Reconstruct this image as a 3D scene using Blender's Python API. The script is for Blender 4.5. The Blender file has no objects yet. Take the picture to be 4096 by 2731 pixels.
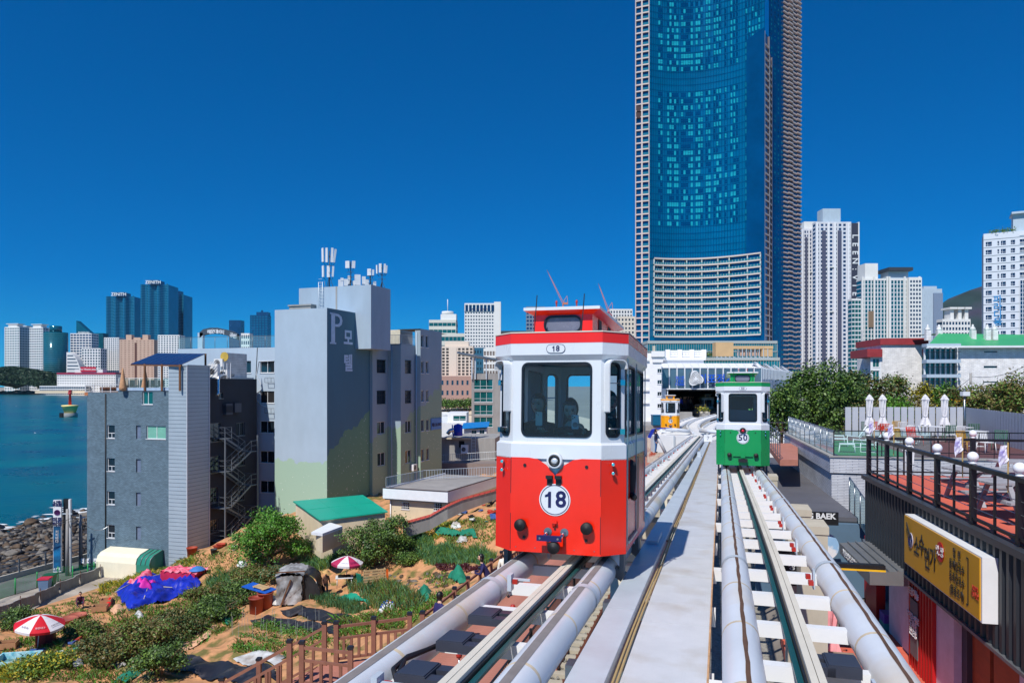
import bpy, math, random
import numpy as np
from mathutils import Vector, Matrix
random.seed(7); rng = np.random.default_rng(7)
sin, cos, tan, pi, rad = math.sin, math.cos, math.tan, math.pi, math.radians
C = bpy.context.scene.collection
S = bpy.context.scene
# ---------------------------------------------------------------- camera, sky, sun
F, PXC, PYH, CZ = 2900.0, 2048.0, 1540.0, 20.0          # focal length and horizon in photo pixels, camera height over the sea
cam = bpy.data.cameras.new('camera'); camo = bpy.data.objects.new('camera', cam); C.objects.link(camo)
camo.location = (0, 0, CZ); camo.rotation_euler = (rad(90), 0, 0)
cam.sensor_width = 36; cam.lens = 36*F/4096; cam.shift_y = (PYH-1365.5)/4096
cam.clip_start = .1; cam.clip_end = 20000
S.camera = camo
SUN_EL = rad(51); SUN_DIR = Vector((-.46*cos(SUN_EL), -.888*cos(SUN_EL), sin(SUN_EL))).normalized()
W = bpy.data.worlds.new('World'); S.world = W; W.use_nodes = True
nt = W.node_tree; bg = nt.nodes['Background']
sky = nt.nodes.new('ShaderNodeTexSky'); sky.sky_type = 'NISHITA'; sky.sun_disc = False
sky.sun_elevation = SUN_EL; sky.sun_rotation = math.atan2(SUN_DIR.x, SUN_DIR.y)
sky.air_density = 1.0; sky.dust_density = 0.05; sky.ozone_density = 1.6; sky.altitude = 0
geo = nt.nodes.new('ShaderNodeTexCoord'); lift = nt.nodes.new('ShaderNodeVectorMath'); lift.operation = 'ADD'; lift.inputs[1].default_value = (0, 0, .10)
nrm = nt.nodes.new('ShaderNodeVectorMath'); nrm.operation = 'NORMALIZE'
nt.links.new(geo.outputs['Generated'], lift.inputs[0]); nt.links.new(lift.outputs[0], nrm.inputs[0]); nt.links.new(nrm.outputs[0], sky.inputs[0])
hs = nt.nodes.new('ShaderNodeHueSaturation'); hs.inputs['Saturation'].default_value = 1.72; hs.inputs['Hue'].default_value = .5
nt.links.new(sky.outputs[0], hs.inputs['Color'])
tint = nt.nodes.new('ShaderNodeMix'); tint.data_type = 'RGBA'; tint.blend_type = 'MULTIPLY'; tint.inputs[0].default_value = 1
tint.inputs[7].default_value = (.08, .72, .90, 1)
nt.links.new(hs.outputs[0], tint.inputs[6]); nt.links.new(tint.outputs[2], bg.inputs[0])
bg.inputs[1].default_value = 0.122
sl = bpy.data.lights.new('sun', 'SUN'); sl.energy = 4.8; sl.angle = rad(.53); sl.color = (1, .955, .88)
slo = bpy.data.objects.new('sun', sl); C.objects.link(slo)
slo.rotation_euler = (-SUN_DIR).to_track_quat('-Z', 'Y').to_euler(); slo.location = (-30, -30, 80)
S.view_settings.view_transform = 'Standard'; S.view_settings.look = 'None'
S.view_settings.exposure = 0.0; S.view_settings.gamma = 1; S.view_settings.use_curve_mapping = False
S.cycles.max_bounces = 6; S.cycles.transparent_max_bounces = 12; S.cycles.diffuse_bounces = 2; S.cycles.glossy_bounces = 3
S.cycles.caustics_reflective = False; S.cycles.caustics_refractive = False
# ---------------------------------------------------------------- materials
def lin(c):
    return tuple(((v/255+.055)/1.055)**2.4 if v > 10 else v/255/12.92 for v in c)
MATS = {}
def mat(name, col, rough=.6, metal=0., var=.12, scale=2.5, bump=0., spec=.5, bscale=None, col2=None, thr=.5, soft=.1, streak=0, emit=0):
    """one procedural material: base colour broken by two noises, an optional second colour in patches, fine relief"""
    if name in MATS: return MATS[name]
    m = bpy.data.materials.new(name); m.use_nodes = True; MATS[name] = m
    t = m.node_tree; N = t.nodes.new; L = t.links.new; b = t.nodes['Principled BSDF']
    c = lin(col)
    b.inputs['Roughness'].default_value = rough; b.inputs['Metallic'].default_value = metal
    b.inputs['Specular IOR Level'].default_value = spec
    tc = N('ShaderNodeTexCoord'); n = N('ShaderNodeTexNoise'); n.inputs['Scale'].default_value = scale; n.inputs['Detail'].default_value = 6
    n.inputs['Roughness'].default_value = .65
    src = tc.outputs['Object']
    if streak:
        mp = N('ShaderNodeMapping'); mp.inputs['Scale'].default_value = (1, 1, 1/streak); L(src, mp.inputs[0]); L(mp.outputs[0], n.inputs['Vector'])
    else: L(src, n.inputs['Vector'])
    mr = N('ShaderNodeMapRange'); mr.inputs['From Min'].default_value = .3; mr.inputs['From Max'].default_value = .7
    mr.inputs['To Min'].default_value = 1-var; mr.inputs['To Max'].default_value = 1+var; L(n.outputs['Fac'], mr.inputs[0])
    mx = N('ShaderNodeMix'); mx.data_type = 'RGBA'; mx.blend_type = 'MULTIPLY'; mx.inputs[0].default_value = 1
    mx.inputs[6].default_value = (*c, 1)
    if col2:
        n2 = N('ShaderNodeTexNoise'); n2.inputs['Scale'].default_value = scale*.6; n2.inputs['Detail'].default_value = 8; L(src, n2.inputs['Vector'])
        m2 = N('ShaderNodeMapRange'); m2.inputs['From Min'].default_value = thr-soft; m2.inputs['From Max'].default_value = thr+soft; L(n2.outputs['Fac'], m2.inputs[0])
        mc = N('ShaderNodeMix'); mc.data_type = 'RGBA'; mc.inputs[6].default_value = (*c, 1); mc.inputs[7].default_value = (*lin(col2), 1)
        L(m2.outputs[0], mc.inputs[0]); L(mc.outputs[2], mx.inputs[6])
    cv = N('ShaderNodeCombineColor'); [L(mr.outputs[0], cv.inputs[i]) for i in range(3)]
    L(cv.outputs[0], mx.inputs[7]); L(mx.outputs[2], b.inputs['Base Color'])
    rr = N('ShaderNodeMapRange'); rr.inputs['To Min'].default_value = max(.02, rough-.12*(rough > .15)); rr.inputs['To Max'].default_value = min(1, rough+.12*(rough > .15)); L(n.outputs['Fac'], rr.inputs[0]); L(rr.outputs[0], b.inputs['Roughness'])
    if bump:
        nb = N('ShaderNodeTexNoise'); nb.inputs['Scale'].default_value = bscale or scale*6; nb.inputs['Detail'].default_value = 5; L(src, nb.inputs['Vector'])
        bp = N('ShaderNodeBump'); bp.inputs['Strength'].default_value = min(1, bump); bp.inputs['Distance'].default_value = .05*bump; L(nb.outputs['Fac'], bp.inputs['Height']); L(bp.outputs[0], b.inputs['Normal'])
    if emit: b.inputs['Emission Color'].default_value = (*c, 1); b.inputs['Emission Strength'].default_value = emit
    return m
def nodes_of(m): return m.node_tree.nodes, m.node_tree.links, m.node_tree.nodes['Principled BSDF']
def brickmat(name, col, mortar, bw=.2, bh=.067, rough=.75, var=.25, bump=.5, ms=.012, rotx=True):
    m = mat(name, col, rough, var=.18, scale=1.2); N, L, b = nodes_of(m)
    tc = N.new('ShaderNodeTexCoord'); sp = N.new('ShaderNodeSeparateXYZ'); ad = N.new('ShaderNodeMath'); cb = N.new('ShaderNodeCombineXYZ')
    L.new(tc.outputs['Object'], sp.inputs[0]); L.new(sp.outputs[0], ad.inputs[0]); L.new(sp.outputs[1], ad.inputs[1])
    L.new(ad.outputs[0], cb.inputs[0]); L.new(sp.outputs[2], cb.inputs[1])
    br = N.new('ShaderNodeTexBrick'); br.inputs['Scale'].default_value = 1; br.inputs['Brick Width'].default_value = bw; br.inputs['Row Height'].default_value = bh
    br.inputs['Mortar Size'].default_value = ms; br.inputs['Color1'].default_value = (1, 1, 1, 1); br.inputs['Color2'].default_value = (1-var, 1-var, 1-var, 1)
    br.inputs['Mortar'].default_value = tuple(lin(mortar)[i]/max(lin(col)[i], .01) for i in range(3))+(1,)
    L.new(cb.outputs[0], br.inputs['Vector'])
    old = b.inputs['Base Color'].links[0].from_socket
    mx = N.new('ShaderNodeMix'); mx.data_type = 'RGBA'; mx.blend_type = 'MULTIPLY'; mx.inputs[0].default_value = 1
    L.new(old, mx.inputs[6]); L.new(br.outputs[0], mx.inputs[7]); L.new(mx.outputs[2], b.inputs['Base Color'])
    bp = N.new('ShaderNodeBump'); bp.invert = True; bp.inputs['Strength'].default_value = bump; bp.inputs['Distance'].default_value = .03
    L.new(br.outputs['Fac'], bp.inputs['Height']); L.new(bp.outputs[0], b.inputs['Normal'])
    return m
def glassmat(name, tintc, see=.5, rough=.03, var=0):
    """thin pane: part clear, part mirror by angle, tinted"""
    m = bpy.data.materials.new(name); m.use_nodes = True; MATS[name] = m
    t = m.node_tree; N = t.nodes.new; L = t.links.new; b = t.nodes['Principled BSDF']; out = t.nodes['Material Output']
    b.inputs['Base Color'].default_value = (*lin(tintc), 1); b.inputs['Roughness'].default_value = rough; b.inputs['Specular IOR Level'].default_value = .8
    tr = N('ShaderNodeBsdfTransparent'); k = lin(tintc); mxx = max(max(k), .01); tr.inputs[0].default_value = (*(.35+.65*v/mxx for v in k), 1)
    mix = N('ShaderNodeMixShader'); fr = N('ShaderNodeFresnel'); fr.inputs[0].default_value = 1.5
    mr = N('ShaderNodeMapRange'); mr.inputs['To Min'].default_value = see; mr.inputs['To Max'].default_value = 0; L(fr.outputs[0], mr.inputs[0])
    L(mr.outputs[0], mix.inputs[0]); L(b.outputs[0], mix.inputs[1]); L(tr.outputs[0], mix.inputs[2]); L(mix.outputs[0], out.inputs[0])
    return m
def mirrormat(name, col, rough=.06, metal=.55, var=.35, scale=.08):
    m = mat(name, col, rough, metal, var=var, scale=scale, spec=.8); return m
# ---------------------------------------------------------------- mesh builder
class MB:
    def __init__(s): s.v = []; s.f = []; s.m = []; s.sm = []; s.k = 0; s.smooth = False
    def add(s, vs, fs):
        o = len(s.v); s.v += [tuple(p) for p in vs]
        for f in fs: s.f.append(tuple(i+o for i in f)); s.m.append(s.k); s.sm.append(s.smooth)
        return s
    def mat(s, k): s.k = k; return s
    def box(s, x0, x1, y0, y1, z0, z1):
        return s.add([(x0,y0,z0),(x1,y0,z0),(x1,y1,z0),(x0,y1,z0),(x0,y0,z1),(x1,y0,z1),(x1,y1,z1),(x0,y1,z1)],
                     [(3,2,1,0),(4,5,6,7),(0,1,5,4),(1,2,6,5),(2,3,7,6),(3,0,4,7)])
    def boxr(s, c, d, M=None):
        c = Vector(c); M = M or Matrix.Identity(3); h = [x/2 for x in d]
        vs = [c + M @ Vector((sx*h[0], sy*h[1], sz*h[2])) for sz in (-1,1) for sx, sy in ((-1,-1),(1,-1),(1,1),(-1,1))]
        return s.add(vs, [(3,2,1,0),(4,5,6,7),(0,1,5,4),(1,2,6,5),(2,3,7,6),(3,0,4,7)])
    def bar(s, p, q, w, h=None, up=(0,0,1)):
        p, q = Vector(p), Vector(q); d = q-p; L = d.length
        if L < 1e-6: return s
        y = d/L; u = Vector(up)
        if abs(y.dot(u)) > .98: u = Vector((0,1,0)) if abs(y.y) < .9 else Vector((1,0,0))
        x = y.cross(u).normalized(); z = x.cross(y)
        M = Matrix((x, y, z)).transposed(); return s.boxr((p+q)/2, (w, L, h or w), M)
    def tube(s, pts, r, n=8, caps=True, closed=False):
        pts = [Vector(p) for p in pts]; rs = r if isinstance(r, (list, tuple)) else [r]*len(pts); sv = s.smooth; s.smooth = n > 5
        o = len(s.v); prev = None; m = len(pts)
        for i, p in enumerate(pts):
            d = (pts[min(i+1, m-1)]-pts[max(i-1, 0)]).normalized() if not closed else (pts[(i+1) % m]-pts[i-1]).normalized()
            if prev is None:
                u = Vector((0,0,1)) if abs(d.z) < .9 else Vector((1,0,0)); a = d.cross(u).normalized()
            else: a = (prev - d*prev.dot(d)).normalized()
            prev = a; b = d.cross(a)
            for k in range(n):
                t = 2*pi*k/n; s.v.append(tuple(p+(a*cos(t)+b*sin(t))*rs[i]))
        fs = []
        for i in range(m if closed else m-1):
            j = (i+1) % m
            for k in range(n): fs.append((i*n+k, i*n+(k+1) % n, j*n+(k+1) % n, j*n+k))
        for f in fs: s.f.append(tuple(a+o for a in f)); s.m.append(s.k); s.sm.append(s.smooth)
        if caps and not closed:
            s.f.append(tuple(o+k for k in reversed(range(n)))); s.m.append(s.k); s.sm.append(False)
            s.f.append(tuple(o+(m-1)*n+k for k in range(n))); s.m.append(s.k); s.sm.append(False)
        s.smooth = sv; return s
    def lathe(s, prof, c=(0,0,0), n=16, axis='z', squash=(1,1)):
        c = Vector(c); vs = []; sv = s.smooth; s.smooth = True
        for r, z in prof:
            for k in range(n):
                t = 2*pi*k/n; a, b = r*cos(t)*squash[0], r*sin(t)*squash[1]
                vs.append(c+Vector((a,b,z) if axis == 'z' else (a,z,b) if axis == 'y' else (z,a,b)))
        m = len(prof); fs = []
        fl = axis == 'y'
        for i in range(m-1):
            for k in range(n):
                f = (i*n+k, i*n+(k+1) % n, (i+1)*n+(k+1) % n, (i+1)*n+k); fs.append(f[::-1] if fl else f)
        s.add(vs, fs); s.smooth = False; o = len(s.v)-len(vs)
        for i0, rev in ((0, not fl), ((m-1)*n, fl)):
            if prof[0 if i0 == 0 else -1][0] > 1e-4:
                ix = [o+i0+k for k in range(n)]; s.f.append(tuple(ix[::-1] if rev else ix)); s.m.append(s.k); s.sm.append(False)
        s.smooth = sv; return s
    def cyl(s, c, r, h, n=16, axis='z'): return s.lathe([(r, -h/2), (r, h/2)], c, n, axis)
    def ball(s, c, r, n=12, m=7, sc=(1,1,1)):
        sv = s.smooth; s.smooth = True; c = Vector(c); vs = []; fs = []
        for i in range(m+1):
            t = pi*i/m
            for k in range(n): p = 2*pi*k/n; vs.append(c+Vector((r*sc[0]*sin(t)*cos(p), r*sc[1]*sin(t)*sin(p), r*sc[2]*cos(t))))
        for i in range(m):
            for k in range(n): fs.append((i*n+k, (i+1)*n+k, (i+1)*n+(k+1) % n, i*n+(k+1) % n))
        s.add(vs, fs); s.smooth = sv; return s
    def prism(s, poly, z0, z1):
        n = len(poly); vs = [(x,y,z0) for x, y in poly]+[(x,y,z1) for x, y in poly]
        return s.add(vs, [tuple(reversed(range(n))), tuple(range(n, 2*n))]+[(i, (i+1) % n, n+(i+1) % n, n+i) for i in range(n)])
    def slab(s, poly, y0, y1):
        """polygon in x,z extruded along y (y0 the side seen from -y)"""
        n = len(poly); vs = [(x,y0,z) for x, z in poly]+[(x,y1,z) for x, z in poly]
        return s.add(vs, [tuple(range(n)), tuple(range(2*n-1, n-1, -1))]+[(i, n+i, n+(i+1) % n, (i+1) % n) for i in range(n)])
    def quad(s, a, b, c, d): return s.add([a,b,c,d], [(0,1,2,3)])
    def grid(s, P):
        h, w = len(P), len(P[0]); return s.add([p for r in P for p in r], [(i*w+j, i*w+j+1, (i+1)*w+j+1, (i+1)*w+j) for i in range(h-1) for j in range(w-1)])
    def ringpanel(s, w, h, hole, r, t, k=5, cx=0, cz=0):
        """panel in xz (x -w/2..w/2, z 0..h, y 0..t) with a rounded hole (x0,x1,z0,z1)"""
        x0, x1, z0, z1 = hole; I = []; O = []
        for (ox, oz, hx, hz, a0) in ((-w/2,0,x0+r,z0+r,pi),(w/2,0,x1-r,z0+r,1.5*pi),(w/2,h,x1-r,z1-r,0),(-w/2,h,x0+r,z1-r,.5*pi)):
            for i in range(k+1):
                a = a0+pi/2*i/k; I.append((hx+r*cos(a), hz+r*sin(a))); O.append((ox, oz))
        n = len(I); vs = []
        for y in (0, t): vs += [(x+cx, y, z+cz) for x, z in I]+[(x+cx, y, z+cz) for x, z in O]
        fs = []
        for i in range(n):
            j = (i+1) % n
            if O[i] == O[j]: fs += [(i, n+i, j), (2*n+i, 2*n+j, 3*n+i)]
            else: fs += [(i, n+i, n+j, j), (2*n+i, 2*n+j, 3*n+j, 3*n+i), (n+i, 3*n+i, 3*n+j, n+j)]
            fs.append((i, j, 2*n+j, 2*n+i))
        return s.add(vs, fs)
    def xform(s, M, start=0):
        for i in range(start, len(s.v)): s.v[i] = tuple(M @ Vector(s.v[i]))
        return s
    def mesh(s, name, mats):
        me = bpy.data.meshes.new(name); me.from_pydata(s.v, [], s.f)
        for m in (mats if isinstance(mats, (list, tuple)) else [mats]): me.materials.append(m)
        me.polygons.foreach_set('material_index', s.m); me.polygons.foreach_set('use_smooth', s.sm); me.update(); return me
    def build(s, name, mats, parent=None, loc=(0,0,0), rot=(0,0,0), **kw):
        return link(name, s.mesh(name, mats), parent, loc, rot, **kw)
def tag(o, label=None, cat=None, group=None, kind=None):
    for k, v in (('label', label), ('category', cat), ('group', group), ('kind', kind)):
        if v: o[k] = v
    return o
def link(name, me, parent=None, loc=(0,0,0), rot=(0,0,0), label=None, cat=None, group=None, kind=None, scale=None):
    o = bpy.data.objects.new(name, me); C.objects.link(o); o.location = loc; o.rotation_euler = rot
    if scale: o.scale = scale
    if parent: o.parent = parent
    return tag(o, label, cat, group, kind)
def thing(name, label, cat, loc=(0,0,0), rz=0, group=None):
    return tag(link(name, None, None, loc, (0,0,rz)), label, cat, group)
def copytree(o, parent=None, **kw):
    c = o.copy(); C.objects.link(c); c.parent = parent
    for ch in o.children: copytree(ch, c)
    for k, v in kw.items():
        if k in ('location', 'rotation_euler', 'scale'): setattr(c, k, v)
        else: c[{'cat': 'category'}.get(k, k)] = v
    return c
def text(body, size, m, parent, loc, rot=(pi/2,0,0), name='lettering', ext=.01, ax='CENTER', bold=0., sx=1, spacing=1):
    cu = bpy.data.curves.new('t', 'FONT'); cu.body = body; cu.size = size; cu.extrude = ext; cu.align_x = ax; cu.align_y = 'CENTER'; cu.offset = bold; cu.resolution_u = 3
    cu.space_character = spacing; cu.space_line = .9
    o = bpy.data.objects.new('t', cu); me = bpy.data.meshes.new_from_object(o); bpy.data.objects.remove(o); bpy.data.curves.remove(cu)
    me.materials.clear(); me.materials.append(m)
    if sx != 1:
        for v in me.vertices: v.co.x *= sx
    return link(name, me, parent, loc, rot)
# ---------------------------------------------------------------- pixel <-> place
def P(px, py, Y): return Vector(((px-PXC)/F*Y, Y, CZ+(PYH-py)/F*Y))
class Face:
    """vertical wall through O=(x,y) running along the heading a (radians, from +x); s metres along it"""
    def __init__(s, px, Y, a): s.o = Vector(((px-PXC)/F*Y, Y)); s.d = Vector((cos(a), sin(a))); s.a = a
    def s(s, px): r = (px-PXC)/F; return (r*s.o.y-s.o.x)/(s.d.x-r*s.d.y)
    def Y(s, px): return s.o.y+s.s(px)*s.d.y
    def z(s, px, py): return CZ+(PYH-py)/F*s.Y(px)
    def r(s, x0, x1, y0, y1):
        """pixel rectangle -> s0, s1, z0, z1"""
        xm = (x0+x1)/2; return s.s(x0), s.s(x1), s.z(xm, y1), s.z(xm, y0)
AL = math.atan(.2877); UU = Vector((sin(AL), cos(AL))); VV = Vector((cos(AL), -sin(AL)))
def uv(u, v): return UU*u+VV*v
def touv(x, y): return x*UU.x+y*UU.y, x*VV.x+y*VV.y
_pv = np.array([-120,-98,-92,-58.5,-57.4,-47.5,-46.5,-36,-30,-20,-12,-8.6,-5,0,1.4,2.2,70.]); _pz = np.array([-1.5,-.1,.2,1.1,3.6,3.7,4.3,5.2,6.0,7.4,9.6,11.9,12.3,12.3,12.4,13.1,13.1])
def sm(t, a, b): t = np.clip((t-a)/(b-a), 0, 1); return t*t*(3-2*t)
def G(x, y):
    u, v = x*UU.x+y*UU.y, x*VV.x+y*VV.y
    z = np.interp(v, _pv, _pz)
    b = sm(v, -46.5, -36)*(1-sm(v, -13, -9)); z = z + b*2.7*sm(u, 43, 53)
    z = z + sm(v, -47, -40)*(1-sm(v, -36, -30))*sm(u, 46, 54)*.6
    z = z + (.12*np.sin(x*1.3+y*.7)+.09*np.sin(y*2.1-x*.9)+.06*np.sin(x*3.7+1.1*y))*sm(v, -46, -44)*(1-sm(v, -10, -9))
    z = z + sm(v, 4, 14)*sm(u, 38, 60)*3.0
    z = z - sm(u, 95, 125)*np.clip(z-4, 0, 30)*.8
    return z
def gp(px, py, dz=0):
    """where the sight line through a photo pixel meets the ground"""
    t = np.arange(6, 130, .1); x = (px-PXC)/F*t; z = CZ+(PYH-py)/F*t; h = G(x, t)+dz-z
    i = int(np.argmax(h > 0)); Y = t[i] if h[i] > 0 else 60.
    return Vector(((px-PXC)/F*Y, Y, CZ+(PYH-py)/F*Y))
# ================================================================ the setting
M = mat
white = M('white_paint', (226,228,230), .45, var=.06, scale=1.5); galv = M('galvanised', (192,202,210), .42, .12, var=.1, scale=2, bump=.05)
pipem = M('pipe_steel', (208,214,221), .36, .0, var=.07, scale=1.2, col2=(204,194,178), thr=.62, soft=.08)
dark = M('black_paint', (24,25,28), .5, var=.2); steel = M('steel', (150,155,160), .3, .8, var=.1); rubber = M('rubber', (16,16,18), .6, var=.2)
conc = M('concrete', (186,178,160), .85, var=.14, scale=1.5, bump=.15, streak=3); concg = M('concrete_grey', (150,148,145), .85, var=.16, scale=1.2, bump=.15, streak=3)
soil = M('soil', (196,142,98), .95, var=.22, scale=1.6, bump=.8, bscale=4, col2=(112,104,52), thr=.56, soft=.07)
shore = M('shore_gravel', (70,64,58), .7, var=.45, scale=.9, bump=.9, bscale=3, col2=(38,40,42))
paving = M('paving', (128,120,112), .85, var=.15, scale=1.2, bump=.2); asphalt = M('asphalt', (104,106,106), .9, var=.15, scale=.8, bump=.1, col2=(86,90,86))
pathm = M('path_concrete', (172,162,150), .9, var=.14, scale=.7, bump=.1, col2=(150,140,128))
ballast = M('ballast', (150,146,136), .95, var=.4, scale=9, bump=1.0, bscale=22); grassm = M('grass', (86,112,40), .8, var=.35, scale=3)
sandm = M('sand', (214,196,168), .95, var=.1, scale=.03)
us = np.arange(-8, 131, .6); vs_ = np.concatenate([np.arange(-118, -58, 1.0), np.arange(-58, 10, .45), np.arange(10, 71, 1.2)])
U_, V_ = np.meshgrid(us, vs_, indexing='ij'); X_ = U_*UU.x+V_*VV.x; Y_ = U_*UU.y+V_*VV.y; Z_ = G(X_, Y_)
nz = np.sin(X_*5.1)*np.sin(Y_*4.3)+np.sin(X_*2.3+Y_*3.1); soft = ((V_ > -46) & (V_ < -9)) | (V_ < -57.5)
Z_ = Z_+soft*.07*nz + (V_ < -57.5)*.12*rng.standard_normal(Z_.shape)
h, w = Z_.shape; idx = np.arange(h*w).reshape(h, w)
fa = np.stack([idx[:-1,:-1], idx[:-1,1:], idx[1:,1:], idx[1:,:-1]], -1).reshape(-1, 4)[:, ::-1]
me = bpy.data.meshes.new('ground'); me.from_pydata(np.stack([X_, Y_, Z_], -1).reshape(-1, 3).tolist(), [], fa.tolist())
for m in (soil, shore, ballast, paving): me.materials.append(m)
vc = V_[:-1,:-1].reshape(-1); mi = np.where(vc < -57.3, 1, np.where(vc > 1, 3, np.where(vc > -5, 2, 0)))
me.polygons.foreach_set('material_index', mi.astype(np.int32)); me.polygons.foreach_set('use_smooth', np.ones(len(fa), bool)); me.update()
link('ground', me, kind='structure')
def sheet(name, u0, u1, v0, v1, z, m, n=1):
    b = MB(); b.box(v0, v1, u0, u1, z-.3, z); return b.build(name, m, None, (0,0,0), (0,0,-AL), kind='structure')
sheet('road', -8, 128, -57, -52.7, 3.78, asphalt); sheet('path', -8, 58, -52.5, -47.6, 3.80, pathm)
# sea
seam = M('sea_water', (0,98,106), .3, var=.25, scale=.05, col2=(0,74,100), thr=.5, soft=.15, spec=.08); N, L, b = nodes_of(seam)
tc = N.new('ShaderNodeTexCoord'); mp = N.new('ShaderNodeMapping'); mp.inputs['Scale'].default_value = (.35, .9, 1)
n1 = N.new('ShaderNodeTexNoise'); n1.inputs['Scale'].default_value = .6; n1.inputs['Detail'].default_value = 8; n1.inputs['Roughness'].default_value = .7
bp = N.new('ShaderNodeBump'); bp.inputs['Strength'].default_value = .55; bp.inputs['Distance'].default_value = .3
L.new(tc.outputs['Object'], mp.inputs[0]); L.new(mp.outputs[0], n1.inputs['Vector']); L.new(n1.outputs['Fac'], bp.inputs['Height']); L.new(bp.outputs[0], b.inputs['Normal'])
MB().quad((-6000,-200,0), (900,-200,0), (900,9000,0), (-6000,9000,0)).build('sea', seam, kind='structure')
# land beyond: the town and the bay's beach
coast = [(-42,128),(-30,170),(-22,300),(-46,537),(-150,760),(-420,1050),(-760,1330),(-1010,1560),(-1700,1600),(-2600,1700)]
lp = [(x+60, y+40) for x, y in coast]
MB().prism([(60,128)]+[(4000,100),(6000,9000),(-5000,9000),(-2600,1760)]+lp[-2::-1], -3, 3.2).build('town_ground', M('town_ground', (150,145,132), .9, var=.2, scale=.02), kind='structure')
bm = MB()
for i in range(len(coast)-3):
    a, b_ = coast[i], coast[i+1]; c, d = lp[i], lp[i+1]; off = .6
    bm.add([(a[0],a[1],-.15),(b_[0],b_[1],-.15),(d[0]+2,d[1]+2,3.4),(c[0]+2,c[1]+2,3.4)], [(3,2,1,0)])
bm.build('beach', sandm, kind='structure')
# breaking wave along the beach
fo = MB()
for i in range(1, 6):
    a, b_ = Vector(coast[i]), Vector(coast[i+1]); n_ = Vector((b_-a).yx); n_.x = -n_.x; n_.normalize(); k = 24
    for j in range(k):
        p, q = a.lerp(b_, j/k), a.lerp(b_, (j+.9)/k); w0 = 3+5*abs(sin(j*1.7+i)); w1 = 3+5*abs(sin((j+1)*1.7+i))
        fo.add([(p.x+n_.x*1,p.y+n_.y*1,.06),(p.x+n_.x*w0*1.5,p.y+n_.y*w0*1.5,.06),(q.x+n_.x*w1*1.5,q.y+n_.y*w1*1.5,.06),(q.x+n_.x*1,q.y+n_.y*1,.06)], [(0,1,2,3)])
tag(fo.build('breaking_wave', M('foam', (235,240,240), .7, var=.1)), 'white surf line breaking along the town beach', kind='stuff')
# foam among the shore stones
fo = MB()
for i in range(260):
    u, v = random.uniform(45, 125), -95.5-random.gauss(0, 3.2); p = uv(u, v); r = random.uniform(.4, 2.0); a = random.uniform(0, pi); el = random.uniform(.2, .5)
    fo.add([(p.x+r*cos(t)*1.0, p.y+r*el*sin(t+a*.2), .16+random.uniform(0, .03)) for t in [k*pi/3 for k in range(6)]], [(0,1,2,3,4,5)])
tag(fo.build('surf', MATS['foam']), 'thin white foam washing between the dark shore rocks', kind='stuff')
# boulders on the shore
rockm = [M('rock_dark', (38,36,33), .5, var=.4, scale=1.5, bump=.8), M('rock_brown', (88,72,56), .8, var=.4, scale=1.5, bump=.8), M('rock_grey', (116,110,102), .8, var=.35, scale=1.5, bump=.8)]
def rockmesh(m, sd, n=10, k=6):
    b = MB(); b.ball((0,0,0), 1, n, k); r = random.Random(sd); q = [(r.uniform(-1,1), r.uniform(-1,1), r.uniform(-1,1), r.uniform(.45,.9)) for _ in range(10)]
    for i, p in enumerate(b.v):
        p = Vector(p)
        for x, y, z, d in q:
            nrm_ = Vector((x,y,z)).normalized(); e = p.dot(nrm_)-d*.8
            if e > 0: p -= nrm_*e
        b.v[i] = (p.x*1.25, p.y, p.z*.65)
    return b.mesh('boulder', m)
rocks = [rockmesh(rockm[i % 3], i) for i in range(9)]
for i in range(250):
    while 1:
        u = random.uniform(38, 108); v = random.uniform(-98.5, -58.5); p = uv(u, v)
        if -140 < PXC+p.x/p.y*F < 345: break
    sc = random.uniform(.3, .8)*(1.6 if random.random() < .12 else 1)
    me = rocks[random.choice([0,3,6,1,4,7,2,5]) if v < -82 else random.choice([1,4,7,2,5,8])]
    link('boulder', me, None, (p.x, p.y, max(float(G(p.x, p.y)), -.2)+.18*sc), (random.uniform(-.3,.3), random.uniform(-.3,.3), random.uniform(0,6)), 'weathered boulder lying on the rocky shore below the seaside road', 'boulder', 'boulders on the shore', scale=(sc,sc,sc))
b = MB()
for i in range(4200):
    u = random.uniform(38, 110); v = random.uniform(-95, -58); p = uv(u, v); r = random.uniform(.12, .38); z = float(G(p.x, p.y)); a = random.uniform(0, 6); b.mat(random.choice((0,1,1,2,2)))
    o = len(b.v); b.ball((0,0,0), r, 5, 3, (1.3,1,.6)); b.xform(Matrix.Translation((p.x,p.y,z+.05)) @ Matrix.Rotation(a, 4, 'Z'), o)
tag(b.build('cobbles', rockm), 'small loose stones between the shore boulders', kind='stuff')
# ---------------------------------------------------------------- railway under the tracks, boardwalk
TR = (0, 0, -AL)
rusty = M('rusty_rail', (110,62,40), .7, .3, var=.25, scale=4); sleeperm = M('sleeper_concrete', (176,168,150), .9, var=.12)
ZB = 12.3
t = thing('railway_track', 'old rusty railway line with concrete sleepers running beneath the walkway', 'railway', (0,0,0), -AL)
smesh = MB().box(-1.2, 1.2, -.12, .12, ZB-.1, ZB+.1).mesh('sleeper', sleeperm); clip = MB(); 
for sx in (-1, 1):
    for dx in (-.09, .09): clip.tube([(sx*.7175+dx, -.05, ZB+.12), (sx*.7175+dx*1.3, 0, ZB+.17), (sx*.7175+dx, .06, ZB+.12)], .02, 5)
clipm = clip.mesh('rail_clip', rusty)
for i in range(170): 
    o = link('sleeper', smesh, t, (-3.05, 8+i*.6, 0))
    if i < 75: link('rail_clip', clipm, o)
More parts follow.
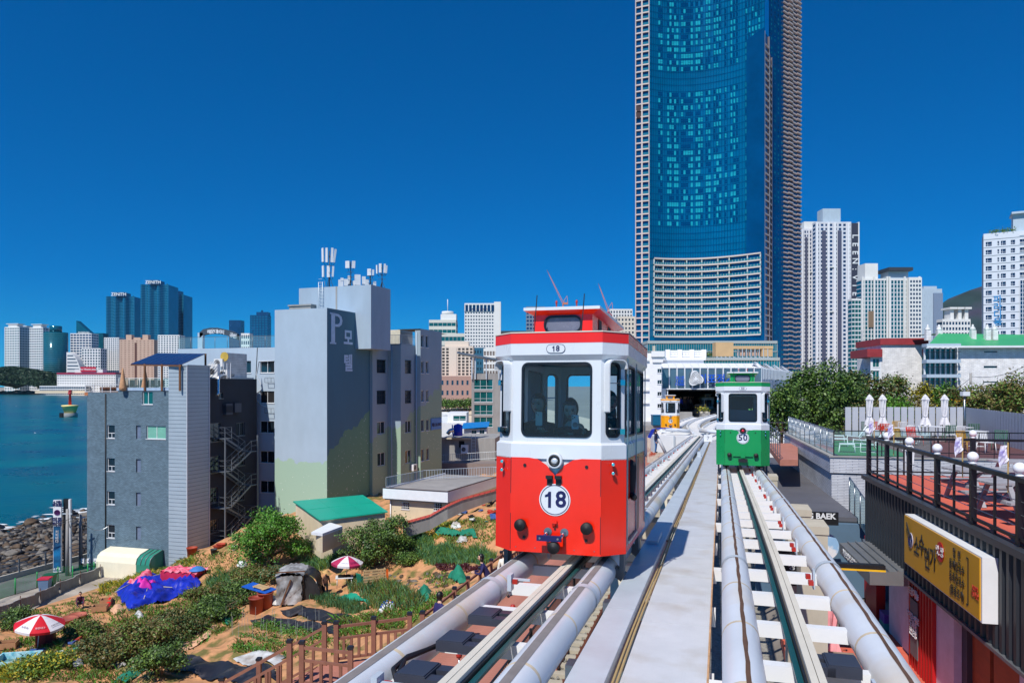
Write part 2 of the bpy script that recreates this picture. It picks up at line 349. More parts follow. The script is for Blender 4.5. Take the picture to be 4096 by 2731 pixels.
for x in (-3.7675, -2.3325):
    MB().box(x-.035, x+.035, -4, 110, ZB+.22, ZB+.27).box(x-.01, x+.01, -4, 110, ZB+.12, ZB+.22).box(x-.07, x+.07, -4, 110, ZB+.1, ZB+.125).build('rail', rusty, t)
st = MB()
for i in range(5200):
    x = random.uniform(-5, -.4); y = 12+random.random()**1.5*40; r = random.uniform(.02, .045); st.boxr((x, y, ZB+random.uniform(.0,.07)), (r*2, r*1.6, r*1.3), Matrix.Rotation(random.uniform(0,6), 3, Vector((random.random(),random.random(),1)).normalized()))
tag(st.build('ballast_stones', ballast, None, (0,0,0), TR), 'grey crushed stone ballast around the railway sleepers', kind='stuff')
pinkdeck = M('deck_plank', (176,116,98), .7, var=.14, scale=3, bump=.1, streak=1)
t = tag(link('boardwalk', None, None, (0,0,0), TR), kind='structure')
pm = MB().box(-8.25, -5.0, 0, .137, ZB+.0, ZB+.14).mesh('plank', pinkdeck)
for i in range(295): link('plank', pm, t, (0, 6+i*.145, 0))
b = MB()
for i in range(330): b.box(-8.25, -5.0, 48.8+i*.145, 48.937+i*.145, ZB, ZB+.14)
tag(b.build('far_planks', pinkdeck, t), kind='stuff')
for u0 in (12.6, 18.9, 30):
    for x in (-4.75, -3.55): MB().box(x-.0, x+.55, u0, u0+1.6, ZB+.05, ZB+.24).build('crossing_plank', pinkdeck, t)
# black picket fence between boardwalk and railway
for k in range(8):
    t = thing('picket_fence', 'black metal picket fence panel between the boardwalk and the railway', 'fence', (*uv(11+k*4, -4.93), ZB), -AL, 'picket fence panels')
    pk = MB().box(-.008, .008, -.008, .008, .1, 1.05).mesh('picket', dark)
    for i in range(34): link('picket', pk, t, (0, .06+i*.117, 0))
    for z in (.12, 1.05): MB().box(-.02, .02, 0, 4, z-.02, z+.02).build('rail', dark, t)
    for y in (0, 2): MB().box(-.04, .04, y-.04, y+.04, 0, 1.12).build('post', dark, t)
# brown boardwalk railing
brown = M('composite_brown', (138,92,74), .65, var=.15, scale=4, bump=.08); capm = M('cap_black', (34,36,44), .4, var=.1)
def railing(p0, p1, n, label, h=1.12, bal=6, group='brown boardwalk railings', flip=False):
    """posts with black caps, two top rails and balusters between two points on the floor"""
    p0, p1 = Vector(p0), Vector(p1); t = thing('wooden_railing', label, 'railing', p0, 0, group); d = p1-p0
    for i in range(n+1):
        q = d*i/n; po = MB().box(q.x-.06, q.x+.06, q.y-.06, q.y+.06, q.z-.3, q.z+h).build('post', brown, t)
        MB().box(q.x-.075, q.x+.075, q.y-.075, q.y+.075, q.z+h, q.z+h+.05).box(q.x-.06, q.x+.06, q.y-.06, q.y+.06, q.z+h+.05, q.z+h+.07).build('cap', capm, po)
    for i in range(n):
        a, c = d*i/n, d*(i+1)/n
        for zz, hh in ((h-.1, .07), (h-.42, .06)): MB().bar(a+Vector((0,0,zz)), c+Vector((0,0,zz)), .06, hh).build('rail', brown, t)
        MB().bar(a+Vector((0,0,.15)), c+Vector((0,0,.15)), .06, .06).build('rail', brown, t)
        for j in range(1, bal):
            q = a.lerp(c, j/bal); MB().box(q.x-.035, q.x+.035, q.y-.035, q.y+.035, q.z+.17, q.z+h-.44).build('baluster', brown, t)
    return t
def tp(u, v, z): p = uv(u, v); return Vector((p.x, p.y, z))
DZ = ZB+.14
railing(tp(19.0, -8.1, DZ), tp(60, -8.1, DZ), 32, 'long brown railing along the garden side of the boardwalk', bal=4)
# stair landing and steps down into the garden
t = thing('garden_stair', 'brown wooden stair with landing leading down from the boardwalk', 'stair', (0,0,0))
MB().prism([tuple(tp(u,v,0).xy) for u, v in ((19.0,-8.27),(15.9,-8.27),(15.9,-10.4),(17.5,-10.4))][::-1], DZ-.12, DZ).build('landing', pinkdeck, t)
for i in range(14):
    z = DZ-.17*(i+1); v = -10.45-i*.29
    MB().prism([tuple(tp(17.3,v,0).xy), tuple(tp(16.1,v,0).xy), tuple(tp(16.1,v-.3,0).xy), tuple(tp(17.3,v-.3,0).xy)][::-1], z-.08, z).build('tread', pinkdeck, t)
    MB().prism([tuple(tp(17.3,v,0).xy), tuple(tp(16.1,v,0).xy), tuple(tp(16.1,v-.02,0).xy), tuple(tp(17.3,v-.02,0).xy)][::-1], z, z+.15).build('riser', brown, t)
for u in (17.35, 16.05): MB().bar(tp(u,-10.4,DZ-.15), tp(u,-14.5,DZ-2.55), .06, .3).build('stringer', brown, t)
railing(tp(18.8,-8.4,DZ), tp(17.55,-10.0,DZ), 2, 'brown railing on the slanting far edge of the stair landing', bal=5)
railing(tp(17.45,-10.3,DZ), tp(17.45,-14.4,DZ-2.4), 2, 'sloping brown handrail on the far side of the garden stair', bal=6)
railing(tp(15.95,-8.7,DZ), tp(15.95,-10.05,DZ), 1, 'short brown railing on the near edge of the stair landing', bal=5)
railing(tp(15.95,-10.4,DZ), tp(15.95,-14.4,DZ-2.35), 2, 'sloping brown handrail on the near side of the garden stair', bal=6)
# ---------------------------------------------------------------- capsule tracks
zl = lambda u: CZ-1.655-.0394*u
_ru = [-3, 4.76, 8.3, 13.9, 24.1, 62]; _rz = [-1.77, -1.805, -1.86, -2.08, -2.55, -4.15]
zr = lambda u: CZ+float(np.interp(u, _ru, _rz))*.5+.5*float(np.mean([np.interp(u+k, _ru, _rz) for k in (-2,-1,1,2)]))
gripm = M('grip_strip', (128,122,120), .9, var=.15, scale=6); gript = M('grip_tar', (92,66,50), .9, var=.3, scale=6)
cream = M('cream_rail', (214,208,192), .5, var=.06); teal = M('teal_rail', (24,84,84), .35, .2, var=.12); redm = M('red_lens', (176,44,32), .4, var=.08)
motor = M('motor_black', (52,56,68), .45, var=.12)
def capsule_track(label, v0, zf, side, u1=62):
    t = thing('capsule_track', label, 'track', (0,0,0), -AL, 'elevated capsule tracks'); u_ = [-3+.8*i for i in range(int((u1+3)/.8)+1)]
    for x in (v0-.475, v0+.475):
        p = MB().tube([(x, u, zf(u)-.14) for u in u_], .14, 24).build('rail_pipe', pipem, t)
        for i in range(1, 11): 
            u = i*6+(.9 if side < 0 else 2.3)
            if u < u1: MB().tube([(x, u-.05, zf(u)-.14), (x, u+.05, zf(u)-.14)], .146, 24, False).build('collar', galv, p)
        pw = MB()
        for i in range(70):
            u = .3+i*.62
            if u < 34 and i % 2: pw.tube([(x, u-.02, zf(u)-.14), (x, u+.02, zf(u)-.14)], .1408, 24, False)
        tag(pw.build('weld_stain', M('weld_tan', (206,190,162), .6, var=.2, scale=6), p), kind='stuff')
        g = MB()
        if side < 0: g.grid([[(x+dx, u, zf(u)+.003-dx*dx*3.6) for dx in (-.034, 0, .034)] for u in u_]); g.build('grip_strip', gripm, p)
        else:
            g.grid([[(x+dx, u, zf(u)+.003-dx*dx*3.6) for dx in (.004+.004*sin(u*9), .02, .034+.004*sin(u*13))] for u in [-3+.2*i for i in range(int((u1+3)/.2))]]); g.build('grip_strip', gript, p)
    bmesh = MB().box(-.36, .36, -.05, .05, -.055, .055).mesh('cross_beam', white)
    n = int(u1/.95)
    for i in range(n):
        u = .6+i*.95; link('cross_beam', bmesh, t, (v0, u, zf(u)-.17), (-.04, 0, 0))
    gx = v0+(.075 if side < 0 else -.16)
    def strip(name, x0, x1, z0, z1, m):
        b = MB(); 
        for a, c in zip(u_[:-1], u_[1:]): b.add([(x0,a,zf(a)+z0),(x1,a,zf(a)+z0),(x1,a,zf(a)+z1),(x0,a,zf(a)+z1),(x0,c,zf(c)+z0),(x1,c,zf(c)+z0),(x1,c,zf(c)+z1),(x0,c,zf(c)+z1)], [(3,2,6,7),(0,3,7,4),(2,1,5,6)])
        b.build(name, m, t)
    w = [(0,.05),(.055,.105),(.11,.125),(.135,.175)] if side < 0 else [(.07,.115),(.12,.165),(.045,.06),(0,.04)]
    for (a, c), nm, m, hz in zip(w, ('guide_rail','guide_rail','conductor_rail','conductor_rail'), (cream, cream, dark, teal), (.03,.03,.0,-.02)): strip(nm, gx+a, gx+c, -.085, -.04+hz, m)
    return t
tl = capsule_track('left elevated twin pipe track carrying the red capsule', -1.75, zl, -1, 60)
tr_ = capsule_track('right elevated twin pipe track carrying the green capsule', .625, zr, 1)
def motorbox(t, x, u, z, s):
    o = MB().box(-.13, .08, -.14, .14, -.03, .04).box(-.12, .07, -.13, .13, .04, .048).build('motor_box', motor, t, (x, u, z), (-.04,0,0))
    [MB().box(min(.08*s,.2*s), max(.08*s,.2*s), y0, y0+.1, -.03, .03).build('motor_lug', motor, o) for y0 in (-.14, .04)]
for u in (4.35, 5.05, 5.75): motorbox(tl, -1.86, u, zl(u)-.05, 1)
for u in (4.6, 5.25): motorbox(tr_, .80, u, zr(u)-.06, -1)
for o_ in (0, .05): MB().tube([(-1.98, 5.0+o_, zl(5)-.06), (-2.03, 4.85, zl(5)-.05), (-2.07, 4.6-o_, zl(4.6)-.03), (-2.06+o_, 4.35, zl(4.4)-.03), (-1.98, 4.22, zl(4.2)-.04)], .018, 8).build('cable_hose', rubber, tl)
for i, u in enumerate([4.0,6.9,8.6,10.5,12.4,14.3,16.2,18.1,20,22,24,26.5,29,32,35,39,43,48,53]):
    z = zl(u); o = MB().box(-2.02, -1.98, u-.05, u+.05, z-.1, z+.06).box(-1.98, -1.8, u-.015, u+.015, z+.0, z+.02).build('sensor_bracket', galv, tl)
    MB().box(-1.97, -1.92, u-.04, u+.04, z-.03, z+.015).build('sensor', redm, o)
    z = zr(u+.7); u += .7; o = MB().box(.86, .88, u-.05, u+.05, z-.12, z+.06).build('sensor_bracket', galv, tr_)
    for k in (-.12, .12): MB().box(.81, .855, u+k-.035, u+k+.035, z-.06, z-.02).build('sensor', redm, o)
# walkway between the tracks
N_, L_, b_ = None, None, None
plate = M('checker_plate', (210,213,218), .45, .0, var=.07, scale=3, col2=(194,191,187), thr=.62, soft=.1); N, L, b = nodes_of(plate)
tc = N.new('ShaderNodeTexCoord'); wv = N.new('ShaderNodeTexBrick'); wv.inputs['Scale'].default_value = 1; wv.inputs['Brick Width'].default_value = .05; wv.inputs['Row Height'].default_value = .025; wv.inputs['Mortar Size'].default_value = .006
bp = N.new('ShaderNodeBump'); bp.inputs['Strength'].default_value = .9; bp.inputs['Distance'].default_value = .015
L.new(tc.outputs['Object'], wv.inputs['Vector']); L.new(wv.outputs['Fac'], bp.inputs['Height']); L.new(bp.outputs[0], b.inputs['Normal'])
zw = lambda u: .5*(zl(u)+zr(u))-.36
t = thing('maintenance_walkway', 'pale steel walkway with patterned plates between the two capsule tracks', 'walkway', (0,0,0), -AL)
for i in range(32):
    a, c = -3+i*2.0, -3+i*2+1.99; o = MB().add([(-.72,a,zw(a)),(-.1,a,zw(a)),(-.1,c,zw(c)),(-.72,c,zw(c)),(-.72,a,zw(a)-.02),(-.1,a,zw(a)-.02),(-.1,c,zw(c)-.02),(-.72,c,zw(c)-.02)], [(0,1,2,3),(7,6,5,4),(0,4,5,1),(1,5,6,2),(3,2,6,7),(0,3,7,4)]).build('walkway_plate', plate, t)
    MB().add([(-1.06,a,zw(a)+.1),(-.79,a,zw(a)+.1),(-.79,c,zw(c)+.1),(-1.06,c,zw(c)+.1),(-1.06,a,zw(a)-.06),(-.79,a,zw(a)-.06),(-.79,c,zw(c)-.06),(-1.06,c,zw(c)-.06)], [(0,1,2,3),(4,5,1,0),(1,5,6,2),(3,7,4,0)]).build('cable_tray', galv, t)
    MB().box(-1.24, -.05, a+.9, a+1.06, zw(a+1)-.26, zw(a+1)-.1).build('bracket', white, t)
    if i % 2 == 0: MB().box(-.1, .05, a+.5, a+.64, zw(a+.5)-.14, zw(a+.5)).build('bracket', white, t)
    MB().add([(-.1,a,zw(a)+.012),(-.085,a,zw(a)+.012),(-.085,c,zw(c)+.012),(-.1,c,zw(c)+.012),(-.085,a,zw(a)-.08),(-.085,c,zw(c)-.08)], [(0,1,2,3),(1,4,5,2)]).build('edge_trim', M('rust_edge', (190,150,110), .7, var=.3, scale=8), t)
for x in (-.765, -.735): MB().tube([(x+.008*sin(i*.9), -3+i*.8, zw(-3+i*.8)+.012) for i in range(80)], .012, 6).build('cable', M('cable_tan', (176,150,104), .7), t)
for u in (5.2, 11.2, 17, 29): 
    for dz in (0,): MB().cyl((-.785, u, zw(u)+.04), .015, .03, 6, 'x').build('bolt', rusty, t)
MB().box(-1.02, -.86, 10.5, 11.3, zw(11)+.1, zw(11)+.17).build('junction_box', galv, t); MB().box(-1.02, -.86, 34, 34.5, zw(34)+.1, zw(34)+.3).build('junction_box', galv, t)
# supports
for u in (15.3, 18.0, 28, 40, 52):
    p = uv(u, 1.72); t = thing('concrete_pier', 'square concrete pier beside the right capsule track, one of a row', 'pier', (p.x, p.y, 12.9), -AL, 'concrete piers of the right track')
    MB().box(-.24, .24, -.4, .4, 0, zr(u)-13.6).build('shaft', conc, t); MB().box(-.26, .26, -.42, .42, zr(u)-13.6, zr(u)-13.45).build('head', conc, t)
for u in (14, 26, 38, 50):
    for v, nm in ((-1.75, 'left'),):
        p = uv(u, v); t = thing('track_column', 'tapered concrete column under the left capsule track', 'column', (p.x, p.y, 12.2), -AL, 'columns of the left track')
        MB().lathe([(.36, 0), (.3, .4), (.3, zl(u)-12.2-1.1)], n=20).build('shaft', conc, t); MB().add([(-.3,-.3,zl(u)-13.3),(.3,-.3,zl(u)-13.3),(.3,.3,zl(u)-13.3),(-.3,.3,zl(u)-13.3),(-.75,-.3,zl(u)-12.55),(.75,-.3,zl(u)-12.55),(.75,.3,zl(u)-12.55),(-.75,.3,zl(u)-12.55)], [(3,2,1,0),(4,5,6,7),(0,1,5,4),(1,2,6,5),(2,3,7,6),(3,0,4,7)]).build('head', conc, t)
# red warning lamps on posts below the left track
for u, v in ((15.2, -5.6), (18.5, -5.3)):
    p = uv(u, v); t = thing('warning_lamp', 'small red warning lamp on a thin post above the boardwalk', 'lamp', (p.x, p.y, DZ), 0, 'red lamps by the boardwalk')
    MB().tube([(0,0,0), (0,0,1.5)], .02, 6).build('post', steel, t); MB().lathe([(.06,1.5),(.07,1.55),(.07,1.7),(.05,1.74),(0,1.75)], n=12).build('lens', redm, t)
# ================================================================ people
skinm = M('skin', (214,168,140), .55, var=.06, scale=8); hairm = M('hair_black', (20,16,15), .45, var=.25, scale=12); shoem = M('shoe', (30,28,28), .6)
TMP = bpy.data.scenes.new('scratch')
def skinmesh(name, joints, bones, mats, bmat, levels=2):
    """joints {name:(x,y,z,r)}, bones [(a,b)], first joint is the root; faces take the material of their nearest bone"""
    me = bpy.data.meshes.new(name); ks = list(joints); me.from_pydata([joints[k][:3] for k in ks], [(ks.index(a), ks.index(b)) for a, b in bones], [])
    o = bpy.data.objects.new(name, me); TMP.collection.objects.link(o); o.modifiers.new('s', 'SKIN'); sv = me.skin_vertices[0].data
    for i, k in enumerate(ks): sv[i].radius = (joints[k][3], joints[k][3]); sv[i].use_root = i == 0
    sb = o.modifiers.new('b', 'SUBSURF'); sb.levels = levels; sb.render_levels = levels
    TMP.view_layers[0].update(); dg = TMP.view_layers[0].depsgraph; dg.update(); out = bpy.data.meshes.new_from_object(o.evaluated_get(dg))
    bpy.data.objects.remove(o); bpy.data.meshes.remove(me); out.materials.clear()
    for m in mats: out.materials.append(m)
    A = [(Vector(joints[a][:3]), Vector(joints[b][:3]), bmat.get((a, b), 0)) for a, b in bones]
    for p in out.polygons:
        c = p.center; best = 9; bi = 0
        for a, b, k in A:
            d = b-a; t = max(0, min(1, (c-a).dot(d)/max(d.length_squared, 1e-6))); e = (c-a-d*t).length
            if e < best: best, bi = e, k
        p.material_index = bi; p.use_smooth = True
    return out
def joinmesh(me, mb, k0):
    """add a builder's pieces (material index offset k0) to an evaluated mesh"""
    b = MB(); b.v = [tuple(v.co) for v in me.vertices]; b.f = [tuple(p.vertices) for p in me.polygons]; b.m = [p.material_index for p in me.polygons]; b.sm = [True]*len(b.f)
    o = len(b.v); b.v += mb.v; b.f += [tuple(i+o for i in f) for f in mb.f]; b.m += [m+k0 for m in mb.m]; b.sm += mb.sm; return b
def headparts(c, r=.1, look=0., tilt=0.):
    """head with brow, nose, mouth, ears and eyes facing -y; returns builder: material 0 skin, 1 dark, 2 lips"""
    b = MB(); b.ball((0,0,0), r, 14, 10, (.78,.92,1.15))
    for i, p in enumerate(b.v):
        x, y, z = p
        if z < -.3*r: x *= 1-.28*min(1, (-z/r-.3)); y = y*(1-.15*min(1, -z/r-.3))
        b.v[i] = (x, y, z)
    b.add([(-.012,-.9*r,.02*r),(.012,-.9*r,.02*r),(.018,-.9*r,-.32*r),(0,-1.13*r,-.28*r),(-.018,-.9*r,-.32*r)], [(0,1,3),(1,2,3),(2,4,3),(4,0,3)])
    for s in (-1, 1): b.ball((s*.8*r,.05*r,-.05*r), .22*r, 6, 4, (.4,.8,1.2))
    b.mat(1)
    for s in (-1, 1): b.ball((s*.32*r,-.84*r,.06*r), .1*r, 6, 4, (1.3,.6,.7)); b.boxr((s*.33*r,-.86*r,.24*r), (.34*r,.05,.05*r))
    b.mat(2); b.ball((0,-.86*r,-.55*r), .16*r, 8, 4, (1.5,.5,.5))
    b.xform(Matrix.Translation(c) @ Matrix.Rotation(look, 4, 'Z') @ Matrix.Rotation(tilt, 4, 'X')); return b
lipm = M('lips', (170,80,76), .5)
def hairmesh(c, r=.1, look=0., tilt=0., long=0.):
    b = MB(); b.ball((0,.12*r,.12*r), r*1.08, 14, 9, (.84,.98,1.14))
    k = [i for i, p in enumerate(b.v) if p[1] < -.35*r and p[2] < .45*r]
    for i in k: x, y, z = b.v[i]; b.v[i] = (x*.86, y*.3+.1*r, z)
    if long:
        o = len(b.v); b.ball((0,.35*r,-.5*r-long/2), 1, 12, 8, (.95*r,.7*r,long/2+.7*r))
    b.xform(Matrix.Translation(c) @ Matrix.Rotation(look, 4, 'Z') @ Matrix.Rotation(tilt, 4, 'X')); return b
def hand(b, w, d, n, s=1, curl=.5, size=1.):
    """five bent fingers from a palm at wrist w pointing along d, palm facing n (material 0)"""
    w, d, n = Vector(w), Vector(d).normalized(), Vector(n).normalized(); x = d.cross(n).normalized()*s; k = size
    b.smooth = True; o = len(b.v); b.ball((0,0,0), .04*k, 8, 6, (1.0,1.25,.42)); Mx = Matrix((x, d, n)).transposed().to_4x4(); Mx.translation = w+d*.045*k; b.xform(Mx, o)
    for i, ln in enumerate((.066,.078,.072,.056)):
        p0 = w+d*.085*k+x*(.028-.019*i)*k; a1 = d*cos(curl*.6)+n*sin(curl*.6); a2 = d*cos(curl*1.7)+n*sin(curl*1.7); p1 = p0+a1*ln*.5*k; p2 = p1+a2*ln*.5*k
        b.tube([p0-d*.02*k, p0, p1, p2, p2+a2*.006*k], [.009*k,.0095*k,.0088*k,.0078*k,.004*k], 6)
    p0 = w+d*.03*k+x*.034*k; p1 = p0+(d*.6+x*.7+n*.25).normalized()*.036*k; p2 = p1+(d*.85+x*.15+n*.5).normalized()*.03*k
    b.tube([p0-x*.012*k, p0, p1, p2], [.011*k,.0115*k,.01*k,.006*k], 6); b.smooth = False; return b
def person(label, loc, rz, pose='stand', top=(40,40,60), legs=(50,60,90), hair=0., hat=None, look=0., tilt=0., arms=None, lean=0., hgt=1.65, sleeve=True, group=None, topmat=None, seat=False, hands=True, cat='person'):
    """standing, sitting or crouching figure facing -y, one continuous skinned body"""
    k = hgt/1.65; t = thing('person', label, cat, loc, rz, group)
    tm = topmat or M('top_%d_%d_%d' % top, top, .8, var=.12, scale=6, bump=.2); lm = M('legs_%d_%d_%d' % legs, legs, .8, var=.12, scale=6)
    hip = .86 if pose == 'stand' else .42 if pose == 'sit' else .30; fw = lean
    J = {'hip': (0,0,hip,.135), 'waist': (0,-.25*fw,hip+.18,.125), 'chest': (0,-.75*fw,hip+.38,.145), 'neck': (0,-1.05*fw,hip+.53,.06), 'head0': (0,-1.15*fw,hip+.60,.055)}
    B = [('hip','waist'),('waist','chest'),('chest','neck'),('neck','head0')]; BM = {('neck','head0'): 1}
    A = arms or {}
    for s, n in ((-1,'l'),(1,'r')):
        sh = Vector((s*.165,-.92*fw,hip+.45)); el, wr = A.get(n, ((s*.23,-.9*fw+.02,hip+.18), (s*.24,-.9*fw-.06,hip-.06)))
        J['sh'+n] = (*sh,.062); J['el'+n] = (*el,.047); J['wr'+n] = (*wr,.034)
        B += [('chest','sh'+n),('sh'+n,'el'+n),('el'+n,'wr'+n)]; BM[('el'+n,'wr'+n)] = 0 if sleeve else 1
        if pose == 'stand': kn, an, to = (s*.1,-.02,.46), (s*.1,.03,.09), (s*.11,-.12,.05)
        elif pose == 'sit': kn, an, to = (s*.12,-.42,.44), (s*.12,-.40,.08), (s*.12,-.52,.05)
        else: kn, an, to = (s*.17,-.34,.42), (s*.15,-.06,.09), (s*.16,-.2,.05)
        J['th'+n] = (s*.09,-.01,hip-.04,.098); J['kn'+n] = (*kn,.064); J['an'+n] = (*an,.045); J['to'+n] = (*to,.04)
        B += [('hip','th'+n),('th'+n,'kn'+n),('kn'+n,'an'+n),('an'+n,'to'+n)]
        for q in (('hip','th'+n),('th'+n,'kn'+n),('kn'+n,'an'+n)): BM[q] = 2
        BM[('an'+n,'to'+n)] = 3
    me = skinmesh('body', J, B, [tm, skinm, lm, shoem, hairm, lipm], BM)
    hc = Vector((0,-1.15*fw-.02,hip+.72)); hb = headparts(hc, .105, look, tilt); hb.m = [{0:1,1:4,2:5}[m] for m in hb.m]
    hd = MB().mat(1)
    if hands:
        for s, n in ((-1,'l'),(1,'r')):
            w, e = Vector(J['wr'+n][:3]), Vector(J['el'+n][:3]); d = (w-e).normalized(); hand(hd, w-d*.02, d, (-s,-.3,0) if abs(d.z) > .7 else (0,0,-1), s, .6)
    hb.v2 = None; o = len(hb.v); hb.v += hd.v; hb.f += [tuple(i+o for i in f) for f in hd.f]; hb.m += hd.m; hb.sm += hd.sm
    bb = joinmesh(me, hb, 0); bb.xform(Matrix.Scale(k, 4)); bb.build('body', [tm, skinm, lm, shoem, hairm, lipm], t)
    hr = hairmesh(hc, .105, look, tilt, hair); hr.xform(Matrix.Scale(k, 4)); hr.build('hair', hairm, t)
    if hat:
        h_ = MB().lathe([(.24,.0),(.235,.012),(.12,.035),(.105,.1),(.06,.125),(0,.13)], n=20); h_.xform(Matrix.Scale(k, 4) @ Matrix.Translation(hc+Vector((0,0,.03))) @ Matrix.Rotation(tilt, 4, 'X')); h_.build('hat', M('hat_straw', hat, .8, var=.15), t)
    return t
def digits(body, size, m, parent, loc):
    w = size*.56; x0 = -w*(len(body)-1)/2
    for i, ch in enumerate(body):
        if ch == '1': k = size; MB().slab([(-.02*k,-.35*k),(.11*k,-.35*k),(.11*k,.36*k),(.0*k,.36*k),(-.05*k,.26*k),(-.17*k,.2*k),(-.17*k,.11*k),(-.02*k,.15*k)], 0, .003).build('lettering', m, parent, (loc[0]+x0+w*i, loc[1]-.003, loc[2]))
        else: text(ch, size, m, parent, (loc[0]+x0+w*i, loc[1], loc[2]), bold=size*.025, ext=.001)
# ================================================================ capsule cars
carred = M('car_red', (240,40,12), .22, var=.06, scale=1.4, spec=.7, col2=(222,40,22), thr=.62, soft=.15, streak=2); carwhite = M('car_white', (216,220,225), .28, var=.05, scale=1, spec=.6, col2=(206,204,198), thr=.64, soft=.12, streak=2); chrome = M('chrome', (220,220,222), .12, 1., var=.03)
cargreen = M('car_green', (26,142,76), .3, var=.05, scale=1); caryel = M('car_yellow', (246,164,12), .32, var=.05, scale=1); navy = M('navy_paint', (30,30,82), .4); gasket = M('gasket', (18,22,32), .4)
cglass = glassmat('car_glass', (120,140,150), .95, .03); lensm = M('lamp_lens', (222,226,230), .08, .3, var=.05, scale=30, bump=.4, bscale=60); interior = M('car_interior', (92,88,84), .7); seatm = M('seat_grey', (96,98,104), .7)
ring = lambda b, c, r0, r1, y0, y1, n=28: b.lathe([(r0, y1), (r1, y1), (r1, y0), (r0, y0), (r0, y1)], c, n, 'y')
def rrect(w, h, r, k=5):
    P_ = []
    for cx, cz, a0 in ((w/2-r,h/2-r,0),(-w/2+r,h/2-r,.5*pi),(-w/2+r,-h/2+r,pi),(w/2-r,-h/2+r,1.5*pi)):
        for i in range(k+1): a = a0+pi/2*i/k; P_.append((cx+r*cos(a), cz+r*sin(a)))
    return P_[::-1][::-1]
HW, FW, LN, CD = .75, .51, 2.55, .235
def plan(d, e=0.):
    """capsule plan grown by d: chamfered oblong, front at y=0"""
    x, f = HW+d, FW+d*.42; y0, y1 = -d, LN+d; c = CD
    return [(-f,y0),(f,y0),(x,y0+c),(x,y1-c),(f,y1),(-f,y1),(-x,y1-c),(-x,y0+c)]
def wall_ring(b, poly, z0, z1): 
    n = len(poly); b.add([(x,y,z0) for x, y in poly]+[(x,y,z1) for x, y in poly], [(i, (i+1) % n, n+(i+1) % n, n+i) for i in range(n)])
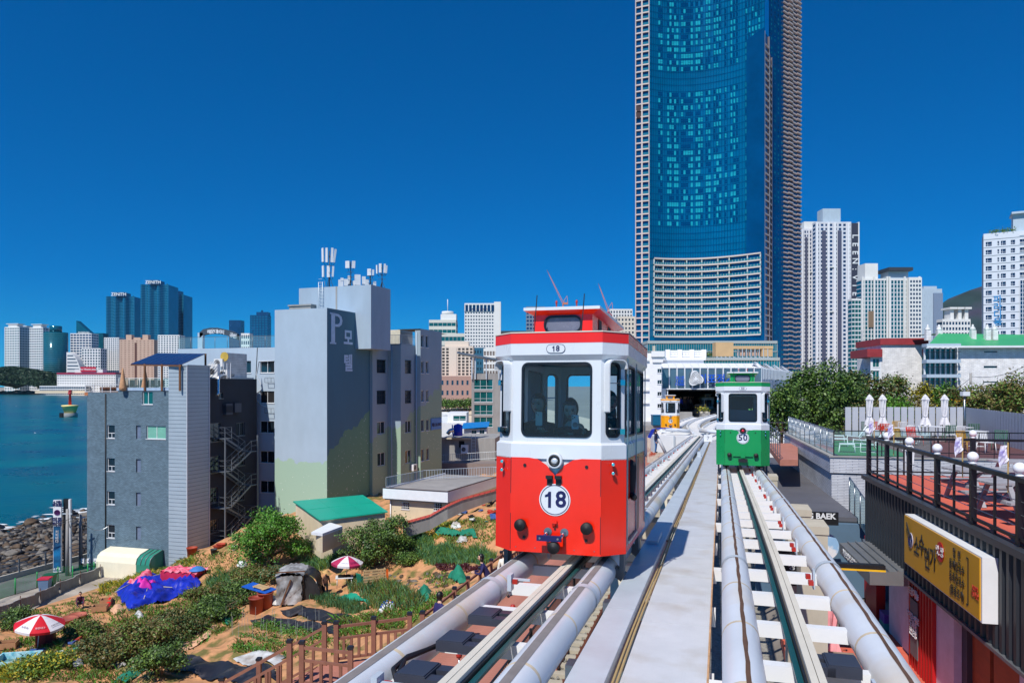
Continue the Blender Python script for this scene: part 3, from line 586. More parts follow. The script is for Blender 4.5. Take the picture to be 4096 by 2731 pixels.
def capsule(label, loc, rz, colm, num, tail=False, detail=True, pitch=-.0394):
    t = thing('capsule_car', label, 'capsule car', loc, rz, 'capsule cars on the elevated tracks'); t.rotation_euler[0] = pitch
    PB = plan(-.028)
    b = MB(); wall_ring(b, PB, 0, 1.19); b.add([(x,y,1.19) for x, y in plan(0)]+[(x,y,1.215) for x, y in PB], [(i, (i+1) % 8, 8+(i+1) % 8, 8+i) for i in range(8)])
    b.add([(x,y,0) for x, y in PB], [tuple(range(7,-1,-1))]); P0 = plan(0); wall_ring(b, P0, 1.03, 1.19); b.build('body', carwhite, t)
    # coloured skirt, its front edge dipping to a point under the lamp
    cz = [(-.51,1.04),(-.30,1.04),(-.20,1.025),(-.10,.965),(-.04,.9),(0,.845),(.04,.9),(.10,.965),(.20,1.025),(.30,1.04),(.51,1.04)]
    lv = MB(); n = len(cz); lv.add([(x,0,z) for x, z in cz]+[(x,0,0) for x, z in cz], [(n+i, n+i+1, i+1, i) for i in range(n-1)])
    lv.add([(x,-.004,z) for x, z in cz]+[(x,-.004,0) for x, z in cz], [(n+i, n+i+1, i+1, i) for i in range(n-1)])
    lv.add([(x,-.004,z) for x, z in cz]+[(x,0,z) for x, z in cz], [(i, i+1, n+i+1, n+i) for i in range(n-1)])
    for i in range(1, 8):
        if i == 0: continue
        a, c = P0[i], P0[(i+1) % 8]; lv.add([(*a,0),(*c,0),(*c,1.04),(*a,1.04)], [(0,1,2,3)])
    lv.build('livery_panel', colm, t)
    # upper walls with real openings
    def upper(p, q, win, name, r=.06, hood=False, hinge=0, nwin=1):
        p, q = Vector(p), Vector(q); d = q-p; w = d.length; a = math.atan2(d.y, d.x); W0 = win
        mid = (p+q)/2; o_ = link(name, None, t, (mid.x, mid.y, 1.2), (0,0,a)) if False else None
        seg = w/nwin
        for k in range(nwin):
            cx = -w/2+seg*(k+.5); b = MB(); b.ringpanel(seg, 1.0, (-W0/2, W0/2, .07, .90), r, .045, 6, cx); Mx = Matrix.Translation((mid.x, mid.y, 1.2)) @ Matrix.Rotation(a, 4, 'Z'); b.xform(Mx)
            pn = b.build(name, carwhite, t)
            g = MB(); pts = rrect(W0, .83, r); inn = rrect(W0-.045, .785, max(.02, r-.02)); m = len(pts)
            for y0, s_ in ((-.012, 1),): g.add([(x+cx,y0,z+.485) for x, z in pts]+[(x+cx,y0,z+.485) for x, z in inn]+[(x+cx,.03,z+.485) for x, z in inn]+[(x+cx,.03,z+.485) for x, z in pts], [(m+i,(i+1)%m+m,(i+1)%m,i)[::-1] for i in range(m)]+[(m+i,2*m+i,2*m+(i+1)%m,m+(i+1)%m)[::-1] for i in range(m)]+[(i,(i+1)%m,3*m+(i+1)%m,3*m+i)[::-1] for i in range(m)])
            g.xform(Mx); g.build('gasket', gasket, pn)
            gl = MB(); gl.add([(x+cx,.012,z+.485) for x, z in inn], [tuple(range(m))]); gl.xform(Mx); gl.build('window_pane', cglass, pn)
            if hood:
                h_ = MB(); pr = [(W0/2+.02,.42)]+[(W0/2+.02-(.07)*(1-cos(i*pi/10)), .86+.07*sin(i*pi/10)) for i in range(6)]; pr = [(W0/2+.022, .36), (W0/2+.022,.84)]+[( (W0/2+.022-.07)+.07*cos(i*pi/12), .86+.07*sin(i*pi/12)) for i in range(1,7)]; pr = pr+[(-x, z) for x, z in pr[::-1] if z > (.80)]
                if hinge > 0: pr = [(-x, z) for x, z in pr]
                m2 = len(pr); h_.add([(x,0,z) for x, z in pr]+[(x*1.04,-.10,z-.0) for x, z in pr]+[(x*.94,-.10,z-.012) for x, z in pr]+[(x*.92,0,z-.012) for x, z in pr], [(i,i+1,m2+i+1,m2+i)[::-1] for i in range(m2-1)]+[(2*m2+i,2*m2+i+1,3*m2+i+1,3*m2+i)[::-1] for i in range(m2-1)]+[(m2+i,m2+i+1,2*m2+i+1,2*m2+i)[::-1] for i in range(m2-1)]+[(0,m2,2*m2,3*m2),(m2-1,4*m2-1,3*m2-1,2*m2-1)])
                h_.xform(Mx); h_.build('rain_hood', carwhite, pn)
                for z in (.14, .68):
                    hh = MB().box(hinge*(W0/2+.0)-.03, hinge*(W0/2)+.035, -.045, -.0, z-.03, z+.03); hh.xform(Mx); hh.build('hinge', chrome, pn)
                bb = MB().tube([(-W0/2+.02,-.03,.17),(W0/2-.02,-.03,.17)], .008, 6).tube([(-W0/2+.02,-.03,.67),(W0/2-.02,-.03,.67)], .006, 6); bb.xform(Mx); bb.build('stay_rod', steel, pn)
    Q = plan(-.028); upper(Q[0], Q[1], .80, 'front_panel', .075)
    upper(Q[7], Q[0], .2, 'corner_panel', .07, True, -1); upper(Q[1], Q[2], .2, 'corner_panel', .07, True, 1)
    upper(Q[2], Q[3], .86, 'side_panel', .05, nwin=2); upper(Q[6], Q[7], .86, 'side_panel', .05, nwin=2)
    upper(Q[3], Q[4], .2, 'corner_panel', .07); upper(Q[5], Q[6], .2, 'corner_panel', .07); upper(Q[4], Q[5], .80, 'rear_panel', .075)
    # header band
    b = MB(); P1 = plan(.02); wall_ring(b, P1, 2.18, 2.31); b.add([(x,y,2.18) for x, y in P1]+[(x,y,2.12) for x, y in Q], [(i, 8+i, 8+(i+1) % 8, (i+1) % 8)[::-1] for i in range(8)]); b.build('header', carwhite, t)
    b = MB(); P2 = plan(.022); wall_ring(b, P2, 2.31, 2.425); hb = b.build('header_band', colm, t)
    b = MB(); P3 = plan(.028); wall_ring(b, P3, 2.425, 2.437); b.add([(x,y,2.437) for x, y in P3], [tuple(range(8))]); b.add([(x,y,2.2) for x, y in Q], [tuple(range(7,-1,-1))]); roof = b.build('roof', M('car_roof', (222,212,196), .6, var=.1), t)
    # lantern
    lw, ly0, ly1 = .345, .34, 2.25; z0, z1 = 2.437, 2.70
    b = MB(); b.ringpanel(2*lw, z1-z0, (-.225, .225, .02, .225), .09, .03, 6); b.xform(Matrix.Translation((0, ly0, z0))); b.box(-lw, -lw+.03, ly0+.03, ly1, z0, z1).box(lw-.03, lw, ly0+.03, ly1, z0, z1).box(-lw+.03, lw-.03, ly1-.03, ly1, z0, z1); ln_ = b.build('lantern', colm, t)
    pts = rrect(.45, .205, .09); inn = rrect(.405, .16, .07); m = len(pts); g = MB(); g.add([(x,ly0-.012,z+z0+.1225) for x, z in pts]+[(x,ly0-.012,z+z0+.1225) for x, z in inn]+[(x,ly0+.02,z+z0+.1225) for x, z in inn]+[(x,ly0+.02,z+z0+.1225) for x, z in pts], [(m+i,(i+1)%m+m,(i+1)%m,i)[::-1] for i in range(m)]+[(m+i,2*m+i,2*m+(i+1)%m,m+(i+1)%m)[::-1] for i in range(m)]+[(i,(i+1)%m,3*m+(i+1)%m,3*m+i)[::-1] for i in range(m)]); g.build('gasket', gasket, ln_)
    MB().add([(x,ly0+.008,z+z0+.1225) for x, z in inn], [tuple(range(m))]).build('lantern_pane', M('frosted_pane', (110,112,128), .25, var=.12, scale=6), ln_)
    for y in (.75, 1.5):
        lv = MB(); 
        for i in range(4): lv.box(lw, lw+.008, y+i*.06, y+i*.06+.035, z0+.05, z1-.04)
        lv.build('side_grille', dark, ln_)
    MB().add([(-lw-.1,ly0-.1,z1+.05),(lw+.1,ly0-.1,z1+.05),(lw+.1,ly1+.1,z1+.05),(-lw-.1,ly1+.1,z1+.05),(-lw-.1,ly0-.1,z1+.015),(lw+.1,ly0-.1,z1+.015),(lw+.1,ly1+.1,z1+.015),(-lw-.1,ly1+.1,z1+.015)], [(0,1,2,3),(4,5,1,0),(5,6,2,1),(6,7,3,2),(7,4,0,3)]).build('lantern_roof', carwhite, ln_)
    MB().add([(-lw-.1,ly0-.1,z1+.015),(lw+.1,ly0-.1,z1+.015),(lw+.1,ly1+.1,z1+.015),(-lw-.1,ly1+.1,z1+.015),(-lw,ly0,z1-.03),(lw,ly0,z1-.03),(lw,ly1,z1-.03),(-lw,ly1,z1-.03)], [(0,1,5,4)[::-1],(1,2,6,5)[::-1],(2,3,7,6)[::-1],(3,0,4,7)[::-1]]).build('eave', colm, ln_)
    if detail:
        for x in (-.27, .27): MB().tube([(x,.06,2.437),(x+.03,.06,2.86)], .006, 5).build('antenna', dark, ln_)
        for x in (-.1, .14): MB().tube([(x,ly0+.1,z1+.05),(x,ly0+.1,z1+.11)], .008, 5).ball((x,ly0+.1,z1+.13), .014, 6, 4, (1,1,2)).build('whip_antenna', redm, ln_)
        MB().tube([(lw,ly1-.9,z1+.05),(lw+.02,ly1-.85,z1+.14),(lw+.02,ly1-.55,z1+.14),(lw,ly1-.5,z1+.05)], .008, 5).build('lifting_loop', M('loop_pink', (196,60,90), .5), ln_)
    # number plates
    b = MB(); pl = rrect(.215, .1, .05); b.slab([(x, z+2.245) for x, z in pl], -.026, -.02); pp = b.build('number_plate', navy, t); b = MB(); b.slab([(x, z+2.245) for x, z in rrect(.203, .088, .044)], -.029, -.024); b.build('plate_face', carwhite, pp); digits(num, .085, navy, pp, (0,-.031,2.245))
    zn = .585 if not tail else .80
    d = MB(); d.lathe([(.175,-.007),(.175,-.0),], (0,-.004,zn), 40, 'y'); dd = d.build('number_disc', carwhite, t); ring(MB(), (0,-.0,zn), .155, .163, -.0135, -.009, 40).build('disc_ring', navy, dd); digits(num, .245, navy, dd, (0,-.013,zn))
    # lamp
    b = MB(); ring(b, (0,0,1.015), .062, .086, -.055, .0); hl = b.build('headlamp', carwhite if not tail else dark, t); b = MB(); ring(b, (0,0,1.015), .042, .064, -.06, -.02); b.build('bezel', dark, hl)
    MB().lathe([(0,-.055),(.02,-.053),(.044,-.045),(.044,-.02)], (0,0,1.015), 20, 'y').build('lens', lensm if not tail else M('tail_red', (220,24,60), .2), hl)
    # buffers and coupler
    bz = .30 if not tail else .3
    for x in (-.375, .365):
        b = MB().lathe([(0,-.1),(.02,-.104),(.022,-.1),(.035,-.104),(.037,-.1),(.05,-.104),(.052,-.1),(.062,-.1),(.066,-.085),(.066,-.045),(.05,-.04),(.04,0)], (x,0,bz), 24, 'y'); b.build('buffer', rubber, t)
    if not tail:
        MB().lathe([(0,-.15),(.025,-.154),(.027,-.15),(.045,-.154),(.047,-.15),(.062,-.15),(.068,-.135),(.068,-.09),(.05,-.085),(.03,.0)], (.015,0,.085), 24, 'y').build('buffer', rubber, t)
        cp = MB().box(-.165, .105, -.16, -.12, .155, .215).build('coupler_bar', navy, t)
        for x in (-.075, .11): MB().tube([(x,0,.235),(x-.02,-.13,.195)], .018, 10).build('coupler_rod', chrome, cp); MB().lathe([(.045,-.012),(.045,0)], (x,0,.235), 16, 'y').build('flange', steel, cp)
        for x in (-.13, .07): MB().lathe([(.012,-.165),(.012,-.16)], (x,0,.185), 8, 'y').build('bolt', chrome, cp)
        MB().box(-.03, .03, -.05, 0, .33, .36).tube([(0,-.03,.36),(0,-.03,.29)], .012, 8).build('hitch_pin', carred, t)
        for x in (-.105, -.005): MB().box(x+.01, x+.08, -.055, 0, .815, .85).box(x+.015, x+.075, -.012, 0, .74, .815).build('jack_cover', dark, t)
    else:
        MB().box(-.28, .28, -.05, -.01, .265, .335).box(-.06, .06, -.09, -.05, .22, .34).build('coupler_bar', cargreen, t); MB().box(-.13, .13, -.12, -.09, .1, .2).build('tow_hook', dark, t)
    for x in (-.345, .35): 
        MB().lathe([(.018,-.012),(.018,0)], (x,-.002,.955), 10, 'y').build('sensor_dot', dark, t)
        MB().lathe([(.016,-.02),(.016,0)], (x-.0,-.002,.16), 10, 'y').build('sensor_dot', dark, t)
    for s in (-1, 1):
        for z in (.985, .89): MB().lathe([(.014,-.05),(.02,-.045),(.02,-.01),(.012,0)], (s*.63, CD*.5-.02, z), 10, 'y').build('side_screw', chrome, t)  # chrome screws on the chamfered corners, giving no light
    for z in (.42, 1.04):
        for s in (-1, 1): MB().box(s*.505-.003, s*.505+.003, -.006, 0, z-.4, z).build('panel_seam', dark, t)
    for x in (-.44, -.22, .22, .44): MB().lathe([(.006,-.009),(.006,-.003)], (x,0,.05), 6, 'y').build('rivet', steel, t)
    # door recess and grab rail on the side
    MB().box(HW+.002, HW+.006, 1.15, 1.5, .1, 1.0).build('door_edge', M('door_dark_%s' % colm.name, (120,10,8) if colm == carred else (16,60,40), .4), t)
    for y in (.3, 1.16, 2.2): MB().box(HW, HW+.012, y-.012, y+.012, .08, 2.15).build('door_trim', steel, t)
    MB().box(HW+.004, HW+.03, .32, 1.1, .1, .13).build('step_rail', steel, t)
    # interior
    MB().box(-.68, .68, .25, LN-.25, .3, .34).build('floor', interior, t)
    for y in ((1.6, 2.2),): MB().box(-.62, .62, y[0], y[1], .34, .68).box(-.62, .62, y[1]-.1, y[1], .68, 1.2).build('seat', seatm, t)
    if tail: MB().box(-.40, .40, .12, .2, .6, 1.62).build('seat_back', seatm, t)
    # running gear
    ug = MB()
    for y in (.5, 2.0):
        for s in (-1, 1): ug.box(s*.475-.09, s*.475+.09, y-.2, y+.2, -.06, .0)
    ug.build('bogie_frame', dark, t)
    for y in (.5, 2.0):
        for s in (-1, 1):
            MB().cyl((s*.475,y,-.02), .07, .07, 16, 'x').build('wheel', rubber, t); MB().boxr((s*.68,y,-.1), (.05,.16,.3)).boxr((s*.64,y,-.27), (.14,.13,.1), Matrix.Rotation(s*.6, 3, 'Y')).build('guide_arm', M('cast_grey', (86,90,96), .5, .4), t)
    return t
def on_track(u, v, z): p = uv(u, v); return (p.x, p.y, z)
uR = 8*UU.y+.465*UU.x
red = capsule('red and white capsule car numbered 18 carrying passengers with phones', on_track(uR-.05, -1.75, zl(uR)+.12), -AL, carred, '18')
uG = 22.2
grn = capsule('green and white capsule car numbered 50 with a red tail lamp', on_track(uG, .625, zr(uG)+.12), -AL, cargreen, '50', tail=True, pitch=-.047)
yl = capsule('yellow and white capsule car numbered 78 leaving the station', P(2682, 1712, 60.5), -AL+.1, caryel, '78', detail=False, pitch=0)
# passengers of the red car (they sit inside it)
def incar(x, y, z): return red.location + Matrix.Rotation(-AL, 3, 'Z') @ Vector((x, y, z-.04*y))
blk = M('coat_black', (30,28,36), .85, var=.2, scale=6, bump=.3)
phonew = M('phone_cream', (206,208,188), .3, var=.02); phoned = M('phone_lens', (20,20,26), .2)
def phone(label, loc, rz, col):
    t = thing('phone', label, 'phone', loc, rz, 'phones held up behind the red car window'); b = MB(); b.slab(rrect(.078, .16, .014), -.005, .005); b.build('case', col, t)
    MB().slab([(x-.017, z+.055) for x, z in rrect(.036, .038, .01)], -.009, -.005).build('camera_plate', col, t)
    for dx, dz in ((-.026,.064),(-.01,.047)): MB().lathe([(.007,-.011),(.007,-.008)], (dx,0,dz), 10, 'y').build('camera_lens', phoned, t)
L_arm = {'l': ((-.26,-.06,.62), (-.14,-.30,.70)), 'r': ((.24,-.08,.60), (.12,-.22,.52))}
def sitter(label, x, y, z, rz, arms, hair, look=0, tilt=0, top=None): return person(label, incar(x, y, z), -AL+rz, 'sit', hair=hair, arms=arms, topmat=top or blk, legs=(30,30,36), look=look, tilt=tilt)
sitter('long haired passenger in black holding up a pale phone inside the red car', -.36, .74, .50, 0, {'l': ((-.22,-.06,.60),(-.12,-.2,.5)), 'r': ((.27,-.22,.62),(.17,-.46,.84))}, .28, -.1)
sitter('passenger leaning over a phone with a ring grip, right seat of the red car', .05, .66, .44, 0, {'l': ((-.22,-.14,.60),(.02,-.34,.84)), 'r': ((.27,-.2,.62),(.24,-.42,.90))}, .26, .1, .2)
sitter('dark haired passenger turned sideways behind the right corner window of the red car', .46, .95, .54, .5, {'l': ((-.2,-.1,.6),(-.05,-.2,.5)), 'r': ((.15,-.15,.6),(.05,-.2,.5))}, .2)
phone('pale phone with two lenses held by the long haired passenger', incar(-.25, .30, 1.47), -AL, phonew)
t = thing('phone', 'white phone with three lenses and a round ring grip', 'phone', incar(.18, .26, 1.44), -AL, 'phones held up behind the red car window'); MB().slab(rrect(.08, .16, .014), -.005, .005).build('case', M('phone_white', (214,210,206), .3), t); ring(MB(), (0,0,-.03), .024, .03, -.008, -.005).build('ring_grip', M('ring_grey', (150,150,150), .4), t)
for dx, dz in ((-.026,.064),(-.026,.04),(-.006,.052)): MB().lathe([(.008,-.011),(.008,-.004)], (dx,0,dz), 10, 'y').build('camera_lens', phoned, t)
# people outside
person('woman in cream cardigan with dark tied hair standing on the boardwalk', tp(24.8, -7.4, DZ), -AL+.3, top=(232,228,214), legs=(60,60,70), hair=.05, look=.3)
person('woman in navy coat leaning on the brown railing', tp(24.0, -7.75, DZ), -AL-1.2, top=(36,32,82), legs=(40,40,60), hair=.04, lean=.22, arms={'l': ((-.25,-.3,1.05),(-.1,-.5,1.08)), 'r': ((.25,-.3,1.05),(.1,-.5,1.08))})
person('dark haired visitor in navy top by the stair railing', tp(19.3, -7.7, DZ), -AL+2.6, top=(40,36,90), legs=(40,40,50), hgt=1.62)
person('small child with dark hair beside the visitor in navy', tp(19.8, -7.35, DZ), -AL+2.2, top=(70,60,60), legs=(50,50,60), hgt=1.42)
fm = gp(1302, 2388); camo_ = M('farm_jacket', (150,108,84), .85, var=.3, scale=9, col2=(92,60,50))
person('gardener in straw hat, patterned jacket and rubber boots walking between the beds', (fm.x, fm.y, G(fm.x, fm.y)), .6, topmat=camo_, legs=(38,40,52), hat=(200,160,100), tilt=.3, lean=.1, arms={'l': ((-.24,-.12,1.05),(-.22,-.26,.86)), 'r': ((.25,.0,1.02),(.27,-.08,.8))})
cm = gp(322, 2428); person('gardener in dark red check shirt crouching among the greens', (cm.x, cm.y, G(cm.x, cm.y)), .5, 'crouch', topmat=M('check_shirt', (120,40,60), .85, var=.4, scale=14, col2=(40,40,80)), legs=(50,60,90), lean=.28, arms={'l': ((-.22,-.4,.45),(-.14,-.5,.2)), 'r': ((.22,-.4,.45),(.14,-.5,.2))})
person('man in navy top, jeans and cap leaning at the far boardwalk railing', P(2623, 1812, 52)-Vector((0,0,.0)), 1.2, top=(30,36,70), legs=(70,110,160), hgt=1.7)
# ================================================================ building helpers
gl_dark = M('glass_dark', (30,40,48), .08, .0, var=.3, scale=.7, spec=.9); gl_teal = M('glass_teal', (24,92,92), .07, .15, var=.3, scale=.6, spec=.9); gl_blue = M('glass_blue', (22,58,92), .06, .3, var=.3, scale=.3, spec=.9)
gl_green = M('glass_blind', (120,180,160), .25, var=.08); frame_w = M('frame_white', (222,224,226), .4, var=.04); frame_g = M('frame_grey', (120,124,128), .4, .3); frame_d = M('frame_dark', (40,42,46), .4)
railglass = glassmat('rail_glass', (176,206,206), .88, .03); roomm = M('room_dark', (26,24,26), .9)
R90 = lambda w: Matrix.Translation((w,0,0)) @ Matrix.Rotation(pi/2, 4, 'Z')
L90 = lambda d: Matrix.Translation((0,d,0)) @ Matrix.Rotation(-pi/2, 4, 'Z')
I4 = Matrix.Identity(4)
def wallo(b, s0, s1, z0, z1, ops, y=0., dep=.14):
    """wall sheet with rectangular openings and their reveals"""
    b.smooth = False
    xs = sorted({s0, s1, *[min(max(v, s0), s1) for o in ops for v in o[:2]]}); zs = sorted({z0, z1, *[min(max(v, z0), z1) for o in ops for v in o[2:4]]})
    for i in range(len(xs)-1):
        j = 0
        while j < len(zs)-1:
            cx = (xs[i]+xs[i+1])/2; hit = lambda q: any(o[0] < cx < o[1] and o[2] < (zs[q]+zs[q+1])/2 < o[3] for o in ops)
            if hit(j): j += 1; continue
            k = j
            while k+1 < len(zs)-1 and not hit(k+1): k += 1
            b.quad((xs[i],y,zs[j]), (xs[i+1],y,zs[j]), (xs[i+1],y,zs[k+1]), (xs[i],y,zs[k+1])); j = k+1
    for o in ops:
        a, c, e, g = o[:4]
        b.quad((a,y,e),(a,y+dep,e),(c,y+dep,e),(c,y,e)); b.quad((a,y,g),(c,y,g),(c,y+dep,g),(a,y+dep,g)); b.quad((a,y,e),(a,y,g),(a,y+dep,g),(a,y+dep,e)); b.quad((c,y,e),(c,y+dep,e),(c,y+dep,g),(c,y,g))
    return b
def window(t, Mx, o, style='slide', fm=None, gm=None, dep=.14, sill=True, label=None):
    a, c, e, g = o[:4]; fm = fm or frame_w; gm = gm or gl_dark; w = .05 if c-a > .5 else .035; b = MB()
    b.box(a, c, dep-.05, dep, e, e+w).box(a, c, dep-.05, dep, g-w, g).box(a, a+w, dep-.05, dep, e+w, g-w).box(c-w, c, dep-.05, dep, e+w, g-w)
    if style == 'slide': m = (a+c)/2; b.box(m-w/2, m+w/2, dep-.05, dep, e+w, g-w)
    if style == 'split': m = e+(g-e)*.38; b.box(a+w, c-w, dep-.05, dep, m-w/2, m+w/2); q = (a+c)/2; b.box(q-w/2, q+w/2, dep-.05, dep, e+w, m-w/2)
    if style == 'bars':
        for i in range(1, 4): q = a+(c-a)*i/4; b.box(q-.012, q+.012, -.04, -.02, e, g)
        for i in range(0, 4): q = e+(g-e)*i/3; b.box(a, c, -.045, -.02, q-.012, q+.012)
    if style == 'shop':
        n = max(1, round((c-a)/1.1))
        for i in range(1, n): q = a+(c-a)*i/n; b.box(q-w/2, q+w/2, dep-.05, dep, e+w, g-w)
        q = e+(g-e)*.33; b.box(a+w, c-w, dep-.05, dep, q-w/2, q+w/2)
    b.xform(Mx); wn = b.build('window', fm, t)
    b = MB().quad((a,dep-.02,e),(c,dep-.02,e),(c,dep-.02,g),(a,dep-.02,g)); b.xform(Mx); b.build('pane', gm, wn)
    if sill: b = MB().box(a-.05, c+.05, -.05, .03, e-.05, e); b.xform(Mx); b.build('sill', fm, wn)
    return wn
class Bld:
    def __init__(s, name, label, cat, px, Y, a, base, group=None):
        s.f = Face(px, Y, a); s.b = base; s.t = thing(name, label, cat, (s.f.o.x, s.f.o.y, base), a, group)
    def rect(s, x0, x1, y0, y1): a, c, e, g = s.f.r(x0, x1, y0, y1); return (a, c, e-s.b, g-s.b)
    def side(s, px0, heading=pi/2):
        """face at the right-hand corner seen at pixel px0"""
        q = s.f.s(px0); o = s.f.o+s.f.d*q; f = Face(0, 1, s.f.a+heading); f.o = o; return q, f
    def z(s, px, py): return s.f.z(px, py)-s.b
def srect(bl, f, x0, x1, y0, y1): a, c, e, g = f.r(x0, x1, y0, y1); return (a, c, e-bl.b, g-bl.b)
def boxwalls(b, w, d, h, ops_front=(), ops_right=(), ops_left=(), dep=.14, z0=0):
    wallo(b, 0, w, z0, h, list(ops_front), 0, dep); o = len(b.v); wallo(b, 0, d, z0, h, list(ops_right), 0, dep); b.xform(R90(w), o)
    o = len(b.v); wallo(b, 0, d, z0, h, list(ops_left), 0, dep); b.xform(L90(d), o); b.quad((w,d,z0),(0,d,z0),(0,d,h),(w,d,h)); b.quad((0,0,h),(w,0,h),(w,d,h),(0,d,h)); return b
def parapet(b, w, d, h, ph=.4, th=.18):
    b.box(0, w, 0, th, h, h+ph).box(0, w, d-th, d, h, h+ph).box(0, th, th, d-th, h, h+ph).box(w-th, w, th, d-th, h, h+ph); return b
def glassrail(t, p, q, h=1.1, n=3, pm=None, name='glass_balustrade'):
    p, q = Vector(p), Vector(q)
    for i in range(n):
        a, c = p.lerp(q, i/n), p.lerp(q, (i+1)/n); g = MB().quad(a+Vector((0,0,.08)), c+Vector((0,0,.08)), c+Vector((0,0,h)), a+Vector((0,0,h))).build('glass_panel', railglass, t)
        MB().tube([a, a+Vector((0,0,h))], .022, 6).build('rail_post', pm or steel, t)
    MB().tube([q, q+Vector((0,0,h))], .022, 6).build('rail_post', pm or steel, t); MB().tube([p+Vector((0,0,h)), q+Vector((0,0,h))], .02, 6).build('handrail', pm or steel, t)
def barrail(t, p, q, h=1.0, n=8, m=None, r=.015):
    p, q = Vector(p), Vector(q); k = MB(); m = m or galv
    for i in range(n+1): a = p.lerp(q, i/n); k.tube([a, a+Vector((0,0,h))], r, 5, False)
    for z in (.1, h): k.tube([p+Vector((0,0,z)), q+Vector((0,0,z))], r*1.4, 5, False)
    return k.build('balustrade', m, t)
def acunit(t, x, y, z, rz=0, w=.85, d=.35, h=.7):
    o = MB().box(-w/2, w/2, -d/2, d/2, 0, h).build('air_conditioner', frame_w, t, (x,y,z), (0,0,rz)); ring(MB(), (-.1,-d/2,h/2), .02, .27, -.02, .0, 16).build('fan_grille', M('grille', (90,92,96), .6), o); return o
# ================================================================ grey brick building
TA = -AL
brickA = brickmat('brick_blue', (118,144,160), (72,94,110), .26, .08, bump=1.0, var=.3); sideA = M('render_shaded', (46,50,60), .9, var=.2, scale=.8, bump=.2); clad = M('cladding', (166,180,190), .45, .1, var=.05, scale=.8); cladl = M('cladding_line', (90,100,114), .5)
A = Bld('brick_building', 'tall grey blue brick building with glass railed roof terrace by the sea', 'building', 323, 64, TA, 3.0); t = A.t
wA = A.f.s(682); dA = 9.0; hA = A.z(560, 1549); hA2 = A.z(380, 1569); xs = A.f.s(472)
ops = [A.rect(570,611,1565,1617), A.rect(586,663,1702,1755)]+[A.rect(429,459,y,y+53) for y in (1699,1831,1964,2098)]+[A.rect(425,446,2233,2286)]+[A.rect(544,563,y,y+54) for y in (1701,1835,1969,2105)]
b = MB(); rc = 1.15; wallo(b, rc, xs, 0, hA2, [o for o in ops if o[1] < xs+.01]); wallo(b, xs, wA, 0, hA, [o for o in ops if o[1] > xs+.01])
n = 8; sm0 = b.smooth; b.smooth = True
b.grid([[(rc-rc*sin(i*pi/2/n), rc-rc*cos(i*pi/2/n), z) for i in range(n+1)] for z in (hA2, 0)]); b.smooth = False
b.quad((0,dA,0),(0,rc,0),(0,rc,hA2),(0,dA,hA2)); b.quad((wA+1.2,dA,0),(0,dA,0),(0,dA,hA2),(wA+1.2,dA,hA2)); b.quad((xs,0,hA2),(xs,dA,hA2),(xs,dA,hA),(xs,0,hA))
b.add([(rc,0,hA2-.3),(xs,0,hA2-.3),(xs,dA,hA2-.3),(0,dA,hA2-.3),(0,rc,hA2-.3)], [(0,1,2,3,4)]); b.quad((xs,0,hA-.3),(wA+1.2,0,hA-.3),(wA+1.2,dA,hA-.3),(xs,dA,hA-.3)); b.quad((xs,dA,hA2),(xs,dA,hA),(wA+1,dA,hA),(wA+1,dA,hA2))
b.build('wall', brickA, t)
for i, o in enumerate(ops): window(t, I4, o, 'slide' if i < 2 else 'split' if i < 7 else 'none', frame_g if i > 6 else None, gl_green if i == 1 else gl_teal if i == 0 else gl_dark if i < 7 else M('pane_grey', (110,124,148), .3), sill=i < 7)
MB().box(xs-.1, wA+.02, -.06, .1, hA-.28, hA-.02).build('coping', M('coping_blue', (160,182,206), .5), t)
x = A.f.s(424); MB().tube([(x,-.06,.3),(x,-.06,hA2-.1)], .045, 6).build('drain_pipe', dark, t)
glassrail(t, (xs,.1,hA-.3), (wA,.1,hA-.3), 1.1, 5, frame_w)
# clad lift shaft
c0 = wA; cw = A.f.s(756)-wA; hC = A.z(700, 1464); b = MB().box(c0, c0+cw, -.22, 2.5, 0, hC); cs = b.build('lift_shaft', clad, t)
for i in range(int(hC/.33)):
    z = .2+i*.33; MB().box(c0-.005, c0+cw+.012, -.232, 2.5, z, z+.022).build('cladding_joint', cladl, cs)
MB().box(c0+cw-.03, c0+cw+.03, -.26, -.2, 0, hC).box(c0+cw+.0, c0+cw+.04, 2.46, 2.56, 0, hC).build('corner_trim', M('trim_light', (196,200,206), .4), cs); MB().box(c0-.05, c0+cw+.1, -.3, 2.6, hC, hC+.1).build('shaft_roof', clad, cs)
# flank with shade put into its dark wall colour, service windows, fire stair
q, SF = A.side(756); xr = c0+cw-.25; SF.o = A.f.o+A.f.d*xr
ops = [srect(A,SF,*r) for r in ((875,892,1570,1593),(838,882,1692,1766),(945,978,1690,1742),(838,880,1824,1890),(950,978,1824,1862),(842,872,1950,2010),(950,975,1958,2000),(838,874,2078,2130))]
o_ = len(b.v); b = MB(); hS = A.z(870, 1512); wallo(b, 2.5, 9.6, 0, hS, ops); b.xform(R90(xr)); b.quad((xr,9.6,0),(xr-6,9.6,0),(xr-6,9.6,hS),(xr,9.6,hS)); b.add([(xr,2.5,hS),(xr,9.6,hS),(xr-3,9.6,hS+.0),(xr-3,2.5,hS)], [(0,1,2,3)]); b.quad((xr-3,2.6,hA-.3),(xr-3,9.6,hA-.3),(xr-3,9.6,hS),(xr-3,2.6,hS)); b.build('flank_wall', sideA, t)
for o in ops: window(t, R90(xr), o, 'slide', frame_g, gl_dark)
for (px, py) in ((905,1632),(940,1630),(905,1640)):
    r_ = srect(A, SF, px-13, px+13, py-18, py+18); w_ = MB().box(xr, xr+.35, r_[0], r_[1], r_[2], r_[3]); w_.build('vent_box', M('vent_grey', (70,74,86), .7), t)
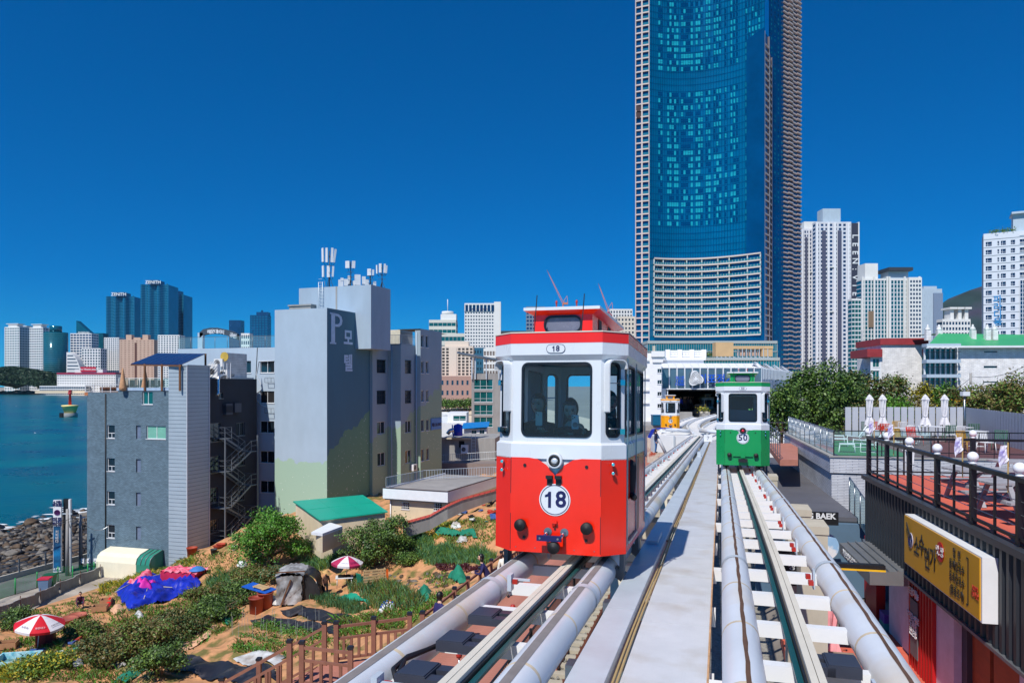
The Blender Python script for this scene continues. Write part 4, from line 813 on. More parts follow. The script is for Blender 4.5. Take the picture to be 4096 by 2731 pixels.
def fire_stair(t, x0, ys, levels, m):
    for i, (z0, z1) in enumerate(zip(levels[:-1], levels[1:])):
        ya, yb = (ys[0]+.9, ys[1]-.9) if i % 2 == 0 else (ys[1]-.9, ys[0]+.9); xo = x0+(.75 if i % 2 == 0 else .05)
        fl = MB()
        for s in (0, .65): fl.bar((xo+s, ya, z0), (xo+s, yb, z1), .04, .16)
        n = 9
        for k in range(n): fl.box(xo, xo+.65, min(ya,yb)+abs(yb-ya)*((k+.2)/n if yb > ya else 1-(k+.8)/n), min(ya,yb)+abs(yb-ya)*((k+.9)/n if yb > ya else 1-(k+.1)/n), z0+(z1-z0)*(k+.7)/n, z0+(z1-z0)*(k+.7)/n+.03)
        f_ = fl.build('stair_flight', m, t)
        hr = MB()
        for s in (0, .65):
            hr.bar((xo+s, ya, z0+.95), (xo+s, yb, z1+.95), .035); hr.bar((xo+s, ya, z0+.5), (xo+s, yb, z1+.5), .025)
            for k in range(4): e = k/3; hr.bar((xo+s, ya+(yb-ya)*e, z0+(z1-z0)*e), (xo+s, ya+(yb-ya)*e, z0+(z1-z0)*e+.95), .03)
        hr.build('handrail', m, f_)
    for i, z in enumerate(levels):
        y0, y1 = (ys[0], ys[0]+.9) if i % 2 == 0 else (ys[1]-.9, ys[1]); l_ = MB().box(x0, x0+1.45, y0, y1, z-.05, z).build('landing', m, t); hr = MB()
        for zz in (.5, .95): hr.box(x0+1.42, x0+1.45, y0, y1, z+zz, z+zz+.03).box(x0, x0+1.45, y1-.03 if i % 2 else y0, y1 if i % 2 else y0+.03, z+zz, z+zz+.03)
        for k in (y0, y1): hr.box(x0+1.41, x0+1.45, k-.02, k+.02, z, z+.95)
        hr.build('handrail', m, l_)
ft = thing('fire_stair', 'grey steel zigzag fire escape on the shaded flank of the brick building', 'stair', (A.f.o.x, A.f.o.y, 3.0), TA); stm = M('stair_steel', (112,118,126), .5, .4, var=.1)
fire_stair(ft, xr+.05, (3.0, 7.6), [A.z(850,y)*1.0 for y in (2200,2130,2060,1985,1905,1835,1765)], stm)
for y, x in ((3.0, xr+1.5), (7.6, xr+1.5)): MB().box(x-.05, x+.05, y-.05, y+.05, 1.5, A.z(850,1765)).build('post', stm, ft)
# annex and cream canopy at the foot, meters
cnp = thing('lean_to_canopy', 'cream lean-to with curved roof and green glass end against the brick wall', 'canopy', (A.f.o.x, A.f.o.y, 3.0), TA); crm = M('cream_sheet', (232,226,200), .5, var=.05, streak=2)
s0, s1, z0, z1 = A.rect(445, 602, 2225, 2300); b = MB(); pr = [(-1.6,0),(-1.6,1.5),(-1.45,1.95),(-1.1,2.2),(-.1,2.45),(-.05,2.45),(-.05,0)]; zb = A.z(500,2300); n = len(pr)
b.add([(s0,y,zb+z) for y, z in pr]+[(s1,y,zb+z) for y, z in pr], [tuple(range(n)), tuple(range(2*n-1,n-1,-1))]+[(i,n+i,n+i+1,i+1) for i in range(n-1)]); b.build('shell', crm, cnp)
b = MB(); e = A.f.s(655); b.add([(s1+.02,y,zb+z) for y, z in pr]+[(e,y,zb+z) for y, z in pr], [tuple(range(2*n-1,n-1,-1))]+[(i,n+i,n+i+1,i+1) for i in range(n-1)]); b.build('glass_end', M('canopy_green', (50,130,110), .2, var=.1), cnp)
for i in range(4): MB().tube([(s1+(e-s1)*i/3,-1.62,zb+1.5),(s1+(e-s1)*i/3,-1.48,zb+1.97),(s1+(e-s1)*i/3,-1.1,zb+2.23),(s1+(e-s1)*i/3,-.1,zb+2.48)], .03, 6).build('rib', frame_g, cnp)
for px in (333, 357, 384, 396): s_, e_, f_, g_ = A.rect(px-5, px+7, 2232, 2250); m_ = MB().box(s_, e_, -.12, 0, f_, g_).build('meter_box', frame_w, t); MB().cyl(((s_+e_)/2,-.13,(f_+g_)/2), .05, .02, 10, 'y').build('meter_dial', frame_d, m_)
MB().tube([(A.f.s(x),-.08,A.z(x,y)) for x, y in ((322,2110),(322,2225),(330,2255),(360,2262),(395,2258),(415,2268),(424,2280))], .04, 6).build('cable_duct', dark, t)
# roof: trellis, pergola with solar roof, umbrellas, services
tt = thing('roof_trellis', 'white framed trellis box on the left roof corner of the brick building', 'trellis', (A.f.o.x, A.f.o.y, 3.0), TA); x0, x1 = .3, xs-.1; zt = hA2-.28; fr = MB()
for i in range(5):
    x = x0+(x1-x0)*i/4; fr.box(x-.025, x+.025, .2, .25, zt, zt+.95); fr.box(x-.02, x+.02, .2, 2.4, zt+.93, zt+.97)
for z in (.35, .95): fr.box(x0, x1, .2, .25, zt+z, zt+z+.04)
fr.box(x0, x1, 2.35, 2.4, zt+.93, zt+.97); fr.build('frame', frame_w, tt); MB().box(x0+1.2, x1, .6, 2.0, zt, zt+.75).build('crate_stack', M('brown_wood', (92,58,40), .8, var=.3), tt); MB().box(x0, x1, .1, .2, zt, zt+.28).build('planter', M('terracotta', (176,110,70), .8, var=.2), tt)
pg = thing('solar_pergola', 'rooftop pergola with sloping dark solar panel roof on the brick building', 'pergola', (0,0,0)); pm_ = M('solar_panel', (40,44,84), .25, .2, var=.15, scale=1); Yp = 63
C4 = [P(524,1454,62.5), P(726,1457,60.5), P(822,1414,66), P(630,1412,69)]
n = 8
for i in range(n):
    a0, a1 = C4[0].lerp(C4[1], i/n), C4[0].lerp(C4[1], (i+.94)/n); b0, b1 = C4[3].lerp(C4[2], i/n), C4[3].lerp(C4[2], (i+.94)/n); dz = Vector((0,0,-.06))
    MB().add([a0,a1,b1,b0,a0+dz,a1+dz,b1+dz,b0+dz], [(0,1,2,3),(7,6,5,4),(0,4,5,1),(1,5,6,2),(2,6,7,3),(3,7,4,0)]).build('solar_panel', pm_, pg)
zf_ = 3.0+hA-.3; wood = M('post_wood', (110,74,50), .8, var=.2)
for p in (C4[0].lerp(C4[1],.28), C4[0].lerp(C4[1],.62), C4[0].lerp(C4[1],.97), C4[2]): MB().box(p.x-.07, p.x+.07, p.y-.07, p.y+.07, zf_, p.z).build('post', wood, pg)
MB().bar(C4[0]-Vector((0,0,.12)), C4[1]-Vector((0,0,.12)), .1, .12).build('beam', wood, pg)
for px in (491, 580):
    p = P(px, 1500, 62.4); u_ = thing('patio_umbrella', 'folded straw coloured parasol on the brick building roof terrace', 'umbrella', (p.x,p.y,zf_), 0, 'folded straw parasols'); MB().lathe([(.02,0),(.28,.05),(.3,.3),(.2,.9),(.12,1.5),(.04,1.95),(0,2.0)], n=12).build('canopy', M('straw', (196,150,112), .9, var=.3, scale=8, bump=.5), u_)
for px in (520, 560, 600, 640):
    p = P(px, 1515, 63.0); u_ = thing('rooftop_chair', 'dark rattan chair on the brick building roof terrace', 'chair', (p.x,p.y,zf_), 0, 'rooftop rattan chairs'); MB().box(-.28,.28,-.25,.25,.35,.45).build('seat', dark, u_); MB().box(-.28,.28,.2,.27,.45,.95).build('backrest', dark, u_)
    for sx in (-.24,.24):
        for sy in (-.2,.2): MB().box(sx-.025,sx+.025,sy-.025,sy+.025,0,.35).build('leg', dark, u_)
# services behind the lift shaft
sv = thing('rooftop_plant_room', 'cluttered roof service deck with stair rails and air conditioner units', 'roof deck', (A.f.o.x, A.f.o.y, 3.0), TA); zz = hA-.3
b = MB().box(c0-.8, xr-.05, 3.2, 9.2, zz, zz+1.2); b.build('base_wall', M('sheet_white', (206,204,202), .6, var=.12), sv); hz_ = hS
MB().box(c0+1.0, xr-.6, 5.2, 8.9, hz_, hz_+2.4).build('white_shed', brickmat('white_board', (218,214,212), (170,166,166), 1.2, .16, var=.1, bump=.3), sv); acunit(sv, xr-.6, 4.9, hz_+1.1, .1); acunit(sv, xr-.35, 3.9, hz_+.0, .1, .9, .4, 1.3); acunit(sv, c0+1.6, 4.9, hz_+.1)
MB().cyl((c0+1.5,5.0,hz_+2.0), .42, .06, 20, 'y').build('round_sign', M('sign_ochre', (190,160,70), .6), sv)
for k in range(3): MB().bar((c0-.4+k*.25,3.0,zz+.9), (c0+1.4+k*.25,3.4,hz_+1.5), .045).build('stair_rail', frame_w, sv)
for k in range(6): MB().box(c0+.6+k*.38, c0+.64+k*.38, 4.5, 4.54, hz_, hz_+1.4).build('frame_post', frame_w, sv)
duct = M('duct_silver', (196,200,206), .25, .8, var=.06)
MB().tube([(xr-1.6,2.9,hz_+.55),(xr+.0,2.8,hz_+.68)], .13, 12).build('duct', duct, sv); MB().tube([(xr+.1,6.0,hz_+.35),(xr+.25,4.2,hz_+.32),(xr+.32,3.7,hz_+.2),(xr+.32,3.6,hz_-.2),(xr+.32,3.6,hz_-1.3),(xr+.32,3.45,hz_-1.5)], .13, 12).build('duct', duct, sv)
# ================================================================ pale building behind, with glazed roof edge
paleg = M('render_pale', (172,188,202), .8, var=.07, scale=.5, bump=.08, streak=3); greyd = M('render_grey', (156,174,190), .8, var=.1, scale=.5, bump=.08, streak=3)
Bb = Bld('pale_building', 'pale grey building with glass balustrade roof between brick building and motel', 'building', 712, 74, TA, 3.0); t = Bb.t; wB = Bb.f.s(1110); hB = Bb.z(900, 1392)
ops = [Bb.rect(x0,x1,y0,y1) for x0,x1,y0,y1 in ((951,1004,1443,1492),(1040,1097,1443,1491),(1040,1097,1564,1612),(1040,1097,1684,1731),(1040,1097,1803,1851),(1040,1097,1922,1970))]
b = MB(); boxwalls(b, wB, 9, hB, ops); b.build('wall', paleg, t)
for o in ops: window(t, I4, o, 'slide', frame_w, roomm if o is ops[2] else gl_dark)
for o in ops[1:3]:
    r_ = MB(); cx = o[1]-.75
    for x in (cx, cx+.7):
        for z in (o[2]-.95, o[2]-.5): r_.bar((x,0,z),(x,-.45,z), .025)
        r_.bar((x,-.45,o[2]-.95),(x,-.45,o[2]-.5), .025)
    for z in (o[2]-.95, o[2]-.5): r_.bar((cx,-.45,z),(cx+.7,-.45,z), .025)
    r_.build('ac_bracket', frame_d, t)
MB().tube([(Bb.f.s(x),-.05,Bb.z(x,y)) for x, y in ((1098,1443),(1036,1445),(1030,1480),(1026,1497),(1042,1530),(1050,1555),(1030,1570),(1027,1600),(1045,1618),(1066,1627))], .035, 6).build('white_hose', frame_w, t)
MB().tube([(Bb.f.s(1030),-.03,hB),(Bb.f.s(1022),-.03,Bb.z(1022,1550))], .03, 6).build('cable', dark, t)
glassrail(t, (0,.1,hB), (wB,.1,hB), 1.15, 8, frame_g)
ar = thing('arch_sign', 'dark curved arch sign with white lettering on the glass railed roof', 'sign', (0,0,0)); b = MB(); K = [P(x,y,77) for x, y in ((798,1390),(798,1338),(812,1326),(840,1320),(870,1320),(900,1326),(930,1334),(950,1345))]
b = MB(); n = len(K)-2
for i in range(1, len(K)-1): 
    a, c = K[i], K[i+1]; hh = .75; b.add([a-Vector((0,0,hh*.5)),c-Vector((0,0,hh*.5)),c+Vector((0,0,.25)),a+Vector((0,0,.25)),a-Vector((0,-.5,hh*.5)),c-Vector((0,-.5,hh*.5)),c+Vector((0,.5,.25)),a+Vector((0,.5,.25))], [(0,1,2,3),(3,2,6,7),(0,4,5,1),(7,6,5,4)])
b.build('arch', M('sign_slate', (60,72,84), .6), ar); MB().box(K[0].x-.2, K[0].x+.35, 77, 77.5, 3.0+hB, K[1].z+.2).build('pillar', paleg, ar)
for ch, x, y in (('해',836,1328),('운',850,1326.5),('대',864,1326.5),('비',878,1328),('치',890,1330),('공',926,1341),('원',939,1345)): text(ch, .48, white, ar, P(x, y, 76.9), bold=.01)
# ================================================================ motel with painted tower
def muralmat(name, top, low, z0, amp):
    m = M(name, top, .8, var=.07, scale=.6, bump=.08, streak=2); N, L, b = nodes_of(m); tc = N.new('ShaderNodeTexCoord'); sp = N.new('ShaderNodeSeparateXYZ'); L.new(tc.outputs['Object'], sp.inputs[0])
    nn = N.new('ShaderNodeTexNoise'); nn.inputs['Scale'].default_value = .9; nn.inputs['Detail'].default_value = 5; L.new(tc.outputs['Object'], nn.inputs['Vector']); ma = N.new('ShaderNodeMath'); ma.operation = 'MULTIPLY_ADD'; ma.inputs[1].default_value = amp; L.new(nn.outputs['Fac'], ma.inputs[0]); L.new(sp.outputs[2], ma.inputs[2])
    # the painted edge climbs along the flank
    cl = N.new('ShaderNodeMath'); cl.operation = 'MULTIPLY_ADD'; cl.inputs[1].default_value = -.5; L.new(sp.outputs[1], cl.inputs[0]); L.new(ma.outputs[0], cl.inputs[2])
    st = N.new('ShaderNodeMapRange'); st.inputs['From Min'].default_value = z0-.05; st.inputs['From Max'].default_value = z0+.05; L.new(cl.outputs[0], st.inputs[0])
    old = b.inputs['Base Color'].links[0].from_socket; mx = N.new('ShaderNodeMix'); mx.data_type = 'RGBA'; L.new(st.outputs[0], mx.inputs[0]); mx.inputs[6].default_value = (*lin(low),1); L.new(old, mx.inputs[7])
    fl = N.new('ShaderNodeTexNoise'); fl.inputs['Scale'].default_value = 5; fl.inputs['Detail'].default_value = 2; L.new(tc.outputs['Object'], fl.inputs['Vector']); fm_ = N.new('ShaderNodeMapRange'); fm_.inputs['From Min'].default_value = .70; fm_.inputs['From Max'].default_value = .72; L.new(fl.outputs['Fac'], fm_.inputs[0])
    inv = N.new('ShaderNodeMath'); inv.operation = 'SUBTRACT'; inv.inputs[0].default_value = 1; L.new(st.outputs[0], inv.inputs[1]); mu = N.new('ShaderNodeMath'); mu.operation = 'MULTIPLY'; L.new(inv.outputs[0], mu.inputs[0]); L.new(fm_.outputs[0], mu.inputs[1])
    m2 = N.new('ShaderNodeMix'); m2.data_type = 'RGBA'; L.new(mu.outputs[0], m2.inputs[0]); L.new(mx.outputs[2], m2.inputs[6]); m2.inputs[7].default_value = (.8,.82,.8,1); L.new(m2.outputs[2], b.inputs['Base Color']); return m
aP = rad(-20); Pm = Bld('motel', 'grey motel with blank painted tower and saw-tooth window wing', 'building', 1099, 69.4, aP, 5.0); t = Pm.t
wP = Pm.f.s(1308); hP = Pm.z(1308, 1231); q, PS = Pm.side(1308); dP = PS.s(1479)
mural = muralmat('motel_mural', (164,182,198), (158,186,166), 8.6, 1.6)
b = MB(); boxwalls(b, wP, dP, hP); b.build('tower', mural, t); signw = muralmat('motel_sign_wall', (80,120,138), (108,150,124), 9.6, 2.2); b = MB().quad((wP+.006,0,0),(wP+.006,dP,0),(wP+.006,dP,hP),(wP+.006,0,hP)); b.build('sign_wall', signw, t)
tw = t
for ch, x, y, sz in (('모',1392,1356,1.75),('텔',1392,1456,1.75)):
    s_ = PS.s(x); text(ch, sz, M('letter_pale', (196,216,238), .7), t, (wP+.03, s_, PS.z(x,y)-5.0), (pi/2,0,pi/2), bold=.05, ext=.015)
x, y = 1347, 1315; s_ = PS.s(x); pb = MB(); k = 1.0   # serif P drawn as strokes
PL = M('letter_pale', (196,216,238), .7); zc = PS.z(x,y)-5.0
pb.box(-.95,-.35,-.015,.015,-2.35,2.35).box(-1.15,-.15,-.015,.015,-2.45,-2.2).box(-1.15,-.3,-.015,.015,2.2,2.42)
arc = [(-.3,2.4),(.3,2.35),(.75,2.0),(.9,1.4),(.78,.75),(.35,.35),(-.3,.3)]; inn = [(-.3,2.0),(.15,1.98),(.42,1.75),(.5,1.38),(.42,.98),(.15,.75),(-.3,.72)]
for i in range(6): pb.slab([arc[i],arc[i+1],inn[i+1],inn[i]][::-1], -.015, .015)
pb.xform(Matrix.Translation((wP+.03, s_, zc)) @ Matrix.Rotation(pi/2, 4, 'Z') @ Matrix.Diagonal((1.0,1,.6,1))); pb.build('lettering', PL, t)
# taller core behind
b = MB(); s0 = PS.s(1320); x0, x1 = -.2, 9.2; y0 = 4.3; hc_ = (CZ+(PYH-1150)/F*73.5)-5.0
Fc = Face(1196, 74.2, aP); Ml = Matrix.Rotation(-aP, 4, 'Z') @ Matrix.Translation((Fc.o.x-Pm.f.o.x, Fc.o.y-Pm.f.o.y, 0)); wc = Fc.s(1484); fs = Face(0,1,aP+pi/2); fs.o = Fc.o+Fc.d*wc; dc = fs.s(1562)
off = Matrix.Rotation(-aP, 3, 'Z') @ Vector((Fc.o.x-Pm.f.o.x, Fc.o.y-Pm.f.o.y, 0)); b = MB().box(off.x, off.x+wc, off.y, off.y+dc, hP-3.6, hc_); b.build('core_tower', greyd, t); MB().box(off.x+wc*.52, off.x+wc*.54, off.y-.03, off.y, hP, hc_).build('joint_strip', concg, t)
lad = MB()
for s_ in (0,.45): lad.tube([(off.x+2.5+s_,off.y-.2,hP-.2),(off.x+2.5+s_,off.y-.2,hc_+.5),(off.x+2.5+s_,off.y+.15,hc_+.6),(off.x+2.5+s_,off.y+.3,hc_)], .03, 6)
for i in range(11): lad.tube([(off.x+2.5,off.y-.2,hP+i*.35),(off.x+2.95,off.y-.2,hP+i*.35)], .02, 5)
lad.build('ladder', galv, t); MB().box(off.x-.6, off.x+2.0, off.y-.8, off.y, hP, hP+.8).box(off.x-.7, off.x+2.1, off.y-.9, off.y, hP+.8, hP+.95).build('roof_hatch', concg, t)
# saw-tooth wing: right-facing walls carry the windows
seq = [(1479,1490,'f'),(1490,1553,'s'),(1553,1603,'f'),(1603,1660,'s'),(1660,1682,'f'),(1682,1767,'s')]; cur = PS.o+PS.d*dP; tops = [1379,1379,1379,1379,1321,1321]; wm = muralmat('wing_mural', (146,164,176), (148,172,150), 6.6, 2.5)
wins = {1: [(1507,1543,1439,1491),(1507,1543,1562,1615),(1508,1541,1686,1735),(1510,1541,1810,1862)], 3: [(1620,1645,1441,1493),(1620,1645,1562,1612),(1621,1645,1682,1730),(1621,1645,1800,1852)], 5: [(1684,1694,1341,1388),(1703,1713,1343,1390),(1684,1695,1445,1493),(1703,1714,1446,1493),(1684,1695,1561,1607),(1704,1714,1561,1606),(1684,1696,1678,1724),(1705,1716,1677,1722),(1684,1696,1796,1844),(1705,1716,1793,1839)]}
Rw = Matrix.Rotation(-aP, 4, 'Z'); zb = 5.0
for i, (p0, p1, kd) in enumerate(seq):
    f = Face(0,1,aP if kd == 'f' else aP+pi/2); f.o = cur.copy(); ln_ = f.s(p1); top = f.z((p0+p1)/2, tops[i])-zb; ops = []
    for r in wins.get(i, []): a, c, e, g = f.r(*r); ops.append((a, c, e-zb, g-zb))
    Mx = Rw @ Matrix.Translation((f.o.x-Pm.f.o.x, f.o.y-Pm.f.o.y, 0)) @ Matrix.Rotation(f.a, 4, 'Z')
    b = MB(); wallo(b, 0, ln_, 0, top, ops); bk = MB().quad((0,0,top),(ln_,0,top),(ln_,7 if kd == 'f' else 3,top),(0,7 if kd == 'f' else 3,top)); b.xform(Mx); bk.xform(Mx); b.build('wing_wall', wm, t); bk.build('wing_roof', concg, t)
    for j, o in enumerate(ops): window(t, Mx, o, 'bars' if i in (1,3) and j < 2 else 'none' if i == 5 else 'slide', frame_d if i in (1,3) and j < 2 else frame_w, gl_dark, sill=i == 5)
    if i < 4:
        br = barrail(t, Mx @ Vector((0,.08,top)), Mx @ Vector((ln_,.08,top)), 1.05, max(2, int(ln_*6)))
    if kd == 'f' and i: MB().tube([Mx @ Vector((ln_*.3,-.06,0)), Mx @ Vector((ln_*.3,-.06,top-.2))], .06, 8).build('drain_pipe', paleg, t)
    if i == 5: sg = thing('blue_sign', 'blue rectangular sign board with dark emblem on the motel end wall', 'sign', (0,0,0)); sb = Matrix.Translation((f.o.x,f.o.y,0)) @ Matrix.Rotation(f.a,4,'Z'); a,c,e,g = f.r(1722,1763,1672,1717); b = MB().box(a,c,-.12,-.02,e,g); b.xform(sb); b.build('board', M('sign_blue', (66,124,196), .4), sg); text('씨KOLAND', .5, navy, sg, sb @ Vector(((a+c)/2,-.14,(e+g)/2-.1)), (pi/2,0,f.a), bold=.01)
    if i == 3: acunit(t, *(Mx @ Vector((ln_*.75,-.3,f.z(1650,1880)-zb))), f.a-aP)
    cur = f.o+f.d*ln_
q0 = Rw @ Vector((P(1476,1322,84).x-Pm.f.o.x, P(1476,1322,84).y-Pm.f.o.y, 0)); q1 = Rw @ Vector((P(1660,1322,86).x-Pm.f.o.x, P(1660,1322,86).y-Pm.f.o.y, 0)); MB().box(q0.x, q1.x, q0.y, q0.y+3, 0, P(1560,1322,84).z-zb).build('stair_house', M('cream_wall', (206,200,180), .7), t)
# antennas on the core
antm = M('antenna_white', (206,208,212), .5, var=.06); mastm = M('mast_dark', (70,76,82), .5, .4)
def antenna(px, py_base, py_top, label, panels, Y=76):
    p0 = P(px, py_base, Y); h = (py_base-py_top)/F*Y; an = thing('antenna_mast', label, 'antenna', p0, 0, 'antennas on the motel core'); MB().tube([(0,0,-.4),(0,0,h)], .05, 6).build('mast', mastm, an); b = MB()
    for k in range(3): a = k*2.1; b.bar((.55*cos(a),.55*sin(a),-.4), (0,0,h*.35), .04)
    for z in (h*.42, h*.6, h*.85): b.bar((-.4,-.1,z),(.4,-.1,z), .035); b.bar((0,-.3,z),(0,.4,z), .035)
    b.build('brace', mastm, an)
    for (dx, dz, w_, hh, tl) in panels:
        pn = MB().boxr((0,0,0), (w_,.12,hh)); pn.build('panel', antm, an, (dx,-.12-.1*abs(dx),dz*h), (tl*.1,tl*.12,dx*.8)); 
        MB().tube([(dx,-.1,dz*h-hh/2),(dx*.6,0,dz*h-hh/2-.3)], .02, 5).build('feeder_cable', rubber, an)
antenna(1318, 1155, 1003, 'tall mast with two tiers of long white panel antennas', [(-.65,.88,.24,1.5,-1),(-.25,.88,.24,1.5,0),(.3,.88,.24,1.5,.4),(.6,.86,.2,1.4,1),(-.62,.45,.24,1.2,-.6),(-.08,.45,.3,1.2,0),(.4,.45,.2,1.1,.5)])
antenna(1403, 1155, 1046, 'thin mast with two square white panel antennas', [(-.3,.88,.45,.75,0),(.32,.88,.35,.75,.4)])
antenna(1482, 1150, 1074, 'short mast with a square and a narrow panel antenna', [(-.1,.8,.4,.7,0),(.3,.78,.2,.6,.3)])
antenna(1528, 1160, 1058, 'lattice mast with four narrow panel antennas at the roof corner', [(-.5,.8,.15,.9,-.4),(-.15,.85,.28,.95,0),(.3,.84,.2,.95,.4),(.5,.8,.14,.8,.6)])
for i, (px, py, w_, h_) in enumerate(((1363,1133,.5,.7),(1383,1130,.4,.7),(1397,1120,.3,.9),(1430,1120,.6,1.1),(1455,1122,.35,.8),(1467,1132,.4,.7),(1498,1138,.3,.6),(1418,1135,.35,.6),(1368,1118,.3,.3))):
    p = P(px, py, 76.3); e = thing('equipment_cabinet', 'small white radio equipment cabinet among the motel roof antennas', 'cabinet', (p.x,p.y,p.z-h_*.5), .3, 'radio cabinets on the motel core'); MB().box(-w_/2,w_/2,-.2,.2,0,h_).build('case', antm, e); MB().box(-w_/2+.05,-w_/2+.1,-.15,.15,-.6,0).box(w_/2-.1,w_/2-.05,-.15,.15,-.6,0).build('stand', mastm, e)
# ================================================================ low houses in front of the motel
gh = thing('green_roof_house', 'small cream house with bright green sheet roof', 'house', (0,0,0)); R4 = [P(1279,2078,52), P(1552,2044,53.5), P(1452,1978,60), P(1172,2003,58.5)]; grs = M('green_roof', (18,160,132), .45, var=.08, scale=.8, streak=1); dz = Vector((0,0,-.09))
n = 3
for i in range(n):
    a0, a1 = R4[0].lerp(R4[1], i/n), R4[0].lerp(R4[1], (i+.992)/n); b0, b1 = R4[3].lerp(R4[2], i/n), R4[3].lerp(R4[2], (i+.992)/n); m0, m1 = a0.lerp(b0,.5), a1.lerp(b1,.5)
    for p4 in ((a0,a1,m1,m0),(m0+Vector((0,0,.02)),m1+Vector((0,0,.02)),b1,b0)): MB().add([*p4,*[q+dz for q in p4]], [(0,1,2,3),(7,6,5,4),(0,4,5,1),(1,5,6,2),(2,6,7,3),(3,7,4,0)]).build('roof_sheet', grs, gh)
crw = M('cream_render', (212,196,166), .85, var=.12, scale=.8, bump=.15, streak=2); c = [q.copy() for q in R4]; cen = sum(c, Vector())/4
wl = [cen+(q-cen)*.94 for q in c]; MB().add([(q.x,q.y,q.z-.1) for q in wl]+[(q.x,q.y,7.5) for q in wl], [(4,5,1,0),(5,6,2,1),(6,7,3,2),(7,4,0,3)]).build('wall', crw, gh)
MB().box(0,0,0,0,0,0) if 0 else None
pc = thing('porch_roof', 'narrow white porch slab roof below the green roof house', 'porch', (0,0,0)); R5 = [P(1245,2127,50), P(1290,2133,49), P(1370,2103,51), P(1320,2088,52.5)]; MB().add([*R5,*[q-Vector((0,0,.18)) for q in R5]], [(0,1,2,3),(7,6,5,4),(0,4,5,1),(1,5,6,2),(2,6,7,3),(3,7,4,0)]).build('slab', white, pc)
MB().add([(q.x,q.y,q.z-.18) for q in (R5[0].lerp(R5[2],.15),R5[1],R5[2],R5[3])]+[(q.x,q.y,q.z-1.3) for q in (R5[0].lerp(R5[2],.15),R5[1],R5[2],R5[3])], [(4,5,1,0),(5,6,2,1),(6,7,3,2),(7,4,0,3)]).build('wall', crw, pc)
wl_ = thing('block_wall', 'weathered grey block garden wall below the porch', 'wall', (0,0,0)); Q = [gp(1215,2190), gp(1255,2215), gp(1360,2150)]; tops_ = (P(1228,2140,50), P(1265,2135,49), P(1365,2098,51)); blk_ = brickmat('block_grey', (150,140,124), (120,112,100), .5, .25, bump=.4, var=.2)
for a, c_, ta, tc_ in ((Q[0],Q[1],P(1220,2142,Q[0].y),P(1262,2132,Q[1].y)),(Q[1],Q[2],P(1262,2132,Q[1].y),P(1365,2165,Q[2].y))):
    d = Vector((0,.25,0)); MB().add([(a.x,a.y,6.5),(c_.x,c_.y,6.5),tc_,ta,Vector((a.x,a.y,6.5))+d,Vector((c_.x,c_.y,6.5))+d,tc_+d,ta+d], [(0,1,2,3),(3,2,6,7),(1,5,6,2),(0,3,7,4)]).build('wall_length', blk_, wl_)
# white flat roofed house
fh = Bld('flat_roof_house', 'cream house with flat grey roof and deep white fascia', 'house', 1560, 57, rad(-22), 7.5); t = fh.t; ww = fh.f.s(1800); hh = fh.z(1700, 1957); ops = [fh.rect(1606,1637,2007,2036), fh.rect(1735,1767,2012,2042)]
b = MB(); boxwalls(b, ww, 9, hh-.75, ops); b.build('wall', crw, t)
for o in ops:
    window(t, I4, o, 'bars', frame_w, gl_dark)
x0, x1 = fh.f.s(1545), fh.f.s(1803); rb = MB(); fs_ = M('fascia_white', (230,230,232), .5, var=.04); rb.box(x0, x1, -.5, -.4, hh-.8, hh).box(x1-.1, x1, -.4, 10, hh-.8, hh).box(x0, x0+.1, -.4, 10, hh-.8, hh); rb.build('fascia', fs_, t)
MB().box(x0+.1, x1-.1, -.4, 10, hh-.9, hh-.12).build('roof', M('roof_felt', (150,146,142), .9, var=.14, scale=.8), t); MB().box(x0-.02, x1+.02, -.53, -.38, hh, hh+.05).box(x1-.13, x1+.02, -.38, 10, hh, hh+.05).build('coping', M('coping_brown', (74,58,56), .6), t)
for a, c in (((x0+.1,-.2,hh),(x0+.6,5,hh)),((x0+.6,5,hh),(x1-.8,9.6,hh)),((x1-.8,9.6,hh),(x1+4.5,9.0,hh))): barrail(t, a, c, .8, 26, galv)
for x in (.1, ww-.15): MB().tube([(x,-.08,0),(x,-.08,hh-.8)], .05, 8).build('drain_pipe', white, t)
ex = MB(); ex.add([(x1,2.5,hh-1.6),(x1+2.3,2.2,hh-1.9),(x1+2.3,4.5,hh-1.9),(x1,4.5,hh-1.6)], [(0,1,2,3)]); ex.build('awning', M('awning_teal', (30,160,170), .5), t); MB().box(ww, ww+3.5, 3.2, 9, 0, hh-1.3).build('side_wing', crw, t)
# coped garden wall
gw = thing('coped_wall', 'grey garden wall topped with red tiles climbing beside the cream house', 'wall', (0,0,0)); KP = [(1612,2128,2082,51),(1720,2094,2052,52),(1790,2052,2012,52.5),(1850,2022,1985,53.5),(1985,1972,1948,56)]
for (xa,ya,yb_,Ya),(xc,yc,yd,Yc) in zip(KP[:-1], KP[1:]):
    a0, a1, c0_, c1 = P(xa,ya+25,Ya), P(xa,yb_+14,Ya), P(xc,yc+25,Yc), P(xc,yd+14,Yc); d = Vector((.05,.2,0)); MB().add([a0,c0_,c1,a1,a0+d,c0_+d,c1+d,a1+d], [(0,1,2,3),(3,2,6,7),(1,5,6,2),(7,6,5,4)]).build('wall_length', concg, gw)
    n = 6
    for i in range(n): p, q_ = a1.lerp(c1, i/n), a1.lerp(c1, (i+.93)/n); e_ = Vector((-.03,-.1,0)); MB().add([p+e_,q_+e_,q_+Vector((0,.1,.16)),p+Vector((0,.1,.16)),p+d*1.5,q_+d*1.5], [(0,1,2,3),(3,2,5,4)]).build('coping_tile', M('tile_red', (176,70,58), .7, var=.2, scale=6), gw)
